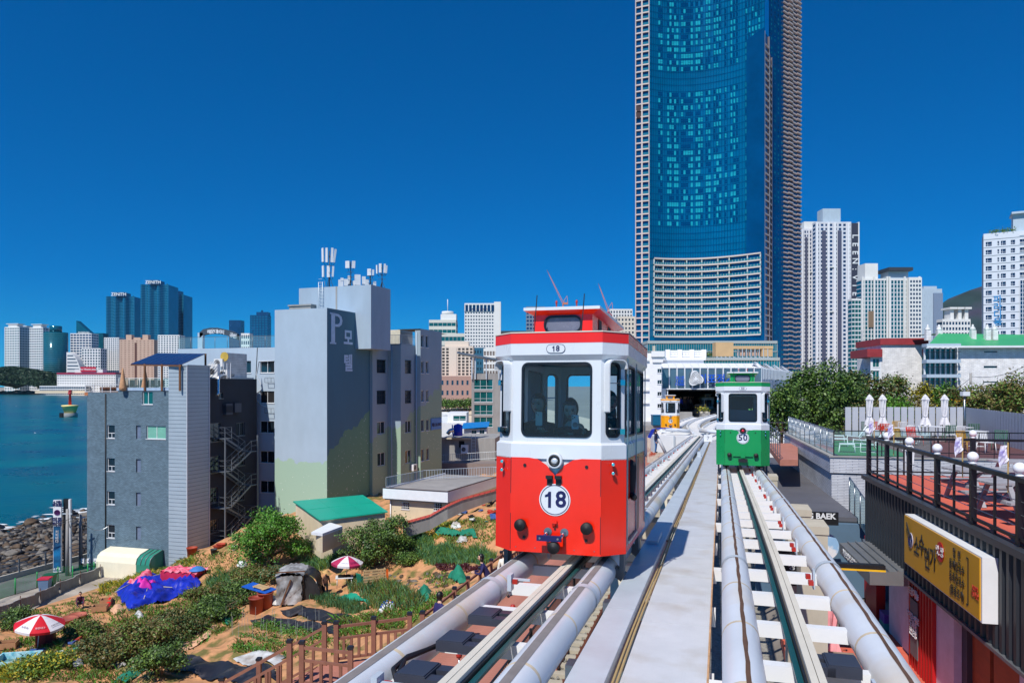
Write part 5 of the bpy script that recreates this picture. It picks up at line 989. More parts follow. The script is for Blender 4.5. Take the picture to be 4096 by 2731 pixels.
# ================================================================ plants
def leafmat(name, c1, c2, rough=.55, sc=1.3, trans=.25):
    m = M(name, c1, rough, var=.3, scale=sc*2, col2=c2, thr=.5, soft=.18); return m
lf_bright = leafmat('leaf_bright', (50,112,24), (96,152,38)); lf_dark = leafmat('leaf_dark', (42,70,32), (80,104,44)); lf_mid = leafmat('leaf_mid', (64,104,38), (112,138,52)); lf_olive = leafmat('leaf_olive', (86,84,40), (122,106,54)); lf_blue = leafmat('leaf_bluegreen', (56,104,70), (96,140,92)); lf_red = leafmat('leaf_red', (92,34,40), (60,24,34)); lf_yel = leafmat('leaf_yellow', (196,172,30), (130,140,40)); barkm = M('bark', (96,76,58), .9, var=.3, scale=5, bump=.6); twigm = M('twig', (140,116,92), .9, var=.2)
def quads_mesh(name, c, d1, d2, m):
    n = len(c); v = np.stack([c-d1, c+d2*.6-d1*.1, c+d1, c-d2*.6+d1*.1], 1).reshape(-1, 3); me = bpy.data.meshes.new(name); me.vertices.add(4*n); me.vertices.foreach_set('co', v.astype(np.float32).ravel()); me.loops.add(4*n); me.loops.foreach_set('vertex_index', np.arange(4*n, dtype=np.int32)); me.polygons.add(n); me.polygons.foreach_set('loop_start', np.arange(0, 4*n, 4, dtype=np.int32)); me.polygons.foreach_set('loop_total', np.full(n, 4, np.int32))
    ms = m if isinstance(m, (list, tuple)) else [m]
    for q in ms: me.materials.append(q)
    if len(ms) > 1: me.polygons.foreach_set('material_index', rng.choice(len(ms), n, p=[.62,.38] if len(ms) == 2 else None).astype(np.int32))
    me.update(); me.validate(); return me
def rdir(n): a = rng.standard_normal((n,3)); return a/np.linalg.norm(a, axis=1, keepdims=True)
def crown_mesh(name, blobs, n, ls, m, up=.4):
    """blobs: (x,y,z,rx,ry,rz); leaves gather in twig-end clumps inside and on the blobs"""
    vol = np.array([b[3]*b[4]*b[5] for b in blobs])**.66; pr = vol/vol.sum(); nc = max(10, n//26); bi = rng.choice(len(blobs), nc, p=pr); B = np.array(blobs); d = rdir(nc); d[:,2] = np.where(d[:,2] < -.5, -d[:,2], d[:,2]); r = rng.random(nc)**.35
    cc = B[bi,:3]+d*r[:,None]*B[bi,3:]; k = rng.integers(0, nc, n); sp = ls*2.6; c = cc[k]+rng.normal(0, sp, (n,3))*np.array([1,1,.7])
    nr = rdir(n)*.8+np.array([0,0,up])+(d[k])*.5; nr /= np.linalg.norm(nr, axis=1, keepdims=True); a = np.cross(nr, rdir(n)); a /= np.linalg.norm(a, axis=1, keepdims=True)+1e-6; b = np.cross(nr, a); s = ls*rng.uniform(.6, 1.3, n)[:,None]; return quads_mesh(name, c, a*s, b*s, m)
def tree(name, label, loc, blobs, n, ls, m, trunk_r=.12, cat='tree', group=None, stems=1):
    t = thing(name, label, cat, loc, 0, group); top = max(b[2] for b in blobs); b_ = MB()
    for k in range(stems):
        a = random.uniform(0,6); p0 = Vector((.15*k*cos(a),.15*k*sin(a),-.3)); tgt = blobs[k % len(blobs)]; q = Vector(tgt[:3]); mid = p0.lerp(q,.5)+Vector((random.uniform(-.2,.2),random.uniform(-.2,.2),.1)); b_.tube([p0, mid, q], [trunk_r, trunk_r*.75, trunk_r*.3], 8)
        for bl in blobs:
            e = Vector(bl[:3])+Vector((random.uniform(-.6,.6)*bl[3],random.uniform(-.6,.6)*bl[4],random.uniform(-.2,.6)*bl[5])); b_.tube([mid, mid.lerp(e,.5)+Vector((0,0,.1)), e], [trunk_r*.5, trunk_r*.3, trunk_r*.1], 5)
    b_.build('trunk', barkm, t); link('crown', crown_mesh('crown', blobs, n, ls, m), t); return t
def blobset(w, h, d, k, z0=.25, seed=0):
    r = random.Random(seed); out = [(0,0,h*(z0+.35),w*.38,d*.38,h*.42)]
    for i in range(k):
        a = 2*pi*i/k+r.uniform(-.3,.3); q = r.uniform(.26,.36); out.append((w*q*cos(a), d*q*sin(a), h*r.uniform(z0+.05,.78), w*r.uniform(.15,.23), d*r.uniform(.14,.22), h*r.uniform(.13,.22)))
    return out
def gz(p): return Vector((p.x, p.y, float(G(p.x, p.y))))
b1 = gz(gp(1088,2262)); sc = b1.y/F; tree('round_tree', 'dense bright green round tree beside the fire stair', b1, blobset(318*sc, 250*sc, 5.2, 11, -.02, 3), 15000, .085, [lf_bright, lf_mid], .14)
b2 = gz(gp(1500,2262)); sc = b2.y/F; tree('dark_tree', 'dark evergreen small tree behind the parasol in the garden', b2, blobset(245*sc, 222*sc, 4.2, 10, -.02, 5), 11000, .075, [lf_dark, lf_mid], .12)
b3 = gz(gp(1600,2235)); tree('evergreen_shrub', 'small bushy shrub right of the dark garden tree', b3, blobset(2.2,2.2,2,5,.1,6), 2500, .07, [lf_mid, lf_dark], .05, 'shrub')
b3 = gz(gp(1345,2160)); tree('potted_shrub', 'low round bush against the porch wall', b3+Vector((0,0,.6)), blobset(1.1,1.0,1,4,.1,7), 900, .05, [lf_bright, lf_mid], .04, 'shrub')
def shrub(px, py, w, h, m, label, n=2600, ls=.06, twig=20, group='wild shrubs on the garden slope', seed=0):
    p = gz(gp(px, py)); t = thing('bramble_shrub', label, 'shrub', p, 0, group); link('foliage', crown_mesh('foliage', blobset(w, h, w*.9, 6, .1, seed), n, ls, m), t)
    b = MB(); r = random.Random(seed)
    for i in range(twig): a = r.uniform(0,6.3); q = r.uniform(.1,.55)*w; b.tube([(.1*cos(a),.1*sin(a),0),(q*.5*cos(a),q*.5*sin(a),h*.6),(q*cos(a),q*sin(a),h*r.uniform(.6,1.15))], [.014,.01,.004], 4, False)
    b.build('twigs', twigm, t); return t
BR = [(700,2560,3.6,1.7,[lf_dark,lf_olive],'broad tangled bramble mass in the middle of the garden slope'),(560,2600,3.4,1.6,[lf_olive,lf_mid],'olive tangled bramble above the green netting strip'),(860,2480,3.0,1.5,[lf_dark,lf_mid],'dense bramble below the blue board and vats'),(430,2660,3.2,1.5,[lf_olive,lf_dark],'bramble thicket strewn with white scraps'),(640,2700,2.8,1.4,[lf_dark,lf_mid],'low dark bramble at the black mulch sheet corner'),(960,2420,2.6,1.7,[lf_dark,lf_mid],'dark green bush left of the brown vats'),(800,2420,2.0,1.2,[lf_olive,lf_mid],'dry grey twigged bush right of the blue tarpaulin'),(910,2400,1.8,1.1,[lf_olive,lf_olive],'dry leafless thorn bush above the dark vat bush'),(1010,2330,2.8,1.3,[lf_olive,lf_mid],'olive scrub under the bright round tree'),(1110,2320,2.2,1.0,[lf_olive,lf_blue],'scrub heap beside the plastic sheeted shelter'),(330,2560,2.4,1.2,[lf_mid,lf_olive],'bramble right of the red and white market umbrella'),(60,2520,2.0,1.5,[lf_dark,lf_mid],'dark shrub left of the red and white market umbrella'),(170,2690,2.6,.9,[lf_mid,lf_yel],'low weeds with yellow flowers behind the paddling pool'),(1625,2260,1.6,.9,[lf_mid,lf_dark],'leafy weeds beside the pallet screen')]
for i, (px, py, w, h, m, lb) in enumerate(BR): shrub(px, py, w, h, m, lb, int(1400*w*w**.3), .065, 26 if m[0] is lf_olive else 12, seed=i)
def inpoly(x, y, poly):
    c = np.zeros(np.shape(x), bool); j = len(poly)-1
    for i in range(len(poly)):
        xi, yi, xj, yj = *poly[i], *poly[j]; c ^= ((yi > y) != (yj > y)) & (x < (xj-xi)*(y-yi)/(yj-yi+1e-9)+xi); j = i
    return c
def gpoly(px): return [tuple(gp(a, b).xy) for a, b in px]
def inside(poly, n):
    A_ = np.array(poly); lo, hi = A_.min(0), A_.max(0); x = rng.uniform(lo[0], hi[0], n*4); y = rng.uniform(lo[1], hi[1], n*4); k = inpoly(x, y, poly); return x[k][:n], y[k][:n]
def blades(name, label, px, n, h, w, m, rows=0, spread=.25, kind='stuff'):
    """upright leaf blades over a patch of ground outlined in photo pixels"""
    poly = gpoly(px); x, y = inside(poly, n)
    if rows: u = x*UU.x+y*UU.y; v = x*VV.x+y*VV.y; u = np.round(u/rows)*rows+rng.normal(0, .05, len(u)); x, y = u*UU.x+v*VV.x, u*UU.y+v*VV.y
    k = len(x); z = G(x, y); a = rng.uniform(0, 6.3, k); hh = h*rng.uniform(.6, 1.2, k); ln = rng.normal(0, spread, (k,2))*hh[:,None]; ww = w*rng.uniform(.6,1.2,k)
    p0 = np.stack([x-ww*np.cos(a), y-ww*np.sin(a), z-.03], 1); p1 = np.stack([x+ww*np.cos(a), y+ww*np.sin(a), z-.03], 1); p2 = np.stack([x+ln[:,0]*.5, y+ln[:,1]*.5, z+hh*.6], 1); p3 = np.stack([x+ln[:,0]*1.3, y+ln[:,1]*1.3, z+hh], 1)
    off = (p1-p0)*.4; v = np.stack([p0, p1, p2+off, p3, p2-off], 1).reshape(-1,3); me = bpy.data.meshes.new(name); me.from_pydata(v.tolist(), [], np.arange(5*k).reshape(-1,5).tolist())
    ms = m if isinstance(m, (list,tuple)) else [m]
    for q in ms: me.materials.append(q)
    if len(ms) > 1: me.polygons.foreach_set('material_index', rng.integers(0, len(ms), k).astype(np.int32))
    return link(name, me, None, label=label, kind=kind)
blades('garlic_bed', 'tall green garlic leaves in the bed behind the green mat', [(1395,2330),(1560,2335),(1690,2400),(1680,2445),(1500,2440),(1440,2380),(1395,2372)], 3600, .55, .022, [lf_blue, lf_mid, lf_olive], .3)
blades('onion_row', 'bluish spring onion rows in front of the green mat', [(1240,2380),(1300,2392),(1400,2412),(1480,2430),(1440,2452),(1330,2425),(1245,2400)], 1500, .42, .02, [lf_blue, lf_dark], .22, .12)
blades('leek_field', 'long strip of green leeks below the cream house wall', [(1640,2205),(1760,2190),(1940,2200),(1990,2235),(1930,2262),(1700,2258)], 3800, .5, .022, [lf_blue, lf_mid], .3)
blades('garlic_strip', 'garlic leaves between the dark tree and the net heap', [(1600,2165),(1700,2150),(1740,2175),(1720,2195),(1610,2200)], 1300, .5, .022, [lf_blue, lf_mid], .3)
blades('garlic_slope', 'grey green garlic slope under the bright round tree', [(820,2330),(900,2295),(1010,2270),(1060,2310),(980,2380),(850,2375)], 3000, .5, .022, [lf_blue, lf_mid], 0)
blades('garlic_patch', 'grey green garlic patch left of the parasol', [(1200,2250),(1350,2200),(1390,2240),(1300,2285),(1220,2290)], 1800, .5, .022, [lf_blue, lf_mid], 0)
blades('lettuce_bed', 'dark red lettuce row beside the boardwalk railing', [(1740,2262),(1830,2255),(1930,2275),(1930,2292),(1830,2280),(1750,2276)], 1300, .16, .05, [lf_red], 0, .5)
GRASS = [((0,2480),(150,2440),(300,2400),(460,2330),(620,2290),(700,2330),(520,2400),(470,2450),(250,2500),(80,2540)), ((560,2280),(690,2235),(800,2215),(930,2200),(990,2240),(900,2290),(830,2300),(760,2290)), ((480,2440),(620,2430),(800,2330),(860,2400),(960,2480),(860,2560),(650,2600),(400,2660),(300,2580)), ((0,2560),(240,2520),(330,2600),(560,2731),(0,2731)), ((1640,2120),(1760,2085),(1860,2095),(1800,2140),(1680,2160)), ((1010,2490),(1130,2500),(1290,2535),(1400,2560),(1390,2610),(1150,2580),(1000,2540)), ((940,2560),(1080,2570),(1230,2600),(1220,2640),(1050,2600),(930,2620)), ((1330,2480),(1450,2460),(1620,2440),(1800,2370),(1850,2380),(1680,2480),(1500,2530),(1360,2560)), ((1700,2290),(1800,2300),(1860,2330),(1760,2350),(1690,2320)), ((1750,2130),(1960,2060),(2000,2120),(1960,2180),(1800,2180))]
for i, g_ in enumerate(GRASS): blades('grass', ['low green weeds along the netting fence','short green weeds by the brick building foot','weeds covering the slope under the blue tarpaulin','rough weeds at the garden corner by the paddling pool','yellow green weeds under the coped wall','green leafy rows beside the mulch sheets','potato leaf row below the mulch sheets','weeds beside the boardwalk railing','sparse weeds on the earth bank','weeds in the upper junk plot'][i], g_, [2600,2200,4200,3000,900,900,600,2000,500,1200][i], [.16,.2,.28,.24,.28,.2,.2,.28,.15,.18][i], .032, [lf_mid, lf_bright, lf_olive] if i != 4 else [lf_yel, lf_mid], 0, .6)
blades('rape_flowers', 'yellow flowering rape plants along the netting fence', [(395,2345),(470,2330),(600,2285),(640,2300),(560,2330),(470,2360),(400,2375)], 900, .35, .03, [lf_yel, lf_mid, lf_yel], 0, .5)
blades('rape_flowers', 'yellow flowers beside the red flowering bush', [(705,2250),(770,2235),(790,2250),(740,2275)], 400, .3, .03, [lf_yel, lf_mid], 0, .5)
blades('rape_flowers', 'yellow flowering weeds at the paddling pool', [(0,2680),(110,2660),(130,2700),(0,2731)], 800, .35, .03, [lf_yel, lf_yel, lf_mid], 0, .5)
# row crops: individual leafy plants
cp = [crown_mesh('crop_plant', [(0,0,.1,.16,.16,.1)], 60, .05, lf_mid), crown_mesh('crop_plant', [(0,0,.1,.18,.18,.12)], 60, .055, lf_bright)]
for (xa,ya),(xb,yb),n in (((1010,2505),(1230,2555),18),((1040,2490),(1300,2545),18),((960,2545),(1170,2590),16),((1080,2520),(1330,2570),14),((930,2590),(1060,2610),10)):
    for i in range(n): p = gz(gp(xa+(xb-xa)*i/n, ya+(yb-ya)*i/n)); link('crop_plant', cp[i % 2], None, p, (0,0,i), 'leafy potato plant in a garden row below the mulch sheets', 'plant', 'row crop plants', scale=(.8,.8,.8))
stk = MB().tube([(0,0,-.1),(0,0,1.0)], .008, 5).mesh('cane', M('cane_grey', (170,176,170), .6))
for i in range(26): p = gz(gp(905+i*15+random.uniform(-6,6), 2500+(i % 4)*22+random.uniform(-5,5))); link('garden_cane', stk, None, p, (random.uniform(-.08,.08),random.uniform(-.08,.08),0), 'thin upright plant cane standing among the potato rows', 'cane', 'garden canes')
# ================================================================ sheets, tarps and nets on the ground
def cloth(name, label, px, hgt, m, cat='tarpaulin', step=.14, rough=.06, ridge=2.2, lift=.05, edge=.5, group=None, seed=0):
    poly = gpoly(px); A_ = np.array(poly); lo, hi = A_.min(0), A_.max(0); nx, ny = int((hi[0]-lo[0])/step)+2, int((hi[1]-lo[1])/step)+2; X, Y = np.meshgrid(np.linspace(lo[0],hi[0],nx), np.linspace(lo[1],hi[1],ny), indexing='ij'); k = inpoly(X, Y, poly)
    d = np.full(X.shape, 9.)
    for i in range(len(poly)):
        a, b = A_[i-1], A_[i]; e = b-a; tt = np.clip(((X-a[0])*e[0]+(Y-a[1])*e[1])/(e@e+1e-9), 0, 1); d = np.minimum(d, np.hypot(X-a[0]-tt*e[0], Y-a[1]-tt*e[1]))
    r = np.random.default_rng(seed); ph = r.uniform(0,6,6); X0_, Y0_ = X, Y; X, Y = X+.45*np.sin(Y0_*1.9+ph[4])+.2*np.sin(X0_*3.1), Y+.45*np.sin(X0_*2.3+ph[5])+.2*np.sin(Y0_*3.7); wv = np.sin(X*ridge+Y*ridge*.7+ph[0])+.7*np.sin(X*ridge*2.1-Y*ridge*1.4+ph[1])+.5*np.abs(np.sin(X*ridge*3.3+Y*ridge*2.9+ph[2]))+.4*np.sin(Y*ridge*5+X*1.5+ph[3]); X, Y = X0_, Y0_; Z = G(X,Y)+lift+hgt*np.clip(d/edge,0,1)**.7*(1+.18*wv)+rough*wv*.5*np.clip(d*4,0,1)
    idx = -np.ones(X.shape, int); pts = np.argwhere(k); idx[k] = np.arange(len(pts)); vs = np.stack([X[k],Y[k],Z[k]],1); fs = []
    for i in range(nx-1):
        for j in range(ny-1):
            q = (idx[i,j],idx[i+1,j],idx[i+1,j+1],idx[i,j+1])
            if min(q) >= 0: fs.append(q)
            elif sum(c_ >= 0 for c_ in q) == 3: fs.append(tuple(c_ for c_ in q if c_ >= 0))
    me = bpy.data.meshes.new(name); me.from_pydata(vs.tolist(), [], fs); me.materials.append(m)
    me.polygons.foreach_set('use_smooth', np.ones(len(fs),bool)); return link(name, me, None, label=label, cat=cat, group=group)
mulch = M('mulch_black', (34,34,40), .45, var=.35, scale=2, bump=.3, col2=(84,80,80), thr=.66, soft=.12); wsheet = M('plastic_white', (206,208,206), .5, var=.15, scale=2, bump=.3, col2=(160,150,140)); gmat = M('green_mat', (24,150,118), .6, var=.1, scale=2); bluet = M('tarp_blue', (22,44,170), .45, var=.25, scale=2.5, bump=.25); pinkt = M('tarp_pink', (226,130,150), .7, var=.2, scale=5, bump=.3, col2=(210,60,90)); mag = M('tarp_magenta', (214,40,160), .6, var=.15, scale=3, bump=.3); netg = M('net_green', (20,120,92), .8, var=.25, scale=6, bump=.4); clay = M('cloth_tan', (206,160,126), .85, var=.2, scale=4, bump=.3)
cloth('mulch_sheet', 'black plastic mulch sheet behind the longest garden bed', [(1111,2446),(1205,2420),(1300,2440),(1412,2464),(1414,2510),(1292,2492)], .08, mulch, 'mulch sheet', .12, .03, 1.4, group='mulch sheets')
cloth('mulch_sheet', 'black plastic mulch sheet along the potato rows', [(994,2483),(1070,2460),(1283,2497),(1379,2518),(1370,2533),(1231,2527)], .08, mulch, 'mulch sheet', .12, .03, 1.4, group='mulch sheets')
cloth('mulch_sheet', 'black plastic mulch sheet below the stair foot with torn corner', [(640,2675),(740,2622),(900,2645),(1100,2672),(1110,2731),(784,2703)], .08, mulch, 'mulch sheet', .12, .03, 1.4, group='mulch sheets')
cloth('plastic_sheet', 'crumpled white plastic sheet beside the garden stair', [(922,2645),(1026,2603),(1153,2627),(1120,2678),(1010,2662)], .06, wsheet, 'sheet', .1, .05, 3.5)
cloth('green_mat', 'flat green mat between garlic bed and onion rows', [(1312,2394),(1379,2377),(1516,2405),(1480,2427),(1414,2406)], .05, gmat, 'mat', .12, .01, 1)
cloth('net_strip', 'long green netting strip along the earth bed edge', [(440,2738),(671,2619),(686,2632),(590,2680),(500,2738)], .12, netg, 'net', .1, .05, 3)
cloth('blue_tarpaulin', 'large rumpled blue tarpaulin over a heap of poles', [(462,2372),(601,2312),(780,2306),(808,2338),(714,2388),(584,2427),(514,2448),(480,2400)], .42, bluet, 'tarpaulin', .11, .1, 3.0, seed=3)
cloth('pink_tarpaulin', 'pale pink patterned cloth over the blue tarpaulin', [(498,2362),(560,2318),(618,2318),(622,2338),(540,2362)], .6, pinkt, 'cloth', .11, .1, 2.4, seed=4, edge=.3)
cloth('magenta_cloth', 'bright magenta cloth lying on the blue tarpaulin', [(528,2368),(570,2352),(636,2352),(612,2380),(548,2382)], .66, mag, 'cloth', .1, .1, 3, seed=5, edge=.25)
cloth('tan_cloth', 'tan canvas sheet at the foot of the blue tarpaulin', [(435,2450),(465,2415),(498,2440),(490,2460)], .25, clay, 'cloth', .1, .1, 3)
cloth('red_cloth', 'red cloth beside a brown crate on the slope', [(412,2432),(440,2398),(455,2402),(430,2440)], .35, M('cloth_red', (206,24,24), .7, var=.2), 'cloth', .09, .1, 3)
cloth('net_heap', 'crumpled teal net heap on the bramble edge', [(860,2480),(880,2460),(930,2460),(925,2500),(900,2508)], .4, netg, 'net', .09, .1, 3)
cloth('sacking', 'tan and orange sacking spread on the earth slope', [(690,2600),(790,2525),(860,2500),(890,2510),(840,2550),(740,2608)], .08, clay, 'sacking', .1, .06, 4)
cloth('net_fence_heap', 'torn green net over the upper junk plot', [(1735,2130),(1800,2122),(1900,2125),(1915,2165),(1830,2150),(1735,2152)], .5, netg, 'net', .12, .12, 3)
cloth('net_pile', 'green net bundle beside the boardwalk post', [(1655,2395),(1730,2368),(1720,2405),(1690,2420)], .4, netg, 'net', .1, .1, 3)
cloth('net_tent', 'green net spread on canes in front of the women', [(1780,2330),(1850,2298),(1870,2330),(1830,2340)], .55, netg, 'net', .1, .1, 3)
for px, py, lb in ((965,2265,'white sack lying on the grass left of the round tree'),(1820,2110,'white sack at the coped wall end'),(1845,2165,'white sack on the upper junk plot'),(1095,2415,'white plastic scraps heaped by the vats'),(550,2470,'grey stone coloured sack below the tarpaulin'),(310,2660,'white scraps caught in the bramble'),(480,2660,'white plastic litter in the lower bramble'),(190,2670,'white rubbish heap near the paddling pool')): cloth('white_sack', lb, [(px-24,py+8),(px-10,py-14),(px+22,py-16),(px+28,py+6),(px,py+14)], .28, wsheet, 'sack', .08, .08, 4)
# covered table heap with pink cover, parasol blue
p = gz(gp(735,2320)); t = thing('covered_table', 'table heap under a pink and crimson cover behind the blue tarpaulin', 'table', p, -.25); MB().box(-1.5,1.5,-.7,.7,0,.75).build('cover', M('cover_crimson', (190,30,70), .7, var=.2), t); b = MB(); b.grid([[(x*.2-1.55, y*.2-.75, .78+.09*sin(x*2.3)*cos(y*3)+.12*(random.random()<.15)) for x in range(17)] for y in range(9)]); b.build('top_cloth', pinkt, t); MB().lathe([(0,.35),(.3,.28),(.55,.1),(.6,.05)], (1.2,0,.8), 12).build('blue_parasol', M('parasol_blue', (60,120,190), .6), t)
for i, (x0,y0,x1,y1) in enumerate(((510,2395,620,2355),(500,2360,640,2330),(600,2370,690,2385),(575,2425,590,2390),(460,2395,520,2370),(640,2318,710,2330))):
    a, c = gp(x0,y0), gp(x1,y1); link('pole', MB().tube([(a.x,a.y,float(G(a.x,a.y))+.5),(c.x,c.y,float(G(c.x,c.y))+.66)], .035, 6).mesh('pole', M('pole_grey', (190,180,164), .7)), None, label='old pale pole weighing down the tarpaulin heap', cat='pole', group='poles on the tarpaulin')
# ================================================================ garden furniture and finds
def umbrella(px, py, label, r, h, cols, panels=8, tilt=(.05,.08), rz=0.):
    p = gz(gp(px, py)); t = thing('parasol', label, 'umbrella', p, rz); MB().tube([(0,0,-.2),(0,0,h)], .025, 6).build('pole', frame_w, t)
    for k in range(panels):
        a0, a1 = 2*pi*k/panels, 2*pi*(k+1)/panels; b = MB(); rows = []
        for q in range(5): e = q/4; rows.append([((r*e)*cos(a0+(a1-a0)*j/4)*(1-.03*sin(pi*j/4)*e), (r*e)*sin(a0+(a1-a0)*j/4)*(1-.03*sin(pi*j/4)*e), h-.42*r*e**1.4) for j in range(5)])
        b.grid(rows); b.add([*rows[-1],*[(x*.99,y*.99,z-.14) for x,y,z in rows[-1]]], [(i,i+1,5+i+1,5+i)[::-1] for i in range(4)]); pn = b.build('canopy_panel', cols[k % 2], t)
    for k in range(panels): a = 2*pi*k/panels; MB().tube([(0,0,h-.45*r),(r*.55*cos(a),r*.55*sin(a),h-.2*r)], .01, 4).build('rib', steel, t)
    t.rotation_euler = (tilt[0], tilt[1], rz); return t
um_r = M('umbrella_red', (206,16,36), .6, var=.06); um_w = M('umbrella_white', (226,220,222), .6, var=.06); um_p = M('umbrella_plum', (176,40,84), .6, var=.06)
u1 = umbrella(150, 2597, 'red and white market umbrella with lettered rim at the lower garden', 1.25, 2.0, [um_r, um_w], 8, (.1,.12), .2)
u2 = umbrella(1384, 2342, 'plum and white panelled parasol over a small table in the garden', 1.02, 1.95, [um_p, um_w], 8, (.04,.05), .35)
for u_, ws, col in ((u1, ('송 정 동','해운대구','스마트비치'), (navy, white)), (u2, ('해운대구','SmartBeach','B','B'), (white, navy))):
    for k, w_ in enumerate(ws):
        a = -pi/2+(k-1)*pi/4+pi/8; r_ = (1.25 if u_ is u1 else 1.02)*.8; h_ = 1.95-.42*r_*.75; text(w_, .13, col[k % 2], u_, (r_*cos(a), r_*sin(a), h_+.03), (rad(62),0,a+pi/2), ext=.004)
p = gz(gp(190,2585)); t = thing('maroon_cabinet', 'tall maroon cabinet standing under the market umbrella', 'cabinet', p, .3); MB().box(-.5,.35,-.3,.3,0,1.5).build('case', M('maroon', (110,24,26), .5, var=.15), t); MB().box(-.52,-.02,-.32,-.3,.05,1.45).build('door', M('maroon2', (128,30,30), .5), t)
def vat(px, py, label, r=.42, h=.95):
    p = gz(gp(px,py)); t = thing('plastic_vat', label, 'vat', p, 0, 'brown plastic vats'); vm = M('vat_brown', (146,62,42), .55, var=.1); MB().lathe([(r*.86,0),(r*.9,.02),(r,h*.93),(r*1.1,h*.93),(r*1.1,h),(r*.97,h),(r*.97,h-.06),(0,h-.07)], n=24).build('shell', vm, t); return t
vat(1025,2450,'brown plastic vat standing free below the blue board'); vat(1062,2432,'brown plastic vat carrying the blue board', .44, 1.0)
p = gz(gp(1042,2430)); t = thing('blue_board', 'bright blue board laid over the brown vats', 'board', p+Vector((-.1,.2,1.12)), -.35); t.rotation_euler[1] = .14; MB().box(-1.0,.85,-.5,.55,0,.05).build('sheet', M('board_blue', (20,90,190), .5, var=.1), t)
t = thing('slatted_pallet', 'small slatted wooden pallet on the blue board', 'pallet', p+Vector((0,.15,1.2)), -.4); t.rotation_euler[1] = .14; pw = M('pallet_wood', (190,160,116), .8, var=.2)
for i in range(5): MB().box(-.45,.45,-.3+i*.13,-.22+i*.13,.04,.07).build('slat', pw, t)
for x in (-.38,.3): MB().box(x,x+.08,-.32,.34,0,.04).build('bearer', pw, t)
# plastic sheeted shelter
p = gz(gp(1200,2395)); t = thing('sheeted_shelter', 'rough shelter wrapped in grey and black plastic sheeting', 'shelter', p, .12); sk = M('sheet_grey', (176,176,176), .4, var=.25, scale=2, bump=.4, col2=(120,118,116)); skd = M('sheet_black', (44,44,46), .35, var=.3, scale=2, bump=.3); b = MB(); W_, D_, H_ = 2.4, 2.2, 1.7
def wrinkle(f, nu, nv): return [[Vector(f(i/nu, j/nv))+Vector((.05*sin(i*1.9+j*2.3),.05*sin(j*1.7-i),.04*sin(i*2.7+j))) for i in range(nu+1)] for j in range(nv+1)]
b.smooth = True; b.grid(wrinkle(lambda u,v: (-W_/2+W_*u*.62,-D_/2-.12*(1-v),H_*v), 12, 8)); b.build('front_sheet', sk, t); b = MB(); b.smooth = True; b.grid(wrinkle(lambda u,v: (-W_/2+W_*.62+.04,-D_/2+D_*u,(H_+.0)*v), 10, 8)); b.build('side_sheet', sk, t)
b = MB(); b.smooth = True; b.grid(wrinkle(lambda u,v: (-W_/2-.1+(W_*.62+.25)*u,-D_/2-.1+(D_+.2)*v,H_+.22*sin(pi*u)), 12, 10)); b.build('roof_sheet', sk, t); b = MB(); b.smooth = True; b.grid(wrinkle(lambda u,v: (-W_/2+W_*.66+W_*.42*sin(u*pi/2),-D_/2+.2+(D_-.3)*v,H_*1.02*cos(u*pi/2)+.05), 10, 8)); b.add([(-W_/2+W_*.66,-D_/2+.2,0)]+[(-W_/2+W_*.66+W_*.42*sin(u*pi/20),-D_/2+.2,H_*1.02*cos(u*pi/20)) for u in range(11)], [tuple(range(12))[::-1]]); b.build('black_sheet', skd, t); MB().quad((-W_/2,D_/2,0),(W_*.14,D_/2,0),(W_*.14,D_/2,H_),(-W_/2,D_/2,H_)).build('back_sheet', skd, t); MB().quad((-W_/2,D_/2,0),(-W_/2,-D_/2,0),(-W_/2,-D_/2,H_),(-W_/2,D_/2,H_)).build('end_sheet', sk, t)
MB().bar((-.9,-1.3,0),(-.35,-1.22,1.5), .08).build('prop', wood, t); MB().bar((-W_/2,-D_/2-.1,H_+.25),(W_*.2,-D_/2-.05,H_+.27), .06).build('roof_pole', wood, t)
foamb = M('styrofoam', (228,228,222), .8, var=.05)
for i, (px,py,w_,h_) in enumerate(((1225,2385,.9,.36),(1262,2378,.8,.34),(1240,2362,.9,.5),(1270,2360,.7,.45))):
    p = gz(gp(px,py)); t = thing('foam_box', ['white foam box with bottles in front of the sheeted shelter','white foam box half filled beside the gardener','tall white foam box behind the bottle box','foam box with yellow sacks by the gardener'][i], 'box', p, .3); b = MB().box(-w_/2,w_/2,-.28,-.23,0,h_).box(-w_/2,w_/2,.23,.28,0,h_).box(-w_/2,-w_/2+.05,-.23,.23,0,h_).box(w_/2-.05,w_/2,-.23,.23,0,h_).box(-w_/2+.05,w_/2-.05,-.23,.23,0,.05); b.build('walls', foamb, t); MB().ball((.1,0,h_-.02),.16,8,5,(1.6,1,.6)).build('sack', [M('sack_violet',(120,100,170),.6), wsheet, wsheet, M('sack_yellow',(190,180,40),.6)][i], t)
# little table, chair, pallets under the parasol
p = gz(gp(1385,2345)); t = thing('garden_table', 'low white table covered with a dark cloth under the parasol', 'table', p+Vector((-.1,-.1,0)), .2); MB().box(-.55,.55,-.4,.4,.62,.66).build('top', white, t); b = MB(); b.grid([[(-.4+i*.1,-.3+j*.1,.69+.05*abs(sin(i*1.3+j))) for i in range(9)] for j in range(7)]); b.build('dark_cloth', dark, t)
for x in (-.45,.45):
    for y in (-.32,.32): MB().tube([(x,y,0),(x,y,.62)], .02, 6).build('leg', frame_w, t)
p = gz(gp(1450,2352)); t = thing('plastic_chair', 'green plastic armchair beside the parasol table', 'chair', p, 2.4); cg = M('chair_green', (30,130,104), .5, var=.08); MB().box(-.25,.25,-.24,.24,.42,.46).build('seat', cg, t); b = MB()
for i in range(5): b.boxr((-.2+i*.1,.27,.7),(.06,.03,.5), Matrix.Rotation(-.15,3,'X'))
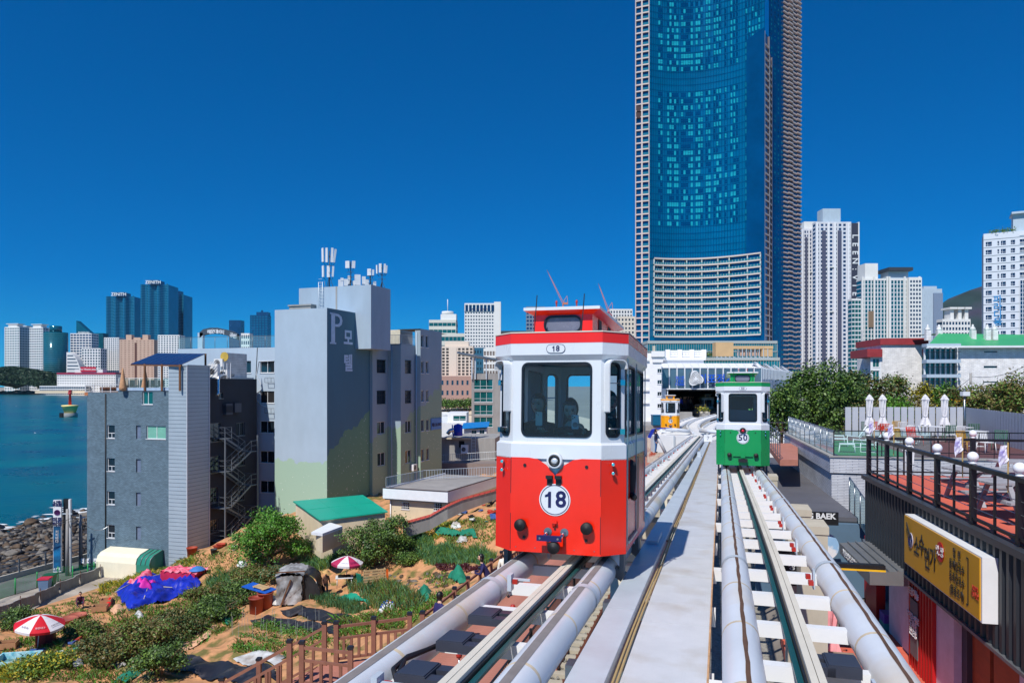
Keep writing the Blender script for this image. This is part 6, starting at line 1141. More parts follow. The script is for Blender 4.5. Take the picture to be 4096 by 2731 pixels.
b.boxr((0,.31,.95),(.5,.035,.08)); b.build('backrest', cg, t)
for x in (-.23,.23):
    for y in (-.22,.22): MB().boxr((x,y,.21),(.05,.05,.42)).build('leg', cg, t)
    MB().box(x-.03,x+.03,-.24,.26,.64,.68).box(x-.025,x+.025,-.24,-.19,.46,.64).build('armrest', cg, t)
p = gz(gp(1505,2345)); t = thing('pallet_screen', 'upright pallet boards leaning under the dark tree', 'pallet', p, .4)
for i in range(6): MB().box(-.8,.6,0,.03,.1+i*.17,.21+i*.17).build('slat', pw, t)
for x in (-.75,.0,.5): MB().box(x,x+.08,.03,.1,0,1.1).build('post', pw, t)
MB().box(.62,.75,-.05,.0,.1,1.0).build('orange_board', M('orange_board', (226,100,30), .6), t)
# jugs, buckets, tubs
for i, (px,py) in enumerate(((1530,2450),(1542,2446),(1554,2443),(1536,2440),(1548,2436),(1562,2434),(1570,2440),(1525,2458))):
    p = gz(gp(px,py)); t = thing('water_jug', 'white plastic jug with coloured cap standing in a cluster', 'jug', p, i, 'white jugs by the boardwalk'); MB().lathe([(.1,0),(.13,.02),(.13,.26),(.1,.32),(.045,.36),(.045,.4)], n=12).build('bottle', M('jug_white', (228,232,236), .4), t); MB().cyl((0,0,.42),.055,.05,10).build('cap', [M('cap_blue',(30,60,190),.4), redm][i % 3 == 2], t)
for px,py,r,h,col,lb in ((768,2225,.42,.75,(168,66,40),'large terracotta tub at the lift shaft corner'),(855,2217,.25,.45,(52,62,66),'dark grey bucket by the building foot'),(873,2192,.42,.18,(178,70,48),'shallow red basin by the building wall'),(885,2184,.4,.2,(178,70,48),'shallow red basin behind the other basin'),(940,2200,.22,.36,(220,220,220),'white tipped bucket on the bare path'),(310,2478,.55,.35,(170,92,72),'wide clay tub below the crouching gardener'),(270,2490,.6,.3,(160,84,66),'clay tub nearest the market umbrella'),(1585,2182,.3,.7,(150,70,50),'brown pot beside the dark tree')):
    p = gz(gp(px,py)); t = thing('plant_tub', lb, 'tub', p); MB().lathe([(r*.75,0),(r*.8,.01),(r,h*.92),(r*1.06,h*.92),(r*1.06,h),(r*.93,h),(r*.9,h*.8),(0,h*.8)], n=18).build('shell', M('tub_%d%d' % col[:2], col, .6, var=.12), t)
p = gz(gp(65,2660)); t = thing('paddling_pool', 'square pale blue patterned paddling pool at the garden corner', 'pool', p, .2); plm = M('pool_blue', (120,196,214), .5, var=.2, scale=5, col2=(190,226,230)); b = MB().box(-1,1,-.8,-.7,0,.45).box(-1,1,.7,.8,0,.45).box(-1,-.9,-.7,.7,0,.45).box(.9,1,-.7,.7,0,.45); b.build('wall', plm, t); MB().box(-.9,.9,-.7,.7,0,.12).build('floor', M('pool_water', (90,130,130), .2), t)
for px,py,w_,lb in ((30,2590,1.0,'brown cardboard box on the slope left of the maroon cabinet'),(400,2440,.9,'open crate of brown leaves under the tarpaulin'),(425,2415,.7,'brown plastic crate propped by the red cloth')):
    p = gz(gp(px,py)); t = thing('garden_crate', lb, 'crate', p, .3); b = MB().box(-w_/2,w_/2,-.35,-.31,0,.35).box(-w_/2,w_/2,.31,.35,0,.35).box(-w_/2,-w_/2+.04,-.31,.31,0,.35).box(w_/2-.04,w_/2,-.31,.31,0,.35); b.build('walls', M('card', (170,126,90), .8, var=.15), t); MB().box(-w_/2+.04,w_/2-.04,-.31,.31,0,.2).build('contents', M('dry_leaf', (110,66,40), .9, var=.4, scale=8, bump=.6), t)
rr = random.Random(4)
jm = [M('junk_%d' % i, c_, .7, var=.15) for i, c_ in enumerate(((180,60,40),(60,90,150),(206,206,200),(150,120,90),(40,42,46),(90,150,140)))]
for i in range(34):
    px, py = (rr.uniform(1830,1985), rr.uniform(2010,2090)) if i < 20 else (rr.uniform(60,330), rr.uniform(2560,2640)); p = gz(gp(px,py)); s_ = rr.uniform(.12,.45)
    b = MB().boxr((0,0,s_*.3),(s_*2,s_,s_*.35), Matrix.Rotation(rr.uniform(-.6,.6),3,'Y')).boxr((s_*.4,.1,s_*.4),(s_*.9,s_*.5,s_*.5), Matrix.Rotation(rr.uniform(0,2),3,'X')); b.build('scrap_piece', [jm[i % 6]], None, p, (0,0,rr.uniform(0,6)), label='odd piece of scrap in the junk heap at the coped wall' if i < 20 else 'odd piece of scrap lying near the market umbrella', cat='scrap', group='scrap heap at the wall' if i < 20 else 'scrap near the umbrella')
# stones in the terrace edge
for i in range(46):
    px, py = rr.uniform(1560,1800), rr.uniform(2290,2350); p = gz(gp(px,py)); s_ = rr.uniform(.1,.28); link('boulder', rocks[[1,4,7,2,5][i % 5]], None, p, (0,0,i), 'pale stone in the broken earth bank above the garlic bed', 'stone', 'stones of the earth bank', scale=(s_,s_,s_))
# ================================================================ fences, road furniture
ng = thing('netting_fence', 'sagging white and grey netting fence between path and garden', 'fence', (0,0,0)); K = [(-20,2490),(80,2455),(160,2420),(240,2380),(320,2345),(400,2315),(450,2300),(500,2290),(560,2265),(595,2250)]; pts = [gz(gp(*k)) for k in K]; netw = M('netting_white', (190,192,192), .7, var=.15, scale=3, bump=.2); netd = M('netting_dark', (120,124,124), .8, var=.2)
for i, (a, c) in enumerate(zip(pts[:-1], pts[1:])):
    b = MB(); b.smooth = True; rows = []
    for j in range(5): rows.append([a.lerp(c,q/8)+Vector((.06*sin(q*2+j),.06*cos(q*1.7+j),.05+j*.24-.1*sin(pi*q/8)*(j>2))) for q in range(9)])
    b.grid(rows); b.build('net_panel', netd if i < 5 else netw, ng); MB().tube([a,a+Vector((.03,0,1.25))], .025, 5).build('stake', rusty, ng); b = MB(); b.tube([r_+Vector((0,0,.03)) for r_ in rows[-1]], .03, 5); b.build('rolled_edge', wsheet, ng)
gf = thing('green_wire_fence', 'green welded wire fence with posts along the seaside path', 'fence', (0,0,0)); gpm = M('fence_green', (20,150,70), .5); Kp = [(-40,2420),(61,2375),(148,2348),(232,2325),(291,2322),(351,2312),(376,2305),(415,2302)]
def onroad(px, py, z=3.8): Y = F*(CZ-z)/(py-PYH); return Vector(((px-PXC)/F*Y, Y, z))
gpts = [onroad(*k) for k in Kp]; wirem = glassmat('wire_mesh', (40,130,80), .75, .6)
for a, c in zip(gpts[:-1], gpts[1:]):
    MB().tube([a,a+Vector((0,0,1.25))], .045, 6).build('post', gpm, gf); b = MB(); n = max(6, int((c-a).length/.12))
    for i in range(n): q = a.lerp(c,i/n); b.bar(q+Vector((0,0,.1)), q+Vector((0,0,1.2)), .007)
    for i in range(9): b.bar(a+Vector((0,0,.1+i*.137)), c+Vector((0,0,.1+i*.137)), .007)
    b.build('mesh_panel', gpm, gf)
sr = thing('sea_railing', 'grey metal railing on low wall along the seaside road', 'railing', (0,0,0), TA); 
MB().box(-57.35,-57.0,10,60,3.5,4.2).build('kerb_wall', conc, sr)
for i in range(20): MB().box(-57.23,-57.13,10+i*2.5,10.1+i*2.5,4.2,5.3).build('post', frame_g, sr)
for z in (4.6,4.9,5.25): MB().box(-57.2,-57.16,10,58,z,z+.06).build('rail', frame_g, sr)
for px,py,col,lid,lb in ((180,2365,(96,120,150),(196,40,60),'grey wheelie bin with red lid by the green fence'),(200,2350,(30,110,60),(24,90,50),'green wheelie bin by the green fence')):
    p = onroad(px,py); t = thing('wheelie_bin', lb, 'bin', p, .2); MB().add([(-.3,-.3,.08),(.3,-.3,.08),(.3,.3,.08),(-.3,.3,.08),(-.38,-.38,1.0),(.38,-.38,1.0),(.38,.38,1.0),(-.38,.38,1.0)], [(3,2,1,0),(4,5,6,7),(0,1,5,4),(1,2,6,5),(2,3,7,6),(3,0,4,7)]).build('body', M('bin_%d' % col[0], col, .5), t); MB().box(-.42,.42,-.42,.42,1.0,1.1).build('lid', M('lid_%d' % lid[0], lid, .5), t)
    for x in (-.3,.3): MB().cyl((x,.3,.1),.1,.06,12,'x').build('wheel', rubber, t)
# sign pylon
p = onroad(232,2290,3.8); t = thing('sign_pylon', 'tall blue and white banner pylon with lettering by the seaside road', 'sign', p, .15); k = p.y/F; h_ = (2290-1998)*k; w_ = 30*k
MB().box(-w_/2,w_/2,-.15,.05,.1,h_).build('case', white, t); MB().box(-w_/2+.03,w_/2-.03,-.17,-.15,.2,h_*.645).build('picture_panel', M('pylon_blue', (16,110,160), .5, var=.35, scale=1.4, col2=(20,40,70)), t); MB().box(w_/2+.05,w_/2+.45,.1,.4,0,h_+.05).build('black_column', dark, t); MB().box(w_/2+.46,w_/2+.62,.1,.4,.0,h_).build('white_edge', white, t)
ring(MB(), (0,0,h_*.83), .2, .24, -.19, -.16).build('emblem', M('plum_ink', (96,40,110), .5), t); text('6.7층\n루프탑', .28, navy, t, (0,-.18,h_*.95), bold=.01); text('미포\n씨와', .42, navy, t, (0,-.18,h_*.70), bold=.015); text('6.7층', .25, white, t, (0,-.19,h_*.06), bold=.01); text('커\n피\n바\n다', .3, white, t, (0,-.19,h_*.5))
for px, pyb, pyt, lb in ((270,2300,2035,'slim concrete pole beside the sign pylon'),(323,2270,2050,'concrete utility pole at the brick building corner')):
    p = onroad(px,pyb,3.8); t = thing('utility_pole', lb, 'pole', p); k = p.y/F; MB().lathe([(.17,0),(.12,(pyb-pyt)*k)], n=10).build('shaft', concg, t); MB().bar((-.4,0,(pyb-pyt)*k-.4),(.4,0,(pyb-pyt)*k-.4), .08).build('crossarm', galv, t); MB().tube([(.3,0,(pyb-pyt)*k-.5),(.5,-.05,(pyb-pyt)*k-1.0),(.25,-.05,(pyb-pyt)*k-1.6),(.1,0,(pyb-pyt)*k-1.0)], .03, 5).build('cable_coil', dark, t)
def wire(a, c, sag, lb, m=dark): t_ = [a.lerp(c,i/12)-Vector((0,0,sag*4*(i/12)*(1-i/12))) for i in range(13)]; link('overhead_wire', MB().tube(t_, .022, 4, False).mesh('overhead_wire', m), None, label=lb, cat='wire')
wire(P(-60,2150,60), P(323,2055,62), .4, 'black overhead wire reaching the brick building pole'); wire(P(-60,2110,60), P(320,2072,62), .5, 'second black wire sagging past the sign pylon'); wire(P(323,2075,61), P(430,2105,62), .6, 'pale wire from the pole to the brick wall', steel)
# ================================================================ the town beyond
g_lct = [mirrormat('lct_glass', (0,104,146), .14, .2, .2, .05), mirrormat('lct_glass_light', (26,160,178), .2, .05, .2, .3), mirrormat('lct_glass_dark', (0,74,120), .12, .25, .2, .1)]
stone = M('stone_pink', (204,184,180), .7, var=.06, scale=.2); wtow = M('tower_white', (222,222,220), .7, var=.05, scale=.1); beige = M('tower_beige', (196,166,146), .8, var=.05, scale=.1)
zen = mirrormat('zenith_glass', (12,96,132), .2, .1, .2, .02); tealg = mirrormat('teal_tower_glass', (20,100,116), .12, .3, .2, .03); far_gl = mirrormat('far_window', (34,66,92), .15, .2, .3, .05); dkblue = mirrormat('dark_tower_glass', (18,60,104), .25, .1, .3, .05)
def block(name, label, px0, px1, pyt, Y, depth, rz=0., base=3., wall=None, glass=None, cols=10, rows=20, scols=5, pier=.3, slab=.3, out=.35, group=None, top=None, cat='building', sides='r', skip=0.):
    """storeyed block: glass core behind projecting floor bands and piers; local x right, y back"""
    wall, glass = wall or wtow, glass or far_gl; f = Face(px0, Y, rz); w = f.s(px1); h = CZ+(PYH-pyt)/F*Y-base; t = thing(name, label, cat, (f.o.x, f.o.y, base), rz, group)
    MB().box(.3, w-.3, .3, depth-.3, 0, h-.5).build('glazing', glass, t); fh = (h-skip)/rows; b = MB(); o = out
    for r in range(rows+1): z = skip+r*fh; zz = slab*fh/2; b.box(-o*.0, w, 0, depth, max(0, z-zz), min(h, z+zz))
    if skip: b.box(0, w, 0, depth, 0, skip)
    for c in range(cols+1):
        cw = w/cols; x = c*cw; pw = pier*cw/2; x0, x1 = max(-.02, x-pw), min(w+.02, x+pw); b.box(x0, x1, -.02, .4, 0, h)
    for c in range(scols+1):
        cw = depth/scols; y = c*cw; pw = pier*cw/2; y0, y1 = max(.38, y-pw), min(depth, y+pw)
        if 'r' in sides: b.box(w-.4, w+.02, y0, y1, 0, h)
        if 'l' in sides: b.box(-.02, .4, y0, y1, 0, h)
    tag(b.build('wall_grid', wall, t), kind='stuff'); MB().box(0, w, 0, depth, h-.02, h+1.2).build('parapet', wall, t); return t, w, h, f
def cap(t, x0, x1, y0, y1, z0, z1, m, name='roof_house'): return MB().box(x0, x1, y0, y1, z0, z1).build(name, m, t)
# far left apartments over the headland
for i, (a, c, py, Y, n) in enumerate(((18,78,1310,1720,22),(76,108,1318,1780,22),(118,172,1312,1700,22))):
    t, w, h, f = block('apartment_tower', ['white balconied apartment tower at the far end of the headland','narrow white apartment tower between its two neighbours','white apartment tower left of the round teal tower'][i], a, c, py, Y, 30, -.2, 3, wtow, tealg if i == 0 else far_gl, 6, 26, 4, .35, .45); cap(t, w*.15, w*.75, 4, 20, h, h+9, wtow); MB().box(w*.05,w*.85,2,22,h+8,h+9.5).build('roof_slab', wtow, t)
p = P(223,1330,1650); t = thing('round_tower', 'round teal glass apartment tower on the headland', 'building', (p.x,p.y,3)); k = 1650/F; h = (PYH-1330)*k+17; MB().lathe([(43*k,0),(43*k,h),(30*k,h+.1),(0,h+.2)], n=28).build('glazing', tealg, t); MB().lathe([(22*k,h),(22*k,h+14),(19*k,h+15),(0,h+15)], n=20).build('crown', tealg, t)
b = MB()
for r in range(30): b.lathe([(43.4*k,h*r/30),(43.4*k,h*r/30+1.0)], n=28)
tag(b.build('floor_bands', M('band_teal', (60,130,140), .5), t), kind='stuff')
t, w, h, f = block('office_tower', 'blue office tower crowned by a slanted glass wedge', 281, 366, 1335, 1750, 30, 0, 3, wtow, dkblue, 7, 22, 4, .2, .4); b = MB(); b.add([(w*.26,2,h),(w*.96,2,h),(w*.26,2,h+32),(w*.26,20,h),(w*.96,20,h),(w*.26,20,h+32)], [(0,1,2),(5,4,3),(0,2,5,3),(1,4,5,2)]); b.build('glass_wedge', tealg, t); text('POSEIDON', 5.5, white, t, (w*.62,1.2,h+3), bold=.1)
block('glass_slab', 'plain teal glass slab behind the wedge crowned tower', 370, 412, 1334, 1850, 25, 0, 3, tealg, tealg, 4, 20, 3, .15, .15)
def zenith(px0, px1, pyt, label, sign, Y=2050):
    f = Face(px0, Y, 0); w = f.s(px1); h = CZ+(PYH-pyt)/F*Y-3; t = thing('glass_skyscraper', label, 'skyscraper', (f.o.x,Y,3), 0, 'tall blue residential skyscrapers'); n = 24
    prof = [(w*i/n, 10*sin(i/n*pi*3)**2*(1 if i else 1)-6*sin(pi*i/n)) for i in range(n+1)]; hts = [h-8+8*abs(i/n-.5)*2*(.4+.6*(i % 8)/8) for i in range(n+1)]; b = MB()
    for i in range(n): (x0,y0),(x1,y1) = prof[i], prof[i+1]; b.quad((x0,y0,0),(x1,y1,0),(x1,y1,hts[i+1]),(x0,y0,hts[i]))
    b.quad((w,prof[-1][1],0),(w,60,0),(w,60,h-6),(w,prof[-1][1],hts[-1])); b.quad((0,60,0),(0,prof[0][1],0),(0,prof[0][1],hts[0]),(0,60,h-6)); b.add([(0,10,h-8),(w,10,h-8),(w,60,h-8),(0,60,h-8)], [(0,1,2,3)]); b.build('curtain_wall', zen, t); fb = MB()
    for r in range(64):
        z = h*r/64
        for i in range(n): (x0,y0),(x1,y1) = prof[i], prof[i+1]; fb.quad((x0,y0-.4,z),(x1,y1-.4,z),(x1,y1-.4,z+1.1),(x0,y0-.4,z+1.1))
    tag(fb.build('floor_bands', M('band_blue', (52,124,156), .35, .1), t), kind='stuff'); MB().box(w*.32,w*.68,6,30,h-8,h+7).build('crown', dkblue, t)
    if sign: text('ZENITH', 12.5, white, t, (w*.5,-8.5,h+1), bold=.25); MB().box(w*.3,w*.7,-7.9,6,h-5,h+7).build('sign_board', dkblue, t)
    return t
zenith(424, 538, 1180, 'blue curved glass skyscraper with white letters, left of the tallest', True, 2100); zenith(562, 674, 1132, 'tallest blue curved glass skyscraper with white letters on the crown', True, 2050); zenith(676, 734, 1172, 'narrow blue glass skyscraper right of the tallest', False, 2150)
t = thing('sail_tower', 'slim white sail shaped tower edge behind the blue skyscraper', 'skyscraper', P(536,1540,2300)); k = 2300/F; b = MB(); b.slab([(0,0),(12*k,0),(12*k,(1540-1270)*k),(8*k,(1540-1235)*k),(2*k,(1540-1225)*k)], 0, 15); b.build('sail', wtow, t)
b = MB(); b.smooth = False; f = Face(266,1600,0); w = f.s(325); t = thing('arched_building', 'pale building with a curved sail roof beside the white hotel tower', 'building', (f.o.x,1600,3)); hh = (PYH-1408)/F*1600+17; pr = [(0,0),(w,0)]+[(w*cos(a),hh*(.35+.65*sin(a)) if a else hh*.35) for a in [i*pi/2/8 for i in range(9)]]+[(0,hh)]; b.slab(pr, 0, 20); b.build('shell', wtow, t); g = MB()
for r in range(1, 12): z = hh*r/12; xx = w*.92 if z < hh*.35 else w*.92*math.sqrt(max(0,1-((z/hh-.35)/.65)**2)); g.box(2,max(3,xx),-.3,0,z-1.4,z+.8)
tag(g.build('window_bands', far_gl, t), kind='stuff')
block('hotel_tower', 'white stepped hotel tower between wedge tower and beige block', 326, 402, 1395, 1620, 25, 0, 3, wtow, far_gl, 7, 16, 3, .4, .4); block('apartment_tower', 'slender white apartment tower left of the beige block', 416, 476, 1352, 1680, 25, 0, 3, wtow, far_gl, 7, 26, 3, .4, .45)
t, w, h, f = block('beige_block', 'broad beige apartment block with two roof turrets', 478, 616, 1360, 1600, 30, 0, 3, beige, M('beige_shade', (150,118,104), .8), 9, 24, 3, .6, .6); cap(t,w*.16,w*.32,4,16,h,h+12,beige,'turret'); cap(t,w*.64,w*.80,4,16,h,h+12,beige,'turret'); cap(t,w*.38,w*.58,4,16,h,h+6,beige); MB().box(w*.44,w*.5,-.4,0,h*.05,h*.95).build('stair_slot', M('slot_brown', (96,60,50), .8), t)
block('apartment_tower', 'white apartment tower rising behind the solar pergola', 631, 718, 1342, 1500, 25, 0, 3, wtow, far_gl, 8, 26, 3, .4, .45)
block('dark_tower', 'small dark blue slab tower over the glass balustrade', 916, 963, 1282, 2200, 30, 0, 3, dkblue, dkblue, 4, 20, 3, .3, .3)
t, w, h, f = block('dark_tower', 'dark blue stepped tower left of the motel', 1000, 1070, 1262, 2000, 30, 0, 3, dkblue, zen, 6, 30, 3, .3, .35); cap(t,w*.35,w,2,25,h,h+10,dkblue); cap(t,w*.6,w*.7,4,8,h+10,h+15,dkblue,'mast')
block('apartment_tower', 'small white block seen through the rooftop glass', 964, 998, 1335, 1500, 20, 0, 3, wtow, far_gl, 4, 10, 2, .4, .4)
# headland with wood, hotel on the shore
hm = M('wood_green', (34,58,36), .9, var=.45, scale=.08, bump=.8, bscale=.3); pts = [(-90,1540),(0,1470),(60,1476),(140,1490),(220,1510),(250,1545)]; Y = 1560
b = MB(); b.smooth = True; rows = []
for j in range(12):
    e = j/11; rows.append([P(x,y,Y)*1+Vector((0, 0, 0)) for x, y in pts]); 
    for i, q in enumerate(rows[-1]): hgt = max(0, q.z-3); rows[-1][i] = Vector((q.x+random.uniform(-4,4), Y-60+180*e, 3+hgt*sin(pi*(.08+.84*e))**.6*1.0+random.uniform(-1.5,1.5)))
b.grid(rows); tag(b.build('headland', hm), kind='structure')
nl = 9000; i = rng.random(nl); X = np.interp(i, np.linspace(0,1,6), [P(x,0,Y).x for x, _ in pts]); Hh = np.interp(i, np.linspace(0,1,6), [max(0,(PYH-y)/F*Y+17) for _, y in pts]); e = rng.random(nl)*.6; zc = 3+Hh*np.sin(pi*(.08+.84*e))**.6+rng.uniform(-1,3,nl); c = np.stack([X+rng.normal(0,3,nl), Y-62+180*e, zc],1); a = rdir(nl)*3.2; d = rdir(nl)*3.2; link('wood', quads_mesh('wood', c, a, d, [hm, leafmat('wood_leaf', (30,60,40), (52,78,44))]), None, label='dark green pine wood covering the headland', kind='stuff')
for i in range(26): p = P(-20+i*11, 1568+random.uniform(-6,2), 1540); s_ = random.uniform(5,10); link('boulder', rocks[[2,5,8,1][i % 4]], None, p, (0,0,i), 'pale sea rock at the foot of the wooded headland', 'rock', 'rocks below the headland', scale=(s_,s_*.6,s_*.55))
t, w, h, f = block('seaside_hotel', 'long white seaside hotel with dark red roof line and sign', 228, 463, 1498, 1500, 25, 0, 0, wtow, M('hotel_shade', (150,150,150), .7), 24, 8, 3, .3, .5, top=0); MB().box(0,w,-1,26,h+.6,h+4).build('red_roof', M('hotel_red', (150,20,60), .6), t); cap(t,w*.28,w*.76,4,20,h+4,h+11,wtow); MB().box(w*.39,w*.65,2,4,h+6,h+16).build('sign_board', M('sign_red', (190,20,50), .5), t); text('The Westin Josun', 5.2, white, t, (w*.52,1.8,h+11), bold=.08)
block('hotel_podium', 'low white glazed wing along the foot of the seaside hotel', 158, 340, 1545, 1480, 30, 0, 0, wtow, far_gl, 20, 3, 2, .12, .35)
MB().add([P(140,1573,1480),P(340,1573,1440),P(340,1562,1440),P(140,1562,1480)], [(0,1,2,3)]).build('quay', sandm, kind='structure')
# navigation beacon
p = onroad(280,1668,0); k = p.y/F; t = thing('navigation_buoy', 'yellow navigation buoy with red tower floating off the shore', 'buoy', p); MB().lathe([(26*k,-1),(27*k,10*k),(25*k,16*k),(25*k,17*k)], n=24).build('float', M('buoy_grey', (150,152,150), .6, var=.2), t); MB().lathe([(20*k,17*k),(28*k,42*k),(30*k,44*k),(30*k,48*k),(10*k,49*k),(0,49*k)], n=24).build('deck', M('buoy_yellow', (250,222,140), .6, var=.08), t); MB().lathe([(6*k,48*k),(4*k,90*k),(7*k,91*k),(7*k,98*k),(0,99*k)], n=10).build('tower', M('buoy_red', (190,26,50), .6), t); MB().boxr((2*k,0,104*k),(12*k,12*k,3*k), Matrix.Rotation(.7,3,'Y')).boxr((0,0,104*k),(12*k,12*k,3*k), Matrix.Rotation(-.7,3,'Y')).build('topmark', MATS['buoy_red'], t); MB().box(-25*k,-12*k,-29*k,-20*k,0,18*k).build('fender', rubber, t)
for px, py in ((141,1732),(65,1625)):
    p = onroad(px,py,.3); t = thing('seagull', 'white gull resting on the open sea', 'bird', p, .5, 'gulls on the water'); b = MB(); b.ball((0,0,.1),.22,8,6,(1.6,.7,.6)); b.ball((-.3,0,.3),.1,6,5); b.add([(-.4,0,.3),(-.52,0,.27),(-.4,.04,.27)],[(0,1,2)]); b.add([(.3,0,.15),(.6,.08,.2),(.6,-.08,.2)],[(0,1,2)]); b.build('body', white, t)
# ================================================================ middle distance: beach hotels
t, w, h, f = block('hotel_tower', 'white slab hotel with grid windows, glazed crown and blank end pier', 1858, 1976, 1218, 640, 18, 0, 3, wtow, far_gl, 11, 30, 3, .45, .55); cap(t,w,w+27*640/F,0,18,0,h+2.5,wtow,'end_pier'); MB().box(-.3,w,-.45,-.05,h-6,h-.3).build('glass_crown', gl_blue, t)
for i in range(8): MB().box(w*i/8,w*i/8+.8,-.6,-.45,h-6,h).build('crown_fin', wtow, t)
text('LAVI DE ATLAN', 2.2, navy, t, (w*.5,-.7,h-4.2), bold=.03)
t, w, h, f = block('office_block', 'cream office block with round rooftop and mast', 1716, 1824, 1284, 700, 22, 0, 3, M('cream_tower', (206,206,196), .7), gl_teal, 6, 12, 4, .06, .5); cap(t,w*.42,w*1.0,3,15,h,h+7,wtow); MB().lathe([(w*.2,0),(w*.22,1),(w*.22,3),(0,3.5)], (w*.66,9,h+7), 20).build('round_lounge', wtow, t); MB().tube([(w*.66,9,h+10),(w*.66,9,h+22)], .35, 6).build('mast', wtow, t)
block('office_annex', 'low cream glazed annex in front of the office block', 1764, 1860, 1338, 690, 18, 0, 3, MATS['cream_tower'], gl_teal, 6, 8, 3, .06, .5)
t, w, h, f = block('beach_hotel', 'cream beachfront hotel with blank pier and window columns', 1766, 1893, 1390, 560, 20, 0, 8, M('cream_hotel', (222,206,190), .7, var=.04), M('hotel_brown_glass', (70,62,56), .3), 8, 17, 3, .35, .3); MB().box(w*.24,w*.48,-.5,.2,0,h).build('blank_pier', MATS['cream_hotel'], t); MB().box(w*.1,w*.85,2,15,h,h+5).build('roof_house', MATS['cream_hotel'], t)
block('hotel_podium', 'brownish beachfront podium under the cream hotel', 1700, 1900, 1510, 540, 30, 0, 3, M('podium_pink', (172,136,124), .8), far_gl, 10, 3, 3, .6, .55)
block('blue_office', 'small blue office block between the beach hotels', 1895, 1940, 1396, 600, 15, 0, 3, M('blue_panel', (40,100,130), .5), gl_dark, 4, 10, 3, .6, .5)
block('fin_building', 'white building with deep square window grid behind the red capsule', 1934, 1992, 1400, 520, 20, 0, 3, wtow, M('grid_shade', (120,110,106), .8), 5, 9, 3, .3, .35)
for i in range(16):
    p = P(1762+i*9+random.uniform(-3,3), 1592, 470); p.z = 3.2; tree('seafront_tree', 'small round tree in the row along the beach promenade', p, [(0,0,4,3.2,3.2,2.6),(1.5,0,5,2,2,1.6),(-1.6,.5,4.6,2,2,1.6)], 260, .55, [lf_mid, lf_dark], .3, group='beach promenade trees')
# rooftops right behind the motel
gbt = Bld('glazed_office', 'grey five storey building with teal window bands and floating roof', 'building', 1886, 130, -.03, 4); t = gbt.t; w = gbt.f.s(2060); h = gbt.z(1920,1494); ops = []
for y0 in (1517,1567,1618,1668): ops.append(gbt.rect(1896,1971,y0,y0+40)); 
b = MB(); boxwalls(b, w, 14, h, ops); b.build('wall', concg, t)
for o in ops: window(t, I4, o, 'shop', frame_w, gl_teal)
MB().add([(-2.5,-1,h+3.6),(w,-1,h+1.8),(w,9,h+1.8),(-2.5,9,h+3.6),(-2.5,-1,h+3.9),(w,-1,h+2.1),(w,9,h+2.1),(-2.5,9,h+3.9)], [(3,2,1,0),(4,5,6,7),(0,1,5,4),(3,0,4,7)]).build('floating_roof', M('roof_slate', (90,104,120), .5), t)
for x in (0,.6,w*.33,w*.62): MB().box(x,x+.2,-.4,-.2,h-1,h+3).build('roof_post', galv, t)
barrail(t, (0,.1,h), (w,.1,h), 1.0, 40, frame_d)
lw = Bld('white_annex', 'low white glazed café building at the beach edge', 'building', 1790, 150, 0, 3); w = lw.f.s(1866); h = lw.z(1830,1650); b = MB(); o = lw.rect(1813,1864,1662,1682); boxwalls(b, w, 8, h, [o]); b.build('wall', white, lw.t); window(lw.t, I4, o, 'shop', frame_w, gl_teal); MB().box(-7,w,-3,0,0,lw.z(1800,1688)).build('terrace', white, lw.t)
rb = Bld('rooftop_house', 'concrete rooftop house with outdoor unit and balcony behind the flat roof house', 'building', 1766, 92, -.1, 5); t = rb.t; w = rb.f.s(1980); h = rb.z(1860,1752); o1 = rb.rect(1834,1858,1762,1790); b = MB(); boxwalls(b, w, 9, h, [o1]); b.build('wall', concg, t); window(t, I4, o1, 'none', frame_g, roomm); MB().box(-.2,w*.55,-.6,.0,h-.1,h+.12).build('roof_slab', conc, t)
a, c, e, g = rb.rect(1780,1950,1835,1900); MB().box(-.5,w+1,-3.2,0,0,g-.2).build('terrace_block', M('wall_brown', (132,120,116), .85, var=.1), t); barrail(t, (-.5,-3.1,g-.2), (w+1,-3.1,g-.2+.6), .9, 30, galv); acunit(t, rb.f.s(1861), -.4, rb.z(1861,1812), 0, .9,.4,1.1)
lad = MB(); x = rb.f.s(1887)
for s_ in (0,.5): lad.bar((x+s_,-.15,g-.2),(x+s_,-.15,h+.4), .05)
for i in range(8): lad.bar((x,-.15,g+i*.4),(x+.5,-.15,g+i*.4), .04)
lad.build('ladder', galv, t)
p = P(1832,1742,91); t = thing('water_tank', 'blue plastic water tank on the rooftop house', 'tank', p); k = p.y/F; bl = M('tank_blue', (18,44,180), .4, var=.06); MB().lathe([(18*k,0),(18.5*k,2*k),(18*k,14*k),(18.6*k,15*k),(18*k,16*k),(18*k,40*k),(14*k,44*k),(5*k,47*k),(5*k,48*k),(0,48*k)], n=24).build('shell', bl, t); MB().tube([(-22*k,-.3,44*k),(-20*k,-.4,10*k),(-17*k,-.5,-2*k)], .08, 6).build('hose', M('hose_blue', (40,90,200), .5), t)
MB().tube([P(1790,1735,90),P(1800,1722,90),P(1815,1718,90)], .25, 8).build('vent_pipe', duct, None, label='fat silver vent pipe beside the blue water tank', cat='pipe'); brh = Bld('blue_roof_hut', 'white hut with blue sheet roof behind the water tank', 'hut', 1856, 105, 0, 5); w = brh.f.s(1946); h = brh.z(1900,1720); ops = [brh.rect(1886,1906,1720,1740), brh.rect(1918,1938,1718,1738)]; b = MB(); boxwalls(b, w, 5, h+.2, ops); b.build('wall', wtow, brh.t)
for o in ops: window(brh.t, I4, o, 'slide', frame_w, gl_teal)
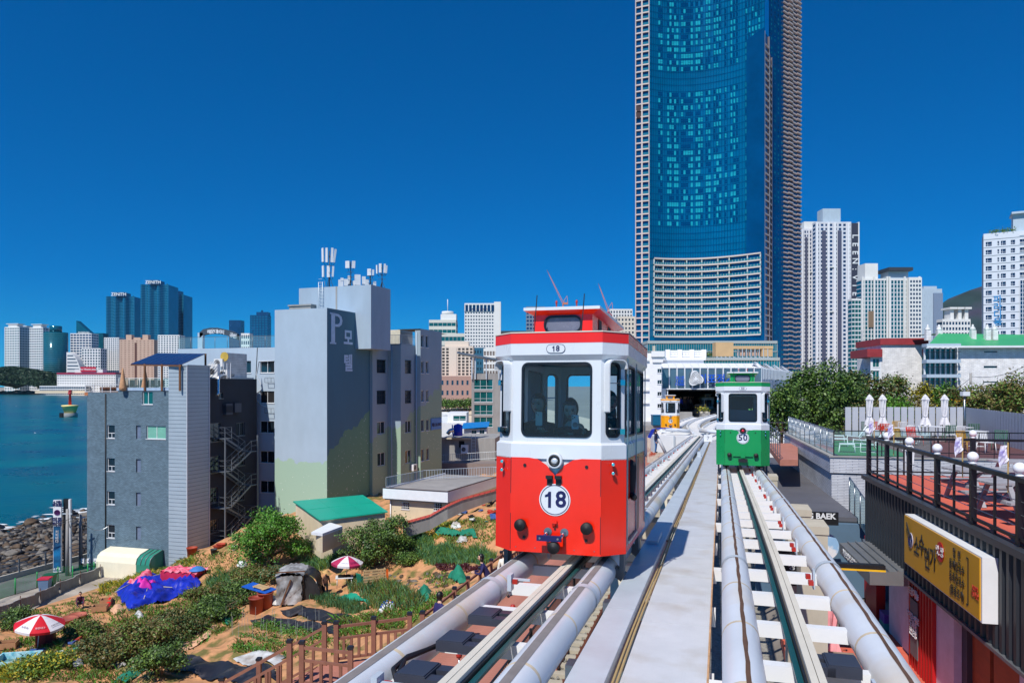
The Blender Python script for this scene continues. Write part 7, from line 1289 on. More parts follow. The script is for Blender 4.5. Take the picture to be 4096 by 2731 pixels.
MB().add([(-.4,-.5,h+.2),(w+.3,-.5,h+.5),(w+.3,5,h+1.0),(-.4,5,h+.8)], [(0,1,2,3)]).build('roof', M('roof_blue', (20,120,190), .5), brh.t)
# hotels over the capsule roof, cranes
block('grey_office', 'grey office tower with helideck behind the red capsule', 2105, 2180, 1230, 900, 25, 0, 3, M('office_grey', (120,134,150), .6), dkblue, 6, 24, 3, .3, .4); t = thing('stadium_roof', 'low building with dark flying roof left of the red capsule roof', 'building', P(2010,1340,750)); k = 750/F; MB().box(0,100*k,0,20,-45*k-12,10*k).build('wall', wtow, t); MB().box(-8*k,110*k,-3,22,10*k,16*k).build('roof', M('roof_dark', (60,74,80), .6), t)
block('apartment_block', 'cream apartment block beside the glass landmark tower', 2470, 2552, 1270, 700, 20, 0, 3, M('cream_apart', (214,204,190), .7), far_gl, 6, 20, 3, .5, .5); block('white_hotel', 'white stepped hotel top behind the red capsule lantern', 2440, 2530, 1240, 760, 20, 0, 3, wtow, far_gl, 8, 24, 3, .5, .4); 
def crane(px, py, tipx, tipy, label, Y=900):
    t = thing('tower_crane', label, 'crane', P(px,py,Y), 0, 'tower cranes'); k = Y/F; m = M('crane_red', (196,120,96), .6); L_ = Vector(((tipx-px)*k,0,(py-tipy)*k)); b = MB(); n = 14; o = Vector((L_.z,0,-L_.x)).normalized()*1.6
    for s_ in (-1,1): b.bar(o*s_*.6, L_, .45)
    for i in range(n): b.bar(o*.6*(-1)**i*(1-i/n)+L_*i/n, o*.6*(-1)**(i+1)*(1-(i+1)/n)+L_*(i+1)/n, .3)
    b.build('jib', m, t); MB().bar((0,0,0),(0,0,-60), 1.6).build('mast', m, t); MB().boxr((3,0,-.5),(6,3,2.5)).bar((0,0,1),(5,0,9), .5).bar((5,0,9),(6,0,0), .5).build('counter_jib', m, t)
crane(2252, 1212, 2187, 1079, 'tower crane with raised jib above the red capsule'); crane(2432, 1238, 2393, 1133, 'second tower crane with raised jib beside the landmark tower')
# ================================================================ landmark tower
YL = 400.; lt = thing('landmark_skyscraper', 'giant blue glass landmark skyscraper with curved facade and stone edges', 'skyscraper', (P(2545,0,YL).x, YL, 3)); X0 = P(2545,0,YL).x; TOP = 300.; fh = 26*YL/F
def cy(t): return 26.3*t-43.3*t*t                       # depth of the concave facade, t along it
xa, xb = P(2597,0,YL).x-X0, P(3058,0,YL-17).x-X0
ZB0 = CZ+(PYH-1345)/F*YL-3                               # underside of the balcony storeys
fl0 = ZB0; nb = 12; floors = int((TOP-fl0)/fh); ncol = 44
cw_ = MB()
for i in range(ncol): a, c = i/ncol, (i+1)/ncol; cw_.quad((xa+(xb-xa)*a,cy(a),0),(xa+(xb-xa)*c,cy(c),0),(xa+(xb-xa)*c,cy(c),TOP),(xa+(xb-xa)*a,cy(a),TOP))
cw_.quad((xb,cy(1),0),(xb,60,0),(xb,60,TOP),(xb,cy(1),TOP)); cw_.build('curtain_wall', g_lct[0], lt)
# window panes: pattern repeats up each column with local change; largest 300 stay single parts
colkind = [0,0,0,0,1,2,0,0,1,1,2,1,1,0,2,1,2,2,1,0,1,1,2,0,2,1,0,2,1,1,0,2,0,1,1,2,0,0,1,1,2,1,2,0]; pu = [MB().box(-.5,.5,-.05,.12,-.5,.5).mesh('window_pane', g) for g in (g_lct[1], g_lct[2])]; cnt = 0; rest = [MB(), MB()]
blank = {12,13,14,15,16, 38,39,40}
for r in range(floors):
    if r < nb or r in blank: continue
    for i in range(4, ncol-1):
        kd = colkind[i]
        if kd == 0 or random.random() < .12: continue
        if random.random() < .08: kd = 3-kd
        a = (i+.5)/ncol; x, y = xa+(xb-xa)*a, cy(a); z = fl0+(r+.52)*fh; ww = (xb-xa)/ncol; m_ = 0 if (random.random() < .72) == (kd == 1) else 1
        for k_ in range(1 if kd == 1 else 2):
            hh = fh*.62 if kd == 1 else fh*.27; zz = z if kd == 1 else z+(k_-.5)*fh*.33
            if cnt < 300 and r > 19: link('window_pane', pu[m_], lt, (x,y-.1,zz), (0,0,math.atan2(26.3-86.6*a, xb-xa)), scale=(ww*.86,1,hh)); cnt += 1
            else: o = len(rest[m_].v); rest[m_].box(x-ww*.43,x+ww*.43,y-.16,y,zz-hh/2,zz+hh/2)
for m_ in (0,1): tag(rest[m_].build('window_panes', g_lct[1+m_], lt), kind='stuff')
bd = MB(); mul = MB()
for r in range(nb, floors):
    for i in range(ncol): a, c = i/ncol, (i+1)/ncol; z = fl0+r*fh; bd.quad((xa+(xb-xa)*a,cy(a)-.2,z-.12),(xa+(xb-xa)*c,cy(c)-.2,z-.12),(xa+(xb-xa)*c,cy(c)-.2,z+.14),(xa+(xb-xa)*a,cy(a)-.2,z+.14))
tag(bd.build('floor_lines', g_lct[2], lt), kind='stuff')
for i in range(ncol+1): a = i/ncol; mul.box(xa+(xb-xa)*a-.08,xa+(xb-xa)*a+.08,cy(a)-.25,cy(a),fl0+nb*fh,TOP)
tag(mul.build('mullions', g_lct[2], lt), kind='stuff')
# balcony storeys
bx0, bx1 = .045, .965; sl_ = M('balcony_slab', (206,192,186), .6, var=.04); bgl = glassmat('balcony_glass', (60,150,160), .5, .05); nn = 40
for r in range(nb+1):
    b = MB(); z = fl0+r*fh-.45
    pts_ = [(xa+(xb-xa)*(bx0+(bx1-bx0)*i/nn), cy(bx0+(bx1-bx0)*i/nn)) for i in range(nn+1)]
    for (x0,y0),(x1,y1) in zip(pts_[:-1], pts_[1:]): b.add([(x0,y0-2.2,z),(x1,y1-2.2,z),(x1,y1,z),(x0,y0,z),(x0,y0-2.2,z+.75),(x1,y1-2.2,z+.75),(x1,y1,z+.75),(x0,y0,z+.75)], [(3,2,1,0),(4,5,6,7),(0,1,5,4)])
    sl = b.build('balcony_slab', sl_, lt)
    if r < nb:
        g = MB(); pp = MB()
        for (x0,y0),(x1,y1) in zip(pts_[:-1], pts_[1:]): g.quad((x0,y0-2.1,z+.75),(x1,y1-2.1,z+.75),(x1,y1-2.1,z+1.9),(x0,y0-2.1,z+1.9)); pp.box(x0-.06,x0+.06,y0-2.15,y0-2.05,z+.75,z+1.95)
        for i in (0,4,9,14,20,26,30,36,40): x,y = pts_[i]; pp.box(x-.25,x+.25,y-1.9,y-.1,z+.75,z+fh)
        for i in range(nn): x,y = pts_[i]; pp.box(x+.6,x+.75,y-.3,y,z+.75,z+fh) if i % 2 else None
        g.build('balustrade_glass', bgl, sl); pp.build('partition', M('partition', (200,204,202), .6), sl); w_ = MB()
        for i, ((x0,y0),(x1,y1)) in enumerate(zip(pts_[:-1], pts_[1:])):
            if random.random() < .35: w_.quad((x0+.2,y0-.12,z+.8),(x1-.2,y1-.12,z+.8),(x1-.2,y1-.12,z+fh*.8),(x0+.2,y0-.12,z+fh*.8))
        w_.build('glass_door', g_lct[2], sl)
# stone framed edges: left pair of bays and right strip
def stonebay(x0, x1, y, side, zt, name, y1=None, fl=fh, open_=False):
    y1 = y if y1 is None else y1; n = int(zt/fl); pr = MB(); gl = MB(); w = x1-x0
    q = lambda e: y+(y1-y)*e
    for e0, e1 in ((0,.1),(.9,1)): pr.add([(x0+w*e0,q(e0)-.5,0),(x0+w*e1,q(e1)-.5,0),(x0+w*e1,q(e1)-.5,zt),(x0+w*e0,q(e0)-.5,zt),(x0+w*e0,q(e0)+.6,0),(x0+w*e1,q(e1)+.6,0),(x0+w*e1,q(e1)+.6,zt),(x0+w*e0,q(e0)+.6,zt)], [(0,1,2,3),(1,5,6,2),(4,0,3,7)])
    for r in range(n):
        z = r*fl; pr.add([(x0+w*.1,q(.1)-.4,z),(x1-w*.1,q(.9)-.4,z),(x1-w*.1,q(.9)-.4,z+.7),(x0+w*.1,q(.1)-.4,z+.7),(x0+w*.1,q(.1)+.6,z+.7),(x1-w*.1,q(.9)+.6,z+.7),(x0+w*.1,q(.1)+.6,z),(x1-w*.1,q(.9)+.6,z)], [(0,1,2,3),(3,2,5,4),(6,7,1,0)])
        if open_: gl.add([(x0+w*.12,q(.12)-.35,z+.7),(x1-w*.12,q(.88)-.35,z+.7),(x1-w*.12,q(.88)-.35,z+1.9),(x0+w*.12,q(.12)-.35,z+1.9)], [(0,1,2,3)])
    tag(pr.build(name, stone, lt), kind='stuff'); MB().quad((x0,y+.5,0),(x1,y1+.5,0),(x1,y1+.5,zt),(x0,y+.5,zt)).build('bay_glazing', g_lct[2], lt)
    if open_: tag(gl.build('bay_balustrade', bgl, lt), kind='stuff')
w1 = (2569-2545)*YL/F; w2 = (2597-2569)*YL/F; stonebay(0, w1, 3, 0, TOP, 'stone_bay', 1.5); stonebay(w1, w1+w2, 1.5, 0, TOP, 'stone_bay', 0, open_=True); MB().quad((16,60,0),(0,3,0),(0,3,TOP),(16,60,TOP)).build('side_wall', g_lct[2], lt)
for r in (34,35): MB().box(.6,w1-.4,1.4,3,fl0+r*fh-1,fl0+r*fh+2).build('louvre', M('louvre_brown', (70,48,52), .7), lt)
xs0, xs1 = xb, P(3112,0,YL-12).x-X0; zs = CZ+(PYH-185)/F*YL-3; stonebay(xs0, xs0+(xs1-xs0)*.56, cy(1), 0, zs, 'stone_strip', cy(1)+7); stonebay(xs0+(xs1-xs0)*.56, xs1, cy(1)+7, 0, zs-8, 'stone_strip', cy(1)+14)
stonebay(xs0-6, xs0-1, cy(.97)+9, 0, TOP, 'upper_stone_strip', cy(.97)+12); 
# stepped shoulder of glass in front of the upper shaft
MB().quad((xb-14*YL/F*4,cy(.88)-.6,0),(xb,cy(1)-.4,0),(xb,cy(1)-.4,zs+2),(xb-14*YL/F*4,cy(.88)-.6,zs-2)).build('glass_shoulder', g_lct[2], lt)
# right wing with notched balcony bands
xw0, xw1 = xs1-1, P(3202,0,YL+24).x-X0; rw = MB(); MB().quad((xw0,cy(1)+16,0),(xw1,24,0),(xw1,24,TOP),(xw0,cy(1)+16,TOP)).build('wing_glazing', g_lct[2], lt); MB().quad((xw1,24,0),(xw1,70,0),(xw1,70,TOP),(xw1,24,TOP)).build('wing_side', g_lct[2], lt)
wy = lambda x: cy(1)+16+(24-cy(1)-16)*(x-xw0)/(xw1-xw0)
wp = MB(); wk = MB()
for r in range(int(TOP/(fh*.73))):
    z = r*fh*.73; x_ = xw0+(xw1-xw0)*.44; n = 4
    for i in range(n): a = x_+(xw1-x_)*i/n; c = x_+(xw1-x_)*(i+1)/n; o_ = 1.2+(i % 2)*.8; rw.add([(a,wy(a)-o_,z+(i % 2)*.35),(c,wy(c)-o_,z+(i % 2)*.35),(c,wy(c),z+(i % 2)*.35),(a,wy(a),z+(i % 2)*.35),(a,wy(a)-o_,z+.7+(i % 2)*.35),(c,wy(c)-o_,z+.7+(i % 2)*.35),(c,wy(c),z+.7+(i % 2)*.35),(a,wy(a),z+.7+(i % 2)*.35)], [(3,2,1,0),(4,5,6,7),(0,1,5,4),(1,2,6,5),(3,0,4,7)])
    for i in range(9):
        a = xw0+(xw1-xw0)*(.06+.105*i); q = wp if random.random() < .4 else wk; q.quad((a,wy(a)-.1,z+1.05),(a+.95,wy(a+.95)-.1,z+1.05),(a+.95,wy(a+.95)-.1,z+2.3),(a,wy(a)-.1,z+2.3))
tag(rw.build('wing_balcony_bands', stone, lt), kind='stuff'); tag(wp.build('wing_panes', mirrormat('wing_pane', (20,110,130), .2, .1, .3, .2), lt), kind='stuff'); tag(wk.build('wing_panes', dkblue, lt), kind='stuff')
# podium: gridded glass drum, wide base, rooftop box and scaffold-like screen
pdm = M('podium_grid', (170,176,172), .5); pg_ = mirrormat('podium_glass', (14,116,130), .15, .2, .3, .2)
t, w, h, f = block('glass_podium', 'gridded teal glass podium at the foot of the landmark skyscraper', 2590, 3110, 1372, 372, 30, 0, 3, pdm, pg_, 56, 9, 4, .1, .1); t, w, h, f = block('glass_podium', 'lower teal glass podium behind the station roof', 2680, 3120, 1440, 330, 30, 0, 3, pdm, pg_, 40, 8, 4, .1, .1)
yb_ = M('screen_tan', (206,172,128), .8, var=.08, scale=.3); t = thing('rooftop_screen', 'tan boxy screen on steel frame above the station roof', 'screen', P(2863,1425,300)); k = 300/F; MB().box(0,71*k,0,5,0,56*k).build('tall_box', yb_, t); MB().box(71*k,230*k,0,5,30*k,42*k).build('curved_band', yb_, t); MB().box(185*k,228*k,.2,4,0,30*k).build('end_box', yb_, t); b = MB()
for i in range(13): x = (4+i*17)*k; b.bar((x,0,-10*k),(x,0,30*k if i > 4 else 0), .25); b.bar((x,0,0),(x+12*k,0,-10*k), .18)
b.box(0,230*k,-.1,.2,-10*k,-8*k); b.build('frame', galv, t)
for i in range(9): MB().box((88+i*12)*k,(97+i*12)*k,1,1.1,2*k,28*k).build('panel', M('screen_pink', (196,160,140), .5, var=.2), t)
for i in range(9): p = P(2720+i*16,1424,318); shr = tree('roof_shrub', 'low green shrub in the planting on the podium roof', p, [(0,0,.6,1.2,1.2,.7)], 120, .3, [lf_mid, lf_olive], .05, 'shrub', 'podium roof shrubs')
# white classical building left of the station
cb = Bld('white_classical_building', 'white classical building with balustraded roof beside the station', 'building', 2540, 78, 0, 4); t = cb.t; w = cb.f.s(2646); h = cb.z(2640,1412); ops = [cb.rect(2630,2647,y,y+16) for y in (1428,1475,1520,1567,1615)]; b = MB(); boxwalls(b, w, 20, h, ops); b.build('wall', M('white_stucco', (236,236,236), .6, var=.03), t); ws = MATS['white_stucco']
for o in ops: window(t, I4, o, 'slide', frame_w, gl_dark)
for z in (0,.6): MB().box(cb.f.s(2613)-.1-z*.2,w+.15+z*.2,-.15-z*.3,0,h-1.0+z,h-.4+z).build('cornice', ws, t)
for i in range(14): z = 2+i*.75; MB().box(cb.f.s(2600)-.3,cb.f.s(2600)+.35,-.12,0,z,z+.55).build('quoin', ws, t)
for y in (1440,1512,1560,1610): MB().box(0,cb.f.s(2595),-.2,0,cb.z(2590,y)-.1,cb.z(2590,y)+.1).build('string_course', ws, t)
MB().box(cb.f.s(2627),cb.f.s(2636),2,2.4,h,h+.9).build('chimney', conc, t)
cr = Bld('balustraded_block', 'long white balustraded block behind the station roof', 'building', 2670, 104, 0, 4); w = cr.f.s(2815); h = cr.z(2740,1440); MB().box(0,w,0,10,0,h).build('wall', ws, cr.t); MB().box(-.2,w+.2,-.3,10,h,h+.35).build('cornice', ws, cr.t); MB().box(0,w,-.1,.2,h+1.2,h+1.4).build('coping', ws, cr.t)
for i in range(26): MB().lathe([(.1,0),(.16,.2),(.08,.5),(.14,.8),(.1,.85)], (w*(i+.5)/26,.05,h+.35), 8).build('baluster', ws, cr.t)
for i in range(4): MB().box(w*i/3-.3,w*i/3+.3,-.25,.35,h+.35,h+1.5).build('pedestal', ws, cr.t)
# ================================================================ right: far towers
def leen(px0, px1, pyt, label, Y, name=True):
    t, w, h, f = block('apartment_tower', label, px0, px1, pyt, Y, 8, 0, 3, M('leen_white', (206,208,216), .7), dkblue, 8, 44, 3, .42, .42, sides='r')
    for x in (.0,.32,.5,.88): MB().box(w*x,w*x+w*.06,-1.6,-.1,0,h).build('white_fin', M('fin_white', (228,228,232), .6), t)
    for x in (.62,.18): MB().box(w*x,w*x+w*.1,-.9,-.1,0,h-8).build('grey_strip', M('strip_grey', (76,80,104), .7), t)
    for z in (.25,.5,.75): MB().box(w*.3,w*.58,-1.3,-.1,h*z,h*z+1.4).build('ring_beam', wtow, t)
    return t, w, h
t, w, h = leen(3205, 3290, 920, 'paired white and grey apartment tower right of the landmark', 790); cap(t,w*.2,w*.9,4,20,h,h+10,wtow)
t, w, h = leen(3262, 3405, 892, 'tallest white ribbed apartment tower with dark lettered flank', 760); cap(t,w*.25,w*.75,4,18,h,h+16,paleg); MB().box(w,w+28*760/F,.3,8,0,h).build('unlit_flank', M('flank_unlit', (52,54,72), .6), t); MB().box(w+28*760/F,w+33*760/F,.0,8,0,h+1).build('white_edge', wtow, t)  # box on the front plane emulates the sun-averted flank, shade in its colour
for i, ch in enumerate('LEEN:VIEW'): text(ch, 8.5, white, t, (w+15*760/F,-.1,h-14-i*8.6), (pi/2,pi/2,0), bold=.12)
gt, w, h, f = block('green_glass_tower', 'broad white framed green glass apartment tower with flying roof', 3446, 3680, 1120, 640, 10, 0, 3, wtow, tealg, 18, 30, 4, .28, .16); MB().box(w*.45,w*.86,-2,20,h+8,h+11).build('flying_roof', M('roof_charcoal', (52,58,68), .6), gt); cap(gt,w*.48,w*.82,2,16,h,h+8,paleg); cap(gt,w*.08,w*.3,2,16,h,h+15,wtow)
for x in (.0,.2,.42,.46,.72,.97): MB().box(w*x,w*x+w*.025,-1.2,-.05,0,h+3).build('white_fin', wtow, gt)
MB().box(w*.78,w*1.0,-3,0,0,h+2).build('bay_front', wtow, gt); gg = MB()
for r in range(30): [gg.box(w*(.8+.05*i),w*(.83+.05*i),-3.1,-2.9,r*h/30+1,r*h/30+3) for i in range(4)]
tag(gg.build('bay_windows', far_gl, gt), kind='stuff'); MB().box(w*.115,w*.2,-1,0,h*.62,h*.75).build('bronze_bay', M('bronze', (130,108,86), .6), gt); MB().box(w*.115,w*.2,-1,0,h*.28,h*.4).build('bronze_bay', MATS['bronze'], gt)
block('balcony_wing', 'low balconied wing between lettered tower and green glass tower', 3407, 3446, 1200, 620, 8, 0, 3, wtow, gl_teal, 3, 24, 3, .1, .25)
t, w, h, f = block('grey_tower', 'plain pale grey slab tower right of the green glass tower', 3688, 3768, 1160, 700, 8, 0, 3, paleg, paleg, 4, 10, 3, .9, .9); cap(t,w*.15,w*.8,2,12,h,h+4,paleg); MB().box(w*.55,w,-1.5,-.1,0,h-3).build('shade_bay', M('slab_blue', (120,136,160), .7), t)
t, w, h, f = block('white_flats', 'white terraced flats with pergola crowned stair towers', 3770, 3882, 1282, 560, 8, 0, 3, wtow, far_gl, 9, 16, 4, .35, .45); 
for x in (.34,.62,.86): cap(t,w*x,w*x+w*.12,2,10,h,h+10,wtow); MB().box(w*x-1.5,w*x+w*.12+1.5,0,12,h+9,h+10.4).build('roof_slab', wtow, t)
hb = Bld('blue_white_hotel', 'pale hotel with gridded windows and roof pavilion at the picture edge', 'building', 3934, 370, rad(-30), 3); t = hb.t; w = hb.f.s(4180); h = hb.z(3980,932); rows = 22; fhh = (h-3)/rows; ops = []
for r in range(rows):
    z = h-3-(r+.85)*fhh
    for (a, c) in ((.065,.24),(.4,.45),(.5,.64),(.78,.9)): ops.append((a*w*.58,c*w*.58,z,z+fhh*.55))
    if r < 5 or r in (11,12): ops.append((w*.6,w*.75,z,z+fhh*.55))
b = MB(); wallo(b, 0, w, 0, h, ops, 0, .5); b.quad((0,14,0),(0,0,0),(0,0,h),(0,14,h)); b.quad((0,0,h),(w,0,h),(w,14,h),(0,14,h)); b.build('wall', M('hotel_pale', (206,212,222), .7, var=.03), t)
wu = {}
for o in ops:
    k = (round(o[1]-o[0],2), round(o[3]-o[2],2))
    if k not in wu: fr = MB().box(0,k[0],.3,.42,0,.12).box(k[0]*.33-.06,k[0]*.33+.06,.3,.42,0,k[1]).box(0,k[0],.3,.42,k[1]*.4,k[1]*.4+.12); wu[k] = (fr.mesh('window', frame_w), MB().quad((0,.4,0),(k[0],.4,0),(k[0],.4,k[1]),(0,.4,k[1])).mesh('pane', gl_blue))
    wn = link('window', wu[k][0], t, (o[0],0,o[2])); link('pane', wu[k][1], wn)
MB().box(w*.595,w,-.4,-.05,3,h-6*fhh).build('glass_bay', gl_blue, t); b = MB()
for r in range(rows*2): b.box(w*.595,w,-.55,-.4,3+r*fhh/2,3.2+r*fhh/2)
for i in range(10): b.box(w*.595+i*w*.045,w*.595+i*w*.045+.25,-.56,-.4,3,h-6*fhh)
tag(b.build('bay_grid', frame_w, t), kind='stuff')
for r in range(0, rows+1, 1): MB().box(-.1,w,-.12,0,h-3-r*fhh-.15,h-3-r*fhh).build('string_course', frame_g, t)
cap(t,w*.5,w,3,12,h,h+9,paleg); MB().box(w*.47,w+1,1,14,h+9,h+10).build('pavilion_roof', paleg, t); text('파\n라\n디\n움', 4.2, M('sign_teal', (40,130,190), .5), t, (w*.235,-.2,h*.58), bold=.08)
for i in range(5): tree('roof_shrub', 'green shrub on the pale hotel roof edge', hb.t.matrix_world @ Vector((0,0,0)) if 0 else Vector((hb.f.o.x+cos(rad(-30))*(5+i*2), hb.f.o.y+sin(rad(-30))*(5+i*2)+2, 3+h)), [(0,0,.8,1.3,1.3,.9)], 90, .35, [lf_mid], .05, 'shrub', 'hotel roof shrubs')
# mountain
mm = M('mountain_wood', (30,52,50), .95, var=.4, scale=.01, bump=.5, bscale=.05, col2=(58,54,72), thr=.55, soft=.1); Y = 2600; ridge = [(3300,1560),(3560,1420),(3740,1230),(3800,1195),(3880,1160),(3960,1135),(4080,1110),(4300,1090),(4600,1100),(5200,1300)]; b = MB(); b.smooth = True; rows = []
for j in range(14):
    e = j/13; row = []
    for x, y in ridge:
        q = P(x,y,Y); hgt = q.z-3; row.append(Vector((q.x*(.86+.14*e)+random.uniform(-8,8), Y*(.72+.28*e), 3+hgt*(e**.8)*(.97+.06*random.random()) if j < 13 else q.z)))
    rows.append(row)
b.grid(rows); tag(b.build('mountain', mm), kind='structure')
# ================================================================ station and track switch
Y = 80.; sta = Bld('station', 'glass fronted capsule station with white faceted roof and blue signs', 'building', 2646, Y, 0, 9); t = sta.t; w = sta.f.s(3046); zt, z2, z3, z4 = (sta.z(2800,y) for y in (1451,1471,1553,1656)); n = 13
for i in range(n):
    a, c = w*i/n, w*(i+.98)/n; MB().add([(a,-.1,z2),(c,-.1,z2),(c+.15,1.6,zt),(a+.15,1.6,zt),(a,.0,z2-.1),(c,.0,z2-.1)], [(0,1,2,3),(4,5,1,0)]).build('roof_panel', white, t)
    MB().box(a-.06,a+.06,-.12,.1,z3,z2).build('mullion', frame_w, t); MB().quad((a+.06,.02,z3),(c,.02,z3),(c,.02,z2),(a+.06,.02,z2)).build('pane', M('station_glass', (86,110,126), .1, .1, var=.25, scale=.5, spec=.8), t)
MB().box(-.1,w,-.15,.1,z3-.12,z3).build('transom', frame_w, t); MB().add([(0,1.6,zt),(w,1.6,zt),(w+12,26,zt-.3),(0,26,zt-.3)], [(0,1,2,3)]).build('roof', white, t)
SW = [(w,0),(w+12.4,23)]; trl = M('translucent_panel', (186,192,200), .35, var=.08, scale=.4)
for i in range(24):
    a, c = i/24, (i+.94)/24; x0,y0,x1,y1 = w+12.4*a,23*a,w+12.4*c,23*c; MB().quad((x0,y0,-2),(x1,y1,-2),(x1,y1,z2-.1),(x0,y0,z2-.1)).build('side_panel', trl, t); MB().box(x0-.05,x0+.05,y0-.08,y0+.02,-2,z2).build('side_fin', galv, t); MB().add([(x0,y0,z2-.1),(x1,y1,z2-.1),(x1-1.0,y1+.3,zt+.2*sin(i)),(x0-1.0,y0+.3,zt+.2*sin(i))], [(0,1,2,3)]).build('side_roof_panel', white, t)
MB().box(0,.5,0,.4,-2,z3).box(sta.f.s(2668),sta.f.s(2672),0,.2,-2,z3).box(w-.4,w,0,.4,-2,z3).build('column', frame_w, t); MB().quad((.5,.2,z4-1),(sta.f.s(2668),.2,z4-1),(sta.f.s(2668),.2,z3),(.5,.2,z3)).build('end_pane', gl_teal, t)
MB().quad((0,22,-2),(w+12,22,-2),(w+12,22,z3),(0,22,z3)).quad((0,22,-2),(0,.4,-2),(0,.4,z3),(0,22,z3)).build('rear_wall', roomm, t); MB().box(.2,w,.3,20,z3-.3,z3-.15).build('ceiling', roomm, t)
MB().box(sta.f.s(2700),sta.f.s(2778),1,18,-2,z4+.2).box(sta.f.s(2816),sta.f.s(2850),1,18,-2,z4+.2).box(sta.f.s(2890),w,1,18,-2,z4+.2).build('platform', concg, t); MB().box(-.5,w+3,-14,20,-4,z4-2.0).build('apron', white, t)
bl = M('sign_letter_blue', (20,80,190), .4); text('BLUE\nLINE\nPARK', .42, bl, t, (sta.f.s(2717),-.35,sta.z(2717,1524)), bold=.012); text('미포정거장', 1.1, bl, t, (sta.f.s(2880),-.35,sta.z(2880,1517)), bold=.02); text('MIPO STATION', .3, navy, t, (sta.f.s(2880),-.35,sta.z(2880,1541)), bold=.01)
lc = (sta.f.s(2779),0,sta.z(2779,1514)); b = MB()
for r_, y in ((.74,-.5),):
    b.slab([(lc[0]+r_*(1+.18*cos(3*a+.8))*cos(a), lc[2]+r_*(1.05+.18*cos(3*a+.8))*sin(a)) for a in [k*2*pi/36 for k in range(36)]], -.5, -.3)
lg = b.build('logo_disc', white, t)
for r_ in (.62,.5,.38,.24): b = MB(); b.tube([(lc[0]+r_*(1+.14*cos(3*a+.8+r_))*cos(a),-.51,lc[2]+r_*(1.05+.14*cos(3*a+.8+r_))*sin(a)) for a in [k*2*pi/36 for k in range(36)]], .018, 4, False, True); b.build('logo_ring', dark, lg)
for i, (px, col) in enumerate(((2722,(20,60,190)),(2736,(90,70,60)),(2742,(40,40,50)),(2752,(60,60,90)),(2762,(150,140,130)),(2770,(80,40,40)))): q = P(px,1655+i*.3,84+i*.6); person(['visitor in bright blue jacket waiting on the station platform','visitor in brown coat behind the blue jacket','visitor in black queueing in the station','visitor in slate jacket queueing deep in the station','visitor in pale coat queueing in the station','visitor in maroon queueing at the platform edge'][i], (q.x,q.y,9+z4+.2), .3*i, top=col, legs=(40,40,50), hands=False)
cap_in = capsule('pale capsule car standing in the dark station hall', P(2834,1668,88), 0, M('car_cream', (190,170,130), .4), '12', detail=False, pitch=0)
for px in (2792,2816): 
    q = P(px,1654,79); tt = thing('platform_railing', 'small black gate railing on the station platform edge', 'railing', q, 0, 'platform gates'); barrail(tt, (-.35,0,0), (.35,0,0), .95, 7, dark)
for px in (2806,2826): q = P(px,1656,77); tt = thing('flower_pot', 'pot of yellow flowers on the platform edge', 'plant', q, 0, 'yellow flower pots'); MB().lathe([(.15,0),(.2,.3)], n=10).build('pot', conc, tt); link('flowers', crown_mesh('flowers', [(0,0,.5,.35,.35,.2)], 90, .07, [lf_yel, lf_mid]), tt)
# switch pipes and branch tracks in front of the station
def branch(label, centre, gap=.95):
    t_ = thing('branch_track', label, 'track', (0,0,0), 0, 'switch tracks before the station'); Q = [P(*p) for p in centre]; Lp = []
    for k in range(len(Q)-1):
        for i in range(6): e = i/6; q0, q1, q2, q3 = Q[max(k-1,0)], Q[k], Q[k+1], Q[min(k+2,len(Q)-1)]; Lp.append(.5*((2*q1)+(q2-q0)*e+(2*q0-5*q1+4*q2-q3)*e*e+(3*q1-q0-3*q2+q3)*e**3))
    Lp.append(Q[-1]); m = len(Lp)
    off = [Vector((-(Lp[min(i+1,m-1)]-Lp[max(i-1,0)]).y, (Lp[min(i+1,m-1)]-Lp[max(i-1,0)]).x, 0)).normalized() for i in range(m)]
    for s_ in (-1,1): MB().tube([p+o*s_*gap/2 for p, o in zip(Lp, off)], .13, 12).build('rail_pipe', pipem, t_)
    for i in range(0, m-1): p, o = Lp[i], off[i]; MB().bar(p+o*gap/2-Vector((0,0,.05)), p-o*gap/2-Vector((0,0,.05)), .16).build('cross_beam', white, t_)
branch('short branch pipes carrying the yellow capsule towards the station', [(2668,1722,58),(2690,1716,63),(2730,1690,70),(2790,1668,80)]); branch('curving pipes swinging from the switch into the station hall', [(2800,1735,58),(2772,1708,62.5),(2790,1688,68),(2830,1672,74),(2880,1658,82)]); branch('far branch pipes disappearing behind the green capsule', [(2830,1716,62),(2860,1695,66),(2905,1680,70)])
tt = thing('transfer_beam', 'pale steel transfer beam and pipes crossing below the switch', 'beam', (0,0,0)); MB().tube([P(2662,1716,57.5),P(2760,1724,57.5)], .15, 12).tube([P(2800,1722,58),P(2900,1730,56)], .15, 12).build('cross_pipe', pipem, tt); a = P(2612,1742,57); c = P(2770,1742,57); MB().box(a.x,c.x,57,58,a.z-1.3,a.z).build('girder', white, tt)
for x in (a.x, a.x+1.6, a.x+3.2): MB().box(x,x+.12,56.9,57,a.z-1.3,a.z).build('stiffener', galv, tt)
q = P(2832,1752,50); tt = thing('number_board', 'small white board with the number seven beside the track', 'sign', q, -AL); MB().box(-.28,.28,0,.03,-.24,.24).build('board', white, tt); text('7', .36, M('ink_grey', (160,164,170), .6), tt, (0,-.02,0), ext=.004)
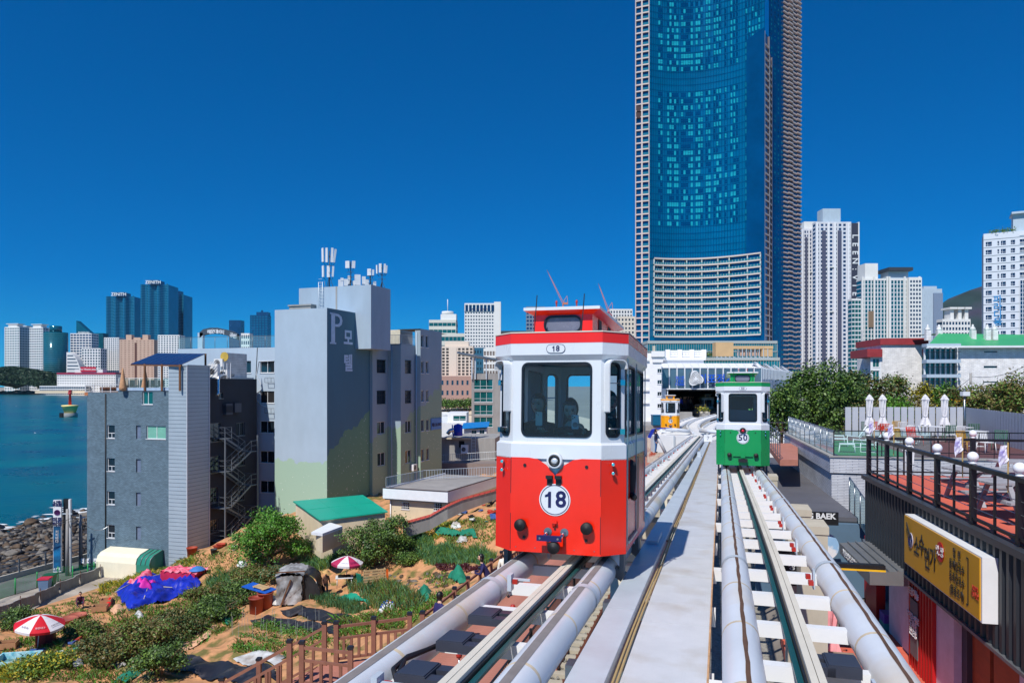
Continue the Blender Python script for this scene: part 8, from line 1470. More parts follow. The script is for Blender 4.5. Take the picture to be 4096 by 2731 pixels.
q = P(2655,1765,54); tt = thing('blue_canopy', 'bright blue fabric canopy with curved white post over the far boardwalk', 'canopy', q); b = MB(); b.grid([[(-1.1+i*.3,-.6+j*.4,1.0-.12*(i-4)**2*.12+(.0 if i else -.5)) for i in range(9)] for j in range(4)]); b.build('fabric', M('canopy_blue', (14,40,160), .6), tt); MB().tube([(-.7,0,.8),(-.3,0,.0),(.2,0,-1.0)], .12, 8).build('post', white, tt)
mw = thing('mural_wall', 'graffiti painted red and white wall by the far boardwalk', 'wall', P(2590,1850,60)); k = 60/F; MB().box(0,80*k,0,.3,0,105*k).build('wall', M('graffiti', (206,190,176), .8, var=.3, scale=1.5, col2=(170,70,50), thr=.52, soft=.04), mw)
th = thing('blue_tank', 'square teal water tank beside the white classical building', 'tank', P(2612,1700,70)); k = 70/F; MB().box(0,36*k,0,1,0,38*k).build('shell', M('tank_teal', (14,96,130), .4), th); MB().box(-1*k,37*k,-.05,1.05,38*k,41*k).build('lid', M('tank_teal2', (20,110,150), .4), th); MB().box(-28*k,50*k,.2,8,-22*k,-2*k).build('roof_slab', concg, th)
# ================================================================ right: terraces
def onz(px, py, z): Y = F*(CZ-z)/(py-PYH); return Vector(((px-PXC)/F*Y, Y, z))
RZ = -rad(13); CO = Vector((10.46, 21.4, 0)); cx_, cy_ = Vector((cos(RZ),sin(RZ),0)), Vector((-sin(RZ),cos(RZ),0)); DK = 17.38; Z1 = 15.45; ZG = 13.1
def loc_c(p): d = Vector((p.x,p.y,0))-CO; return d.dot(cx_), d.dot(cy_)
CF = Face(0,1,RZ+pi/2); CF.o = Vector((CO.x,CO.y))
def sy(px, x=0): CF.o = Vector((CO.x,CO.y))+Vector((cx_.x,cx_.y))*x; return CF.s(px)
black = M('sheet_black_metal', (44,48,54), .45, .2, var=.1, scale=1.5); redp = M('deck_red', (206,100,78), .75, var=.12, scale=3); 
ct = thing('container_building', 'dark ribbed metal building with red roof deck and yellow sign', 'building', (CO.x,CO.y,0), RZ); MB().box(0,9,-17,0,Z1,DK-.12).build('shell', black, ct)
rm = MB().add([(-.06,-.05,Z1),(-.06,.05,Z1),(0,.08,Z1),(0,-.08,Z1),(-.06,-.05,DK-.12),(-.06,.05,DK-.12),(0,.08,DK-.12),(0,-.08,DK-.12)], [(0,4,5,1),(1,5,6,2),(3,7,4,0)]).mesh('wall_rib', black)
for i in range(60): link('wall_rib', rm, ct, (0,-.15-i*.27,0))
MB().box(-.12,.06,-17,.1,DK-.14,DK-.02).build('edge_flashing', M('flashing', (70,74,80), .4, .3), ct); MB().box(-.1,.02,-17,.05,Z1-.06,Z1).build('soffit_trim', M('flashing2', (110,112,116), .4, .3), ct)
pk = MB().box(0,9,0,.14,DK-.1,DK).mesh('deck_plank', redp)
for i in range(112): link('deck_plank', pk, ct, (.06,-16.5+i*.147,0))
# ground floor shop fronts under the overhang
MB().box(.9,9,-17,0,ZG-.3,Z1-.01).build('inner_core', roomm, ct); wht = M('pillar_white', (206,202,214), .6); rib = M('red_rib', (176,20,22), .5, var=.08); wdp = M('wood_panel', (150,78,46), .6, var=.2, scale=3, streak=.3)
for px0, px1, m_, x_, nm in ((3556,3634,wht,.3,'pillar'),(3636,3735,rib,.15,'red_panel'),(3738,3815,wht,.2,'pillar'),(3818,3868,M('slate_panel',(60,62,72),.5),.35,'dark_panel'),(3888,3960,wdp,.45,'wood_panel'),(3975,4076,wdp,.45,'wood_panel'),(4078,4200,wht,.3,'pillar')):
    a, c = sy(px0,x_), sy(px1,x_); MB().box(x_,x_+.5,min(a,c),max(a,c),ZG,Z1-.07).build(nm, m_, ct)
    if m_ is rib:
        for i in range(9): MB().box(x_-.03,x_,min(a,c)+i*abs(c-a)/9,min(a,c)+(i+.5)*abs(c-a)/9,ZG,Z1-.07).build('panel_rib', rib, ct)
        text('포장가능', .22, white, ct, (x_-.05,max(a,c)-.5,Z1-.45), (pi/2,0,-pi/2), bold=.005); vb = MB().box(x_-.06,x_-.04,max(a,c)-.85,max(a,c)-.3,ZG+.4,Z1-.6).build('menu_board', M('menu_grey', (96,100,104), .6), ct); text('부르는대로\n도시락\n전문점', .2, white, ct, (x_-.08,max(a,c)-.58,ZG+1.15), (pi/2,0,-pi/2))
MB().box(.16,.4,sy(3505,.16),sy(3470,.16)+.4,ZG,Z1-.07).build('red_panel', rib, ct)
q = onz(3545,2470,ZG+.35); t_ = thing('carton_stack', 'violet and teal drink cartons stacked in the dark doorway', 'box', (q.x+.2,q.y,ZG), RZ); MB().box(-.3,.3,-.25,.25,0,.25).build('carton', M('carton_teal', (60,150,150), .6), t_); MB().box(-.3,.3,-.25,.25,.25,.5).build('carton', M('carton_violet', (96,60,160), .6), t_)
# yellow sign
a, c = sy(3624,-.25), sy(3934,-.25); ys = thing('yellow_sign', 'large yellow noodle shop sign board with bowl picture and Korean menu', 'sign', (CO.x,CO.y,0), RZ); zt_ = 17.02; zb_ = 15.88; MB().box(-.27,-.02,c,a,zb_,zt_).build('box', white, ys); MB().box(-.29,-.27,c+.06,a-.02,zb_+.03,zt_-.03).build('face', M('sign_yellow', (206,152,22), .45, var=.05, scale=2), ys); L_ = a-c; yy = lambda e: a-L_*e; RT = (pi/2,0,-pi/2); zc = (zt_+zb_)/2
for i, (ch, e, dz) in enumerate((('소',.21,-.02),('수',.29,.08),('면',.37,-.12),('가',.45,-.06))): text(ch, .5, dark, ys, (-.3,yy(e),zc+dz), RT, bold=.006, ext=.004, sx=.8)
MB().lathe([(.17,-.012),(.17,.0)], (0,0,0), 24, 'y', (1,1.0)).xform(Matrix.Translation((-.296,yy(.12),zc+.06)) @ Matrix.Rotation(-pi/2,4,'Z')).build('bowl', M('bowl_pale', (206,200,214), .5), ys)
for r_ in (.06,.09,.12,.15): ring(MB(), (0,0,0), r_-.006, r_, -.018, -.01, 24).xform(Matrix.Translation((-.296,yy(.12),zc+.06)) @ Matrix.Rotation(-pi/2,4,'Z')).build('noodle_ring', navy, ys)
for d_ in (0,.05): MB().bar((-.32,yy(.07)+.02,zc+.42-d_),(-.32,yy(.13),zc+.15-d_), .018).build('chopstick', dark, ys)
MB().lathe([(.2,-.01),(.2,0)], (0,0,0), 20, 'y').xform(Matrix.Translation((-.295,yy(.55),zc+.22)) @ Matrix.Rotation(-pi/2,4,'Z')).build('red_seal', M('seal_red', (190,24,30), .5), ys); text('맛.짱', .22, white, ys, (-.312,yy(.55),zc+.22), RT, ext=.003)
[text(q_, .21, dark, ys, (-.3,yy(.75),zc+.36-.24*i), RT, bold=.001, ext=.003, sx=.8) for i, q_ in enumerate(('밀  면','들깨칼국수','동죽칼국수','(물총조개)'))]; text('100%\n국내산', .13, redm, ys, (-.3,yy(.945),zc-.1), RT, ext=.004); b = MB().box(-.3,-.29,yy(.875),yy(.87),zc-.42,zc+.42).box(-.3,-.29,yy(.87),yy(.855),zc+.41,zc+.43).box(-.3,-.29,yy(.87),yy(.855),zc-.43,zc-.41); b.build('bracket_mark', dark, ys)
# awning
aw = thing('metal_awning', 'grey metal awning over the shop entrance beside the dark building', 'awning', (CO.x,CO.y,0), RZ); ya, yb = sy(3485), sy(3632); MB().add([(-.85,yb,Z1-.02),(0,yb,Z1+.06),(0,ya,Z1+.06),(-.85,ya,Z1-.02),(-.85,yb,Z1-.32),(0,yb,Z1-.3),(0,ya,Z1-.3),(-.85,ya,Z1-.32)], [(0,1,2,3),(7,6,5,4),(4,5,1,0),(7,4,0,3)]).build('roof', M('awning_grey', (120,122,124), .5, .3, var=.1), aw)
for i in range(1,4): x = -.85*i/4; MB().box(x-.015,x+.015,yb,ya,Z1+.0+.06*(1-i/4),Z1+.035+.06*(1-i/4)).build('seam', frame_g, aw)
text('겨울보양식 닭칼국수', .22, white, aw, (-.87,(ya+yb)/2+.3,Z1-.17), RT, ext=.004)
# railings of the red deck
def globe(parent, p): MB().lathe([(.05,0),(.07,.02),(.05,.05)], p, 12).build('lamp_neck', white, parent); MB().ball((p[0],p[1],p[2]+.14), .1, 16, 10).build('globe_lamp', M('globe_white', (236,238,242), .2), parent)
r1 = thing('deck_railing', 'black steel railing with white globe lamps along the yellow sign side', 'railing', (CO.x,CO.y,DK), RZ); r2 = thing('deck_railing', 'black steel railing with white globe lamps across the deck back', 'railing', (CO.x,CO.y,DK), RZ); bk_ = M('rail_black', (26,26,32), .4, .2)
for i in range(10):
    y = -.03-i*1.95; MB().box(.0,.1,y-.05,y+.05,0,1.06).build('post', bk_, r1); MB().box(.03,.07,y-1.0,y-.96,0,1.02).build('thin_post', bk_, r1)
    if i > 0: globe(r1, (.05,y,1.12))
MB().box(.0,.1,-18,.02,1.04,1.12).build('top_rail', bk_, r1); MB().box(.02,.08,-18,.0,.08,.13).build('bottom_rail', bk_, r1)
for z in (.3,.5,.72): MB().tube([(.05,-18,z),(.05,0,z)], .008, 4).build('cable', steel, r1)
for i in range(11): 
    x = .1+i*.9; MB().box(x-.02,x+.02,-.06,-.02,.0,1.05).build('thin_post', bk_, r2)
    if i in (3,6,9): MB().box(x-.06,x+.06,-.09,.01,0,1.1).build('post', bk_, r2); globe(r2, (x,-.04,1.1))
MB().box(.1,10,-.08,.0,1.02,1.09).build('top_rail', bk_, r2); MB().box(.1,10,-.06,-.02,.08,.12).build('bottom_rail', bk_, r2); globe(r1, (.05,-.03,1.12))
for i, (px,py) in enumerate(((3497,1735),(3603,1740),(3850,1830),(4032,1880))):
    y = sy(px,.05) if i > 1 else sy(3497 if i == 0 else 3575,.05); fl = thing('pennant', ['small white and violet flag at the deck corner','small white and violet flag on the second railing post','small white and violet flag above the yellow sign','small white and violet flag beside the picnic tables'][i], 'flag', (CO+cx_*.05+cy_*y+Vector((0,0,DK+1.1))), RZ+.4); MB().tube([(0,0,-.3),(0,0,.55)], .012, 5).build('staff', M('cane_tan', (190,160,100), .7), fl); b = MB(); b.grid([[(-.16*e/4,.03*sin(e*1.4+j),.5-.06*j-.04*e/4*j) for e in range(5)] for j in range(5)]); b.build('cloth', M('flag_cloth', (226,226,236), .8, var=.2, scale=9, col2=(150,140,210), thr=.55), fl)
def picnic(loc, rz, label):
    t_ = thing('picnic_table', label, 'picnic table', loc, rz, 'grey picnic tables on the red deck'); pw_ = M('picnic_grey', (156,154,158), .8, var=.2, scale=4)
    for i in range(5): MB().box(-.9,.9,-.36+i*.145,-.23+i*.145,.72,.76).build('top_board', pw_, t_)
    for s_ in (-1,1):
        for i in range(2): MB().box(-.9,.9,s_*.7-.13+i*.14,s_*.7-.01+i*.14,.42,.46).build('seat_board', pw_, t_)
        for x in (-.6,.6): MB().bar((x,s_*.3,.72),(x,s_*.72,0), .09,.05).build('leg', pw_, t_)
    for x in (-.6,.6): MB().box(x-.03,x+.03,-.85,.85,.34,.42).build('cross_bar', pw_, t_); MB().bar((x*.95,0,.38),(x*.3,0,.7), .06).build('brace', pw_, t_)
q = onz(3965,2010,DK); picnic((q.x,q.y,DK), RZ+.2, 'grey picnic table with attached benches nearest the deck railing'); q = onz(4130,1965,DK); picnic((q.x,q.y,DK), RZ+.2, 'grey picnic table half out of the railing corner'); q = onz(4120,2080,DK); picnic((q.x,q.y,DK), RZ+.2, 'grey picnic table casting its shadow near the flag')
# white brick building with terrace
wb = brickmat('white_long_brick', (206,208,214), (150,152,164), .45, .06, bump=.6, var=.12, ms=.01); BO = Vector((12.34,28,0)); TZ = 17.24; wt = thing('white_brick_building', 'white long brick building with furnished roof terrace and glass rail', 'building', (BO.x,BO.y,0), RZ-.01); BX, BY = Vector((cos(RZ-.01),sin(RZ-.01),0)), Vector((-sin(RZ-.01),cos(RZ-.01),0))
MB().box(-.06,20,-.06,.25,TZ-.62,TZ-.02).box(-.06,.25,.25,13.5,TZ-.62,TZ-.02).build('parapet', wb, wt); MB().box(0,20,0,13.5,ZG,TZ-.66).build('wall', wb, wt); MB().box(-.1,20,-.1,.3,TZ-.02,TZ+.04).box(-.1,.3,.3,13.5,TZ-.02,TZ+.04).build('coping', concg, wt)
MB().box(.25,20,.25,13.5,TZ-.3,TZ-.1).build('terrace_floor', M('terrace_brown', (96,62,62), .85, var=.1), wt); MB().box(.3,3.4,.3,10,TZ-.1,TZ-.085).build('green_carpet', M('turf_green', (22,110,56), .95, var=.15, scale=8, bump=.4), wt)
glassrail(wt, (.1,.1,TZ), (.1,13,TZ), 1.0, 9, steel); glassrail(wt, (.1,.1,TZ), (3.5,.1,TZ), 1.0, 2, frame_d); r3 = MB()
for i in range(30): r3.box(3.6+i*.5,3.62+i*.5,.1,.12,TZ,TZ+1.0)
r3.box(3.5,19,.09,.13,TZ+.98,TZ+1.02).box(3.5,19,.09,.13,TZ+.2,TZ+.23); r3.build('terrace_rail', bk_, wt)
fp = M('fence_panel', (190,194,202), .6, var=.05, scale=1); fa_ = P(3382,1651,41); fb = P(3857,1656,41)
fn = thing('panel_fence', 'tall pale panel fence closing the back of the terrace', 'fence', (fa_.x,41,TZ-.1)); n = 17; Lf = fb.x-fa_.x
for i in range(n): MB().box(Lf*i/n,Lf*(i+.82)/n,0,.05,0,1.62).build('fence_panel', fp, fn)
MB().box(0,Lf,.06,.1,.3,.36).box(0,Lf,.06,.1,1.2,1.26).build('fence_rail', dark, fn)
fn = thing('panel_fence', 'pale panel fence along the right side of the terrace', 'fence', (fb.x+.1,41,TZ-.1)); d_ = (P(4130,1690,30.5)-fb); d_.z = 0; n = 26
for i in range(n): p, q_ = d_*(i/n), d_*((i+.86)/n); MB().add([(p.x,p.y,0),(q_.x,q_.y,0),(q_.x,q_.y,1.6),(p.x,p.y,1.6),(p.x+.05,p.y+.05,0),(q_.x+.05,q_.y+.05,0),(q_.x+.05,q_.y+.05,1.6),(p.x+.05,p.y+.05,1.6)], [(0,1,2,3),(3,2,6,7),(7,6,5,4),(0,3,7,4)]).build('fence_panel', fp, fn)
# terrace furniture
TF = TZ-.1
def metalchair(px, py, col, label, rz):
    q = onz(px,py,TF); m_ = M('chair_%d_%d_%d' % col, col, .45, var=.05); t_ = thing('metal_chair', label, 'chair', q, rz, 'slatted terrace chairs'); 
    for i in range(6): MB().box(-.24,.24,-.24+i*.08,-.18+i*.08,.43,.45).build('seat_slat', m_, t_); MB().boxr((-.2+i*.08,.27,.66),(.045,.015,.38), Matrix.Rotation(-.18,3,'X')).build('back_slat', m_, t_)
    MB().tube([(-.25,.22,.44),(-.25,.3,.86),(.25,.3,.86),(.25,.22,.44)], .016, 6).build('back_frame', m_, t_)
    for x in (-.23,.23): MB().tube([(x*1.1,-.26,0),(x,-.22,.43)], .016, 6).build('leg', m_, t_); MB().tube([(x*1.1,.3,0),(x,.22,.43)], .016, 6).build('leg', m_, t_)
    return t_
cw, cr_, cy2, cgn = (226,226,226), (214,60,44), (196,150,50), (70,110,90)
for px, py, col, lb, rz in ((3467,1748,cgn,'green slatted chair by the first folded umbrella',2.6),(3514,1748,cr_,'red slatted chair between the first two umbrellas',2.8),(3550,1760,cr_,'red slatted chair turned sideways by the second umbrella',2.2),(3572,1745,cy2,'yellow slatted chair behind the turned red chair',3.3),(3600,1750,cw,'white slatted chair left of the yellow stool chair',3.1),(3628,1768,cw,'white slatted chair at the table by the fence middle',3.4),(3654,1738,cy2,'tilted yellow slatted chair near the fence',1.6),(3660,1782,cr_,'red slatted chair with its back to the deck railing',.2),(3612,1790,cy2,'yellow slatted chair half behind the deck railing',.6),(3797,1768,cgn,'dark green slatted chair right of the fourth umbrella',2.9),(3827,1772,cw,'white slatted chair beside the dark green chair',3.3),(3836,1735,cgn,'pale green slatted chair against the fence corner',3.0),(3866,1804,cy2,'yellow slatted chair with back to the railing',.3),(3914,1742,cr_,'red slatted chair at the right fence',3.6),(3890,1760,cgn,'light green slatted chair behind the yellow chair',2.8),(3945,1810,cw,'white slatted chair closest to the deck back railing',.1),(3998,1800,cgn,'green slatted chair alone at the right fence',-.8),(3700,1775,cw,'white folded chair leaning by the third umbrella',1.2)): metalchair(px,py,col,lb,rz)
for px, py, lb in ((3583,1768,'white square café table by the red chairs'),(3700,1758,'white café table under the third umbrella'),(3752,1762,'white café table left of the fourth umbrella'),(3850,1765,'white café table among the green chairs'),(3905,1785,'white café table by the white front chair'),(3640,1772,'white café table at the fence middle')):
    q = onz(px,py,TF); t_ = thing('cafe_table', lb, 'table', q, .2); MB().box(-.35,.35,-.35,.35,.7,.73).build('top', white, t_); MB().tube([(0,0,0),(0,0,.7)], .03, 8).build('column', white, t_); MB().box(-.22,.22,-.22,.22,0,.03).build('foot', white, t_)
fab = M('umbrella_canvas', (216,214,218), .85, var=.06, scale=4, bump=.2)
def folded(q, h, label, m_, base=.0, grp='folded terrace umbrellas'):
    t_ = thing('folded_umbrella', label, 'umbrella', q, 0, grp); MB().tube([(0,0,0),(0,0,h+.06)], .022, 8).build('pole', steel, t_); b = MB(); prof = [(.015,h+.03),(.1,h-.06),(.22,h-.26),(.17,h-.3),(.16,h-.65),(.12,h-1.0),(.1,h-1.12),(.14,h-1.2),(.23,h-1.45),(.27,h-1.6)]; nn = 14; rows = []
    for r_, z in prof: rows.append([(r_*(1-.42*(k % 2)*(z < h-.2))*cos(2*pi*k/nn+z*.6), r_*(1-.42*(k % 2)*(z < h-.2))*sin(2*pi*k/nn+z*.6), z+(.06*sin(k*2.1) if z < h-1.4 else 0)) for k in range(nn)]+[])
    for r_ in rows: r_.append(r_[0])
    b.grid(rows[::-1]); b.build('canopy', m_, t_); MB().lathe([(.11,h-1.14),(.11,h-1.08)], n=12).build('tie_band', m_, t_); MB().lathe([(.25,0),(.25,.05),(.05,.08)], n=14).build('foot', concg, t_)
for i, px in enumerate((3478,3530,3701,3778)): folded(onz(px,1758,TF), 2.35, ['folded white umbrella by the loungers','folded white umbrella by the red chairs','folded white umbrella at the fence middle','folded white umbrella near the fence corner'][i], fab)
folded(Vector((P(3636,1900,25).x,25,15.9)), 2.1, 'folded white umbrella standing in the passage below the terrace', fab); folded(onz(3325,2690,ZG), 2.0, 'folded pink umbrella on the lower red deck', M('umbrella_pink', (232,160,166), .85, var=.08, bump=.2))
lw_ = M('lounge_white', (222,226,226), .5, var=.05)
for i, (px,py) in enumerate(((3418,1772),(3444,1788),(3476,1808))):
    q = onz(px,py,TF); t_ = thing('lounge_chair', ['white mesh lounge chair farthest along the glass rail','white mesh lounge chair between its two twins','white mesh lounge chair beside the deck railing corner'][i], 'lounge chair', q, -2.0, 'white lounge chairs'); b = MB(); b.grid([[(x,-.3+.6*e if e < 1.01 else .3+.28*(e-1),.36-.04*e if e < 1.01 else .32+.6*(e-1)) for x in (-.28,0,.28)] for e in (0,.5,1,1.4,2)]); b.build('sling', lw_, t_); b = MB()
    for x in (-.29,.29): b.tube([(x,-.32,.37),(x,-.34,.02),(x,.35,.02),(x,.2,.33),(x,.58,.93)], .016, 6)
    b.tube([(-.29,.58,.93),(.29,.58,.93)], .016, 6); b.build('frame', lw_, t_)
for i, (px,py) in enumerate(((3350,1772),(3362,1786),(3388,1810))):
    q = onz(px,py,TF); t_ = thing('footstool', ['white wire footstool farthest along the glass rail','white wire footstool between its two twins','white wire footstool nearest the terrace corner'][i], 'footstool', q, -.4, 'white footstools'); MB().box(-.3,.3,-.24,.24,.36,.39).build('seat', lw_, t_)
    for x in (-.28,.28): MB().tube([(x,-.22,.36),(x*1.1,-.26,.01),(x*1.1,.26,.01),(x,.22,.36)], .016, 6).build('leg_loop', lw_, t_)
# passage below: glass stair rail, dark café roof, letters, café sign
gs = thing('glass_stair_rail', 'glass and steel stair rail against the white brick wall', 'railing', (0,0,0)); a_, c_ = P(3398,2020,24.8), P(3465,2080,22.3); glassrail(gs, (a_.x,a_.y,15.7), (c_.x,c_.y,15.3), 1.15, 3, steel)
ro = M('roof_dark_panel', (92,92,98), .6, var=.1, scale=1); dc_ = thing('cafe_block', 'dark flat roofed café row with standing letters beside the right track', 'building', (BO.x,BO.y,0), RZ-.01); MB().box(-2.3,0,-4.5,16,ZG,15.55).build('wall', M('cafe_dark', (52,56,62), .6), dc_)
for i in range(14): MB().box(-2.35,0,-4.5+i*1.44,-4.5+i*1.44+1.42,15.55,15.68).build('roof_panel', ro, dc_)
MB().box(-2.5,-2.34,-4.5,16,15.3,15.75).build('eave', dark, dc_)
for i, ch in enumerate('DONGBAEK'): text(ch, .62, dark, dc_, (-2.1,5.2-i*.72,16.1), (pi/2,0,-pi/2), bold=.02, ext=.06)
MB().box(-3.2,1.2,-4.75,-4.5,ZG-.2,15.5).build('blue_grey_wall', M('wall_bluegrey', (84,110,132), .8, var=.06), dc_)
for i in range(7): MB().box(-2.42,-2.36,8-i*2.0,8.9-i*2.0,13.3,15.2).build('shop_window', gl_dark, dc_)
q = P(3250,2045,17.2); cs_ = thing('cafe_sign', 'black café sign board with white letters reading G BAEK CAFE', 'sign', P(3292,2073,22.3), RZ+.05); MB().box(-.6,.45,0,.06,-.2,.2).build('board', dark, cs_); text('G BAEK', .24, white, cs_, (-.05,-.02,.07), bold=.008, ext=.004); text('CAFE', .15, white, cs_, (-.28,-.02,-.12), ext=.004)
q = P(3300,2185,22.6); rs = thing('round_mural_sign', 'round blue and white mural disc on the blue grey café wall', 'sign', q, RZ+.2); MB().lathe([(.42,-.03),(.42,0)], n=32, axis='y').build('disc', M('mural_blue', (150,190,226), .6, var=.1, scale=1.5, col2=(226,226,230), thr=.5, soft=.02), rs); MB().box(-.55,-.3,-.12,-.05,-.35,.3).build('menu_strip', dark, rs); text('옥\n수\n수', .15, white, rs, (-.42,-.13,0), ext=.003)
bd_ = thing('menu_board', 'black menu board with white lettering under the right track', 'sign', P(3200,2270,15.8), RZ); MB().box(-.5,.5,0,.05,-.4,.4).build('board', dark, bd_); text('메데도\n장인대', .18, white, bd_, (0,-.02,.1), ext=.003)
yn = thing('striped_awning', 'yellow and black awning strip with the number 24 at the shop', 'awning', P(3400,2262,17.2), RZ); MB().box(-.75,.75,-.1,.1,-.06,.06).build('valance', dark, yn); MB().box(-.75,.75,-.12,-.1,-.08,-.04).build('yellow_edge', M('awn_yellow', (230,180,30), .5), yn); text('24', .3, M('ink_pale', (170,176,180), .6), yn, (-.3,-.15,-.3), ext=.003)
sheet('lower_deck', 3, 22, 1.6, 6.8, ZG+.06, redp); sheet('shop_pavement', 22, 45, 2.2, 5, ZG+.05, paving)
it = thing('iron_fence', 'black wrought iron lattice fence on the lower deck', 'fence', onz(3180,2520,ZG+.06), RZ); barrail(it, (-.2,0,0), (1.9,.4,0), .9, 18, dark); b = MB()
for i in range(9): ring(b, (.1+i*.2,.02+i*.04,.45), .07, .085, -.01, .01, 10)
b.build('scrollwork', dark, it)
q = onz(3420,2720,ZG+.06); wt2 = thing('wooden_table', 'weathered wooden table on the lower deck under the pink umbrella', 'table', (q.x-.6,q.y,ZG+.06), RZ); MB().box(-.6,.6,-.35,.35,.5,.56).build('top', M('weathered_wood', (150,130,116), .8, var=.2), wt2)
for x in (-.5,.5):
    for y in (-.28,.28): MB().box(x-.04,x+.04,y-.04,y+.04,0,.5).build('leg', MATS['weathered_wood'], wt2)
t_ = thing('bare_tree', 'small bare branched tree behind the right track beams', 'tree', onz(3210,2480,ZG)); b = MB()
for i in range(26): a = random.uniform(0,6.3); e = random.uniform(.3,1.1); b.tube([(0,0,.9),(e*.4*cos(a),e*.4*sin(a),1.3),(e*cos(a),e*sin(a),1.5+random.uniform(-.2,.5))], [.03,.015,.005], 5, False)
b.tube([(0,0,0),(0,0,1.0)], [.06,.04], 6).build('branches', barkm, t_)
# brown side deck with wire rail by the track
sd = thing('side_deck', 'pink brown raised side deck with thin wire railing', 'deck', (0,0,0)); D4 = [onz(x,y,16.9) for x, y in ((3066,1772),(3190,1772),(3192,1838),(3120,1838))]; MB().add([*D4,*[q-Vector((0,0,.25)) for q in D4]], [(0,1,2,3)[::-1],(0,4,5,1)[::-1],(3,7,4,0)[::-1],(2,6,7,3)[::-1]]).build('floor', pinkdeck, sd)
for i in range(8): p = D4[0].lerp(D4[3], i/7); MB().tube([p,p+Vector((0,0,1.1))], .018, 5).build('rail_post', steel, sd)
for z in (.6,1.1): MB().tube([D4[0]+Vector((0,0,z)),D4[3]+Vector((0,0,z))], .012, 5).tube([D4[0]+Vector((0,0,z)),D4[1]+Vector((0,0,z))], .012, 5).build('rail_wire', steel, sd)
# ================================================================ right: trees, villas
def rtree(px, pyb, pyt, wpx, Y, label, m_, n, ls=.13, seed=0, k=9, dens=1):
    s_ = Y/F; p = P(px,pyb,Y); tree('broadleaf_tree', label, p, blobset(wpx*s_*1.05, (pyb-pyt)*s_*1.12, wpx*s_*.8, k, .15, seed), n, ls, m_, .2, group='trees behind the terrace')
rtree(3290,1800,1452,330,62,'large dark broadleaf tree behind the glass railed terrace',[lf_dark,lf_mid],17000,.13,1,12); rtree(3120,1790,1545,170,58,'leafy green tree right of the green capsule',[lf_mid,lf_dark],8000,.12,2); rtree(3450,1720,1500,200,66,'dark tree in front of the white brick villa',[lf_dark,lf_olive],7000,.13,3); rtree(3590,1720,1505,130,70,'open crowned tree before the white villa wall',[lf_mid,lf_olive],3800,.12,4); rtree(3690,1720,1540,75,64,'small yellowish green tree at the villa corner',[lf_yel,lf_olive],2200,.1,5,6); rtree(3765,1720,1545,90,64,'small fresh green tree at the balconied villa',[lf_mid,lf_bright],2600,.1,6,6); rtree(3590,1740,1590,110,56,'bright green round bush behind the panel fence',[lf_bright,lf_mid],3800,.1,7,7); rtree(3920,1760,1540,260,58,'broad olive brown thinly leafed tree behind the fence',[lf_olive,lf_mid],9000,.1,8,11); rtree(4080,1770,1490,240,52,'tall olive tree at the picture edge',[lf_olive,lf_mid],9000,.1,9,10); rtree(3760,1760,1620,200,55,'brown twiggy thicket behind the fence middle',[lf_olive,lf_olive],5000,.09,10,8); rtree(3470,1770,1600,170,57,'dry brown thicket between the dark trees',[lf_olive,lf_dark],4000,.09,11,8); rtree(3020,1800,1640,110,66,'low green tree behind the green capsule',[lf_mid,lf_bright],3500,.12,12,7)
vb = brickmat('villa_brick', (240,238,236), (200,198,200), .5, .16, bump=.5, var=.14); vr = M('villa_red_roof', (150,48,52), .6, var=.15, scale=1, bump=.2); vg = M('villa_green_roof', (64,160,106), .5, var=.06)
v1 = Bld('white_villa', 'white rough brick villa with dark red tiled roof', 'villa', 3524, 100, rad(-6), 10); t = v1.t; w = v1.f.s(3704); h = v1.z(3600,1379); MB().box(0,w,0,9,0,h).build('wall', vb, t); MB().box(-.2,w+.2,-.3,9,h,h+.9).build('roof', vr, t); xl = v1.f.s(3482); h2 = v1.z(3500,1428); ops = [(xl+.3,-.2,v1.z(3500,1468),v1.z(3500,1434)),(xl+.3,-.2,v1.z(3500,1530),v1.z(3500,1482))]; b = MB(); wallo(b, xl, 0, 0, h2, ops); b.build('bay_wall', white, t); [window(t, I4, o, 'slide', frame_w, gl_teal) for o in ops]; MB().box(xl-.6,0,-.5,6,h2,h2+1.1).build('bay_roof', vr, t); MB().box(v1.f.s(3528),v1.f.s(3572),2,6,h2,h-.6).build('penthouse', white, t); MB().box(v1.f.s(3526),v1.f.s(3574),1.8,6,h-.6,h+.1).build('penthouse_roof', vr, t)
v2 = Bld('white_villa', 'white rough brick villa with green roof and glazed balconies', 'villa', 3706, 92, rad(-4), 10); t = v2.t; w = v2.f.s(4300); xb_ = v2.f.s(3832); h = v2.z(3900,1386); ops = [v2.rect(3936,3990,1404,1409),v2.rect(3935,3990,1463,1471),v2.rect(3936,3990,1525,1530)]; b = MB(); wallo(b, xb_, w, 0, h, ops); b.build('wall', vb, t); [MB().quad((o[0],.12,o[2]),(o[1],.12,o[2]),(o[1],.12,o[3]),(o[0],.12,o[3])).build('slot_window', gl_dark, t) for o in ops]; MB().box(0,xb_,.6,1.2,0,h-.2).build('bay_core', gl_teal, t)
for y0, y1 in ((1438,1452),(1497,1510),(1375,1388)): MB().box(-.3,xb_,-.7,.6,v2.z(3770,y1),v2.z(3770,y0)).build('balcony_band', paleg, t)
for y0 in (1431,1490,1548): b = MB(); z = v2.z(3770,y0); [b.box(-.3+i*.14,-.28+i*.14,-.7,-.68,z-.1,z+.75) for i in range(int((xb_+.3)/.14))]; b.box(-.3,xb_,-.72,-.66,z+.72,z+.78); b.build('balcony_rail', frame_d, t)
for i in range(7): x = xb_*i/6; MB().box(x-.08,x+.08,.4,.62,0,h).build('bay_mullion', frame_w, t)
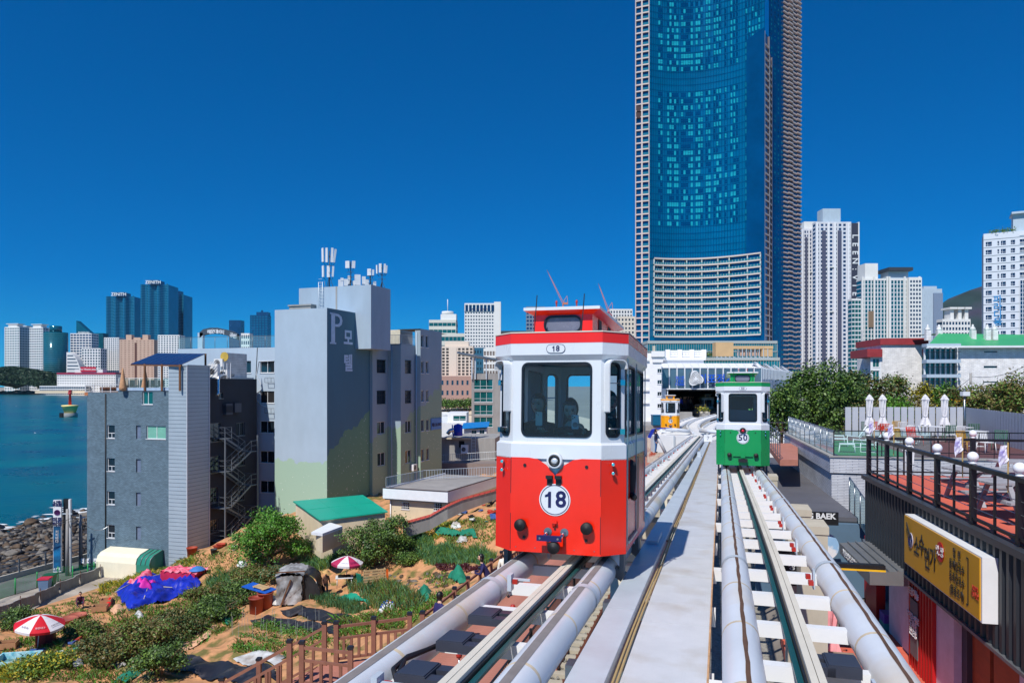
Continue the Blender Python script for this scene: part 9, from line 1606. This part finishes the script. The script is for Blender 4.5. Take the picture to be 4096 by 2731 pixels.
MB().add([(-.4,-.9,h),(w,-.9,h),(w,7,h+1.9),(1.5,7,h+1.9),(3,3,h+1.9)], [(0,1,2,4),(4,2,3)]).build('roof', vg, t); MB().box(-.4,w,-1.0,-.85,h-.18,h+.06).build('gutter', white, t)
for px in (3763,3810,4010,4040,3950): x = v2.f.s(px); b = MB().box(x-.3,x+.3,3,3.6,h+1,h+2.3).lathe([(.3,h+2.3),(.35,h+2.5),(.1,h+2.9),(.14,h+3.0),(0,h+3.1)], (x,3.3,0), 10); b.build('chimney', vb, t)
yb2 = thing('yellow_shed', 'yellow and dark roofed shed below the green roofed villa', 'shed', P(3800,1620,75)); k = 75/F; MB().box(0,100*k,0,3,0,50*k).build('wall', M('shed_yellow', (206,150,20), .7), yb2); MB().box(-6*k,105*k,-.5,3,50*k,58*k).build('roof', roomm, yb2)
for px, pyb, pyt, Y, lb, m_ in ((3883,1700,1492,66,'concrete utility pole in front of the green roofed villa',concg),(3858,1655,1555,42,'steel camera pole behind the terrace fence corner',steel)):
    p = P(px,pyb,Y); s_ = Y/F; t_ = thing('utility_pole', lb, 'pole', p); MB().lathe([(.15 if Y > 50 else .06,-2),(.11 if Y > 50 else .05,(pyb-pyt)*s_)], n=10).build('shaft', m_, t_); MB().box(-.2,.2,-.2,.1,(pyb-pyt)*s_*.72,(pyb-pyt)*s_*.72+.25).build('camera_box' if Y < 50 else 'insulator_box', white, t_)
bpy.data.scenes.remove(TMP)
wire(P(3883,1505,66), P(4200,1400,60), .8, 'pale overhead wire right of the utility pole', steel); wire(P(3883,1510,66), P(3780,1560,70), .3, 'short dark wire from the utility pole to the shed')
# ================================================================ thin sea haze over everything
hzm = bpy.data.materials.new('haze_air'); hzm.use_nodes = True; N, L = hzm.node_tree.nodes, hzm.node_tree.links; N.remove(N['Principled BSDF']); pv = N.new('ShaderNodeVolumePrincipled'); pv.inputs['Color'].default_value = (.45,.78,1,1); pv.inputs['Density'].default_value = 1.6e-5; pv.inputs['Anisotropy'].default_value = .0; L.new(pv.outputs[0], N['Material Output'].inputs['Volume'])
tag(MB().box(-7000,7000,-400,9500,-6,460).build('haze', hzm), 'thin pale sea haze hanging over the bay', kind='stuff')
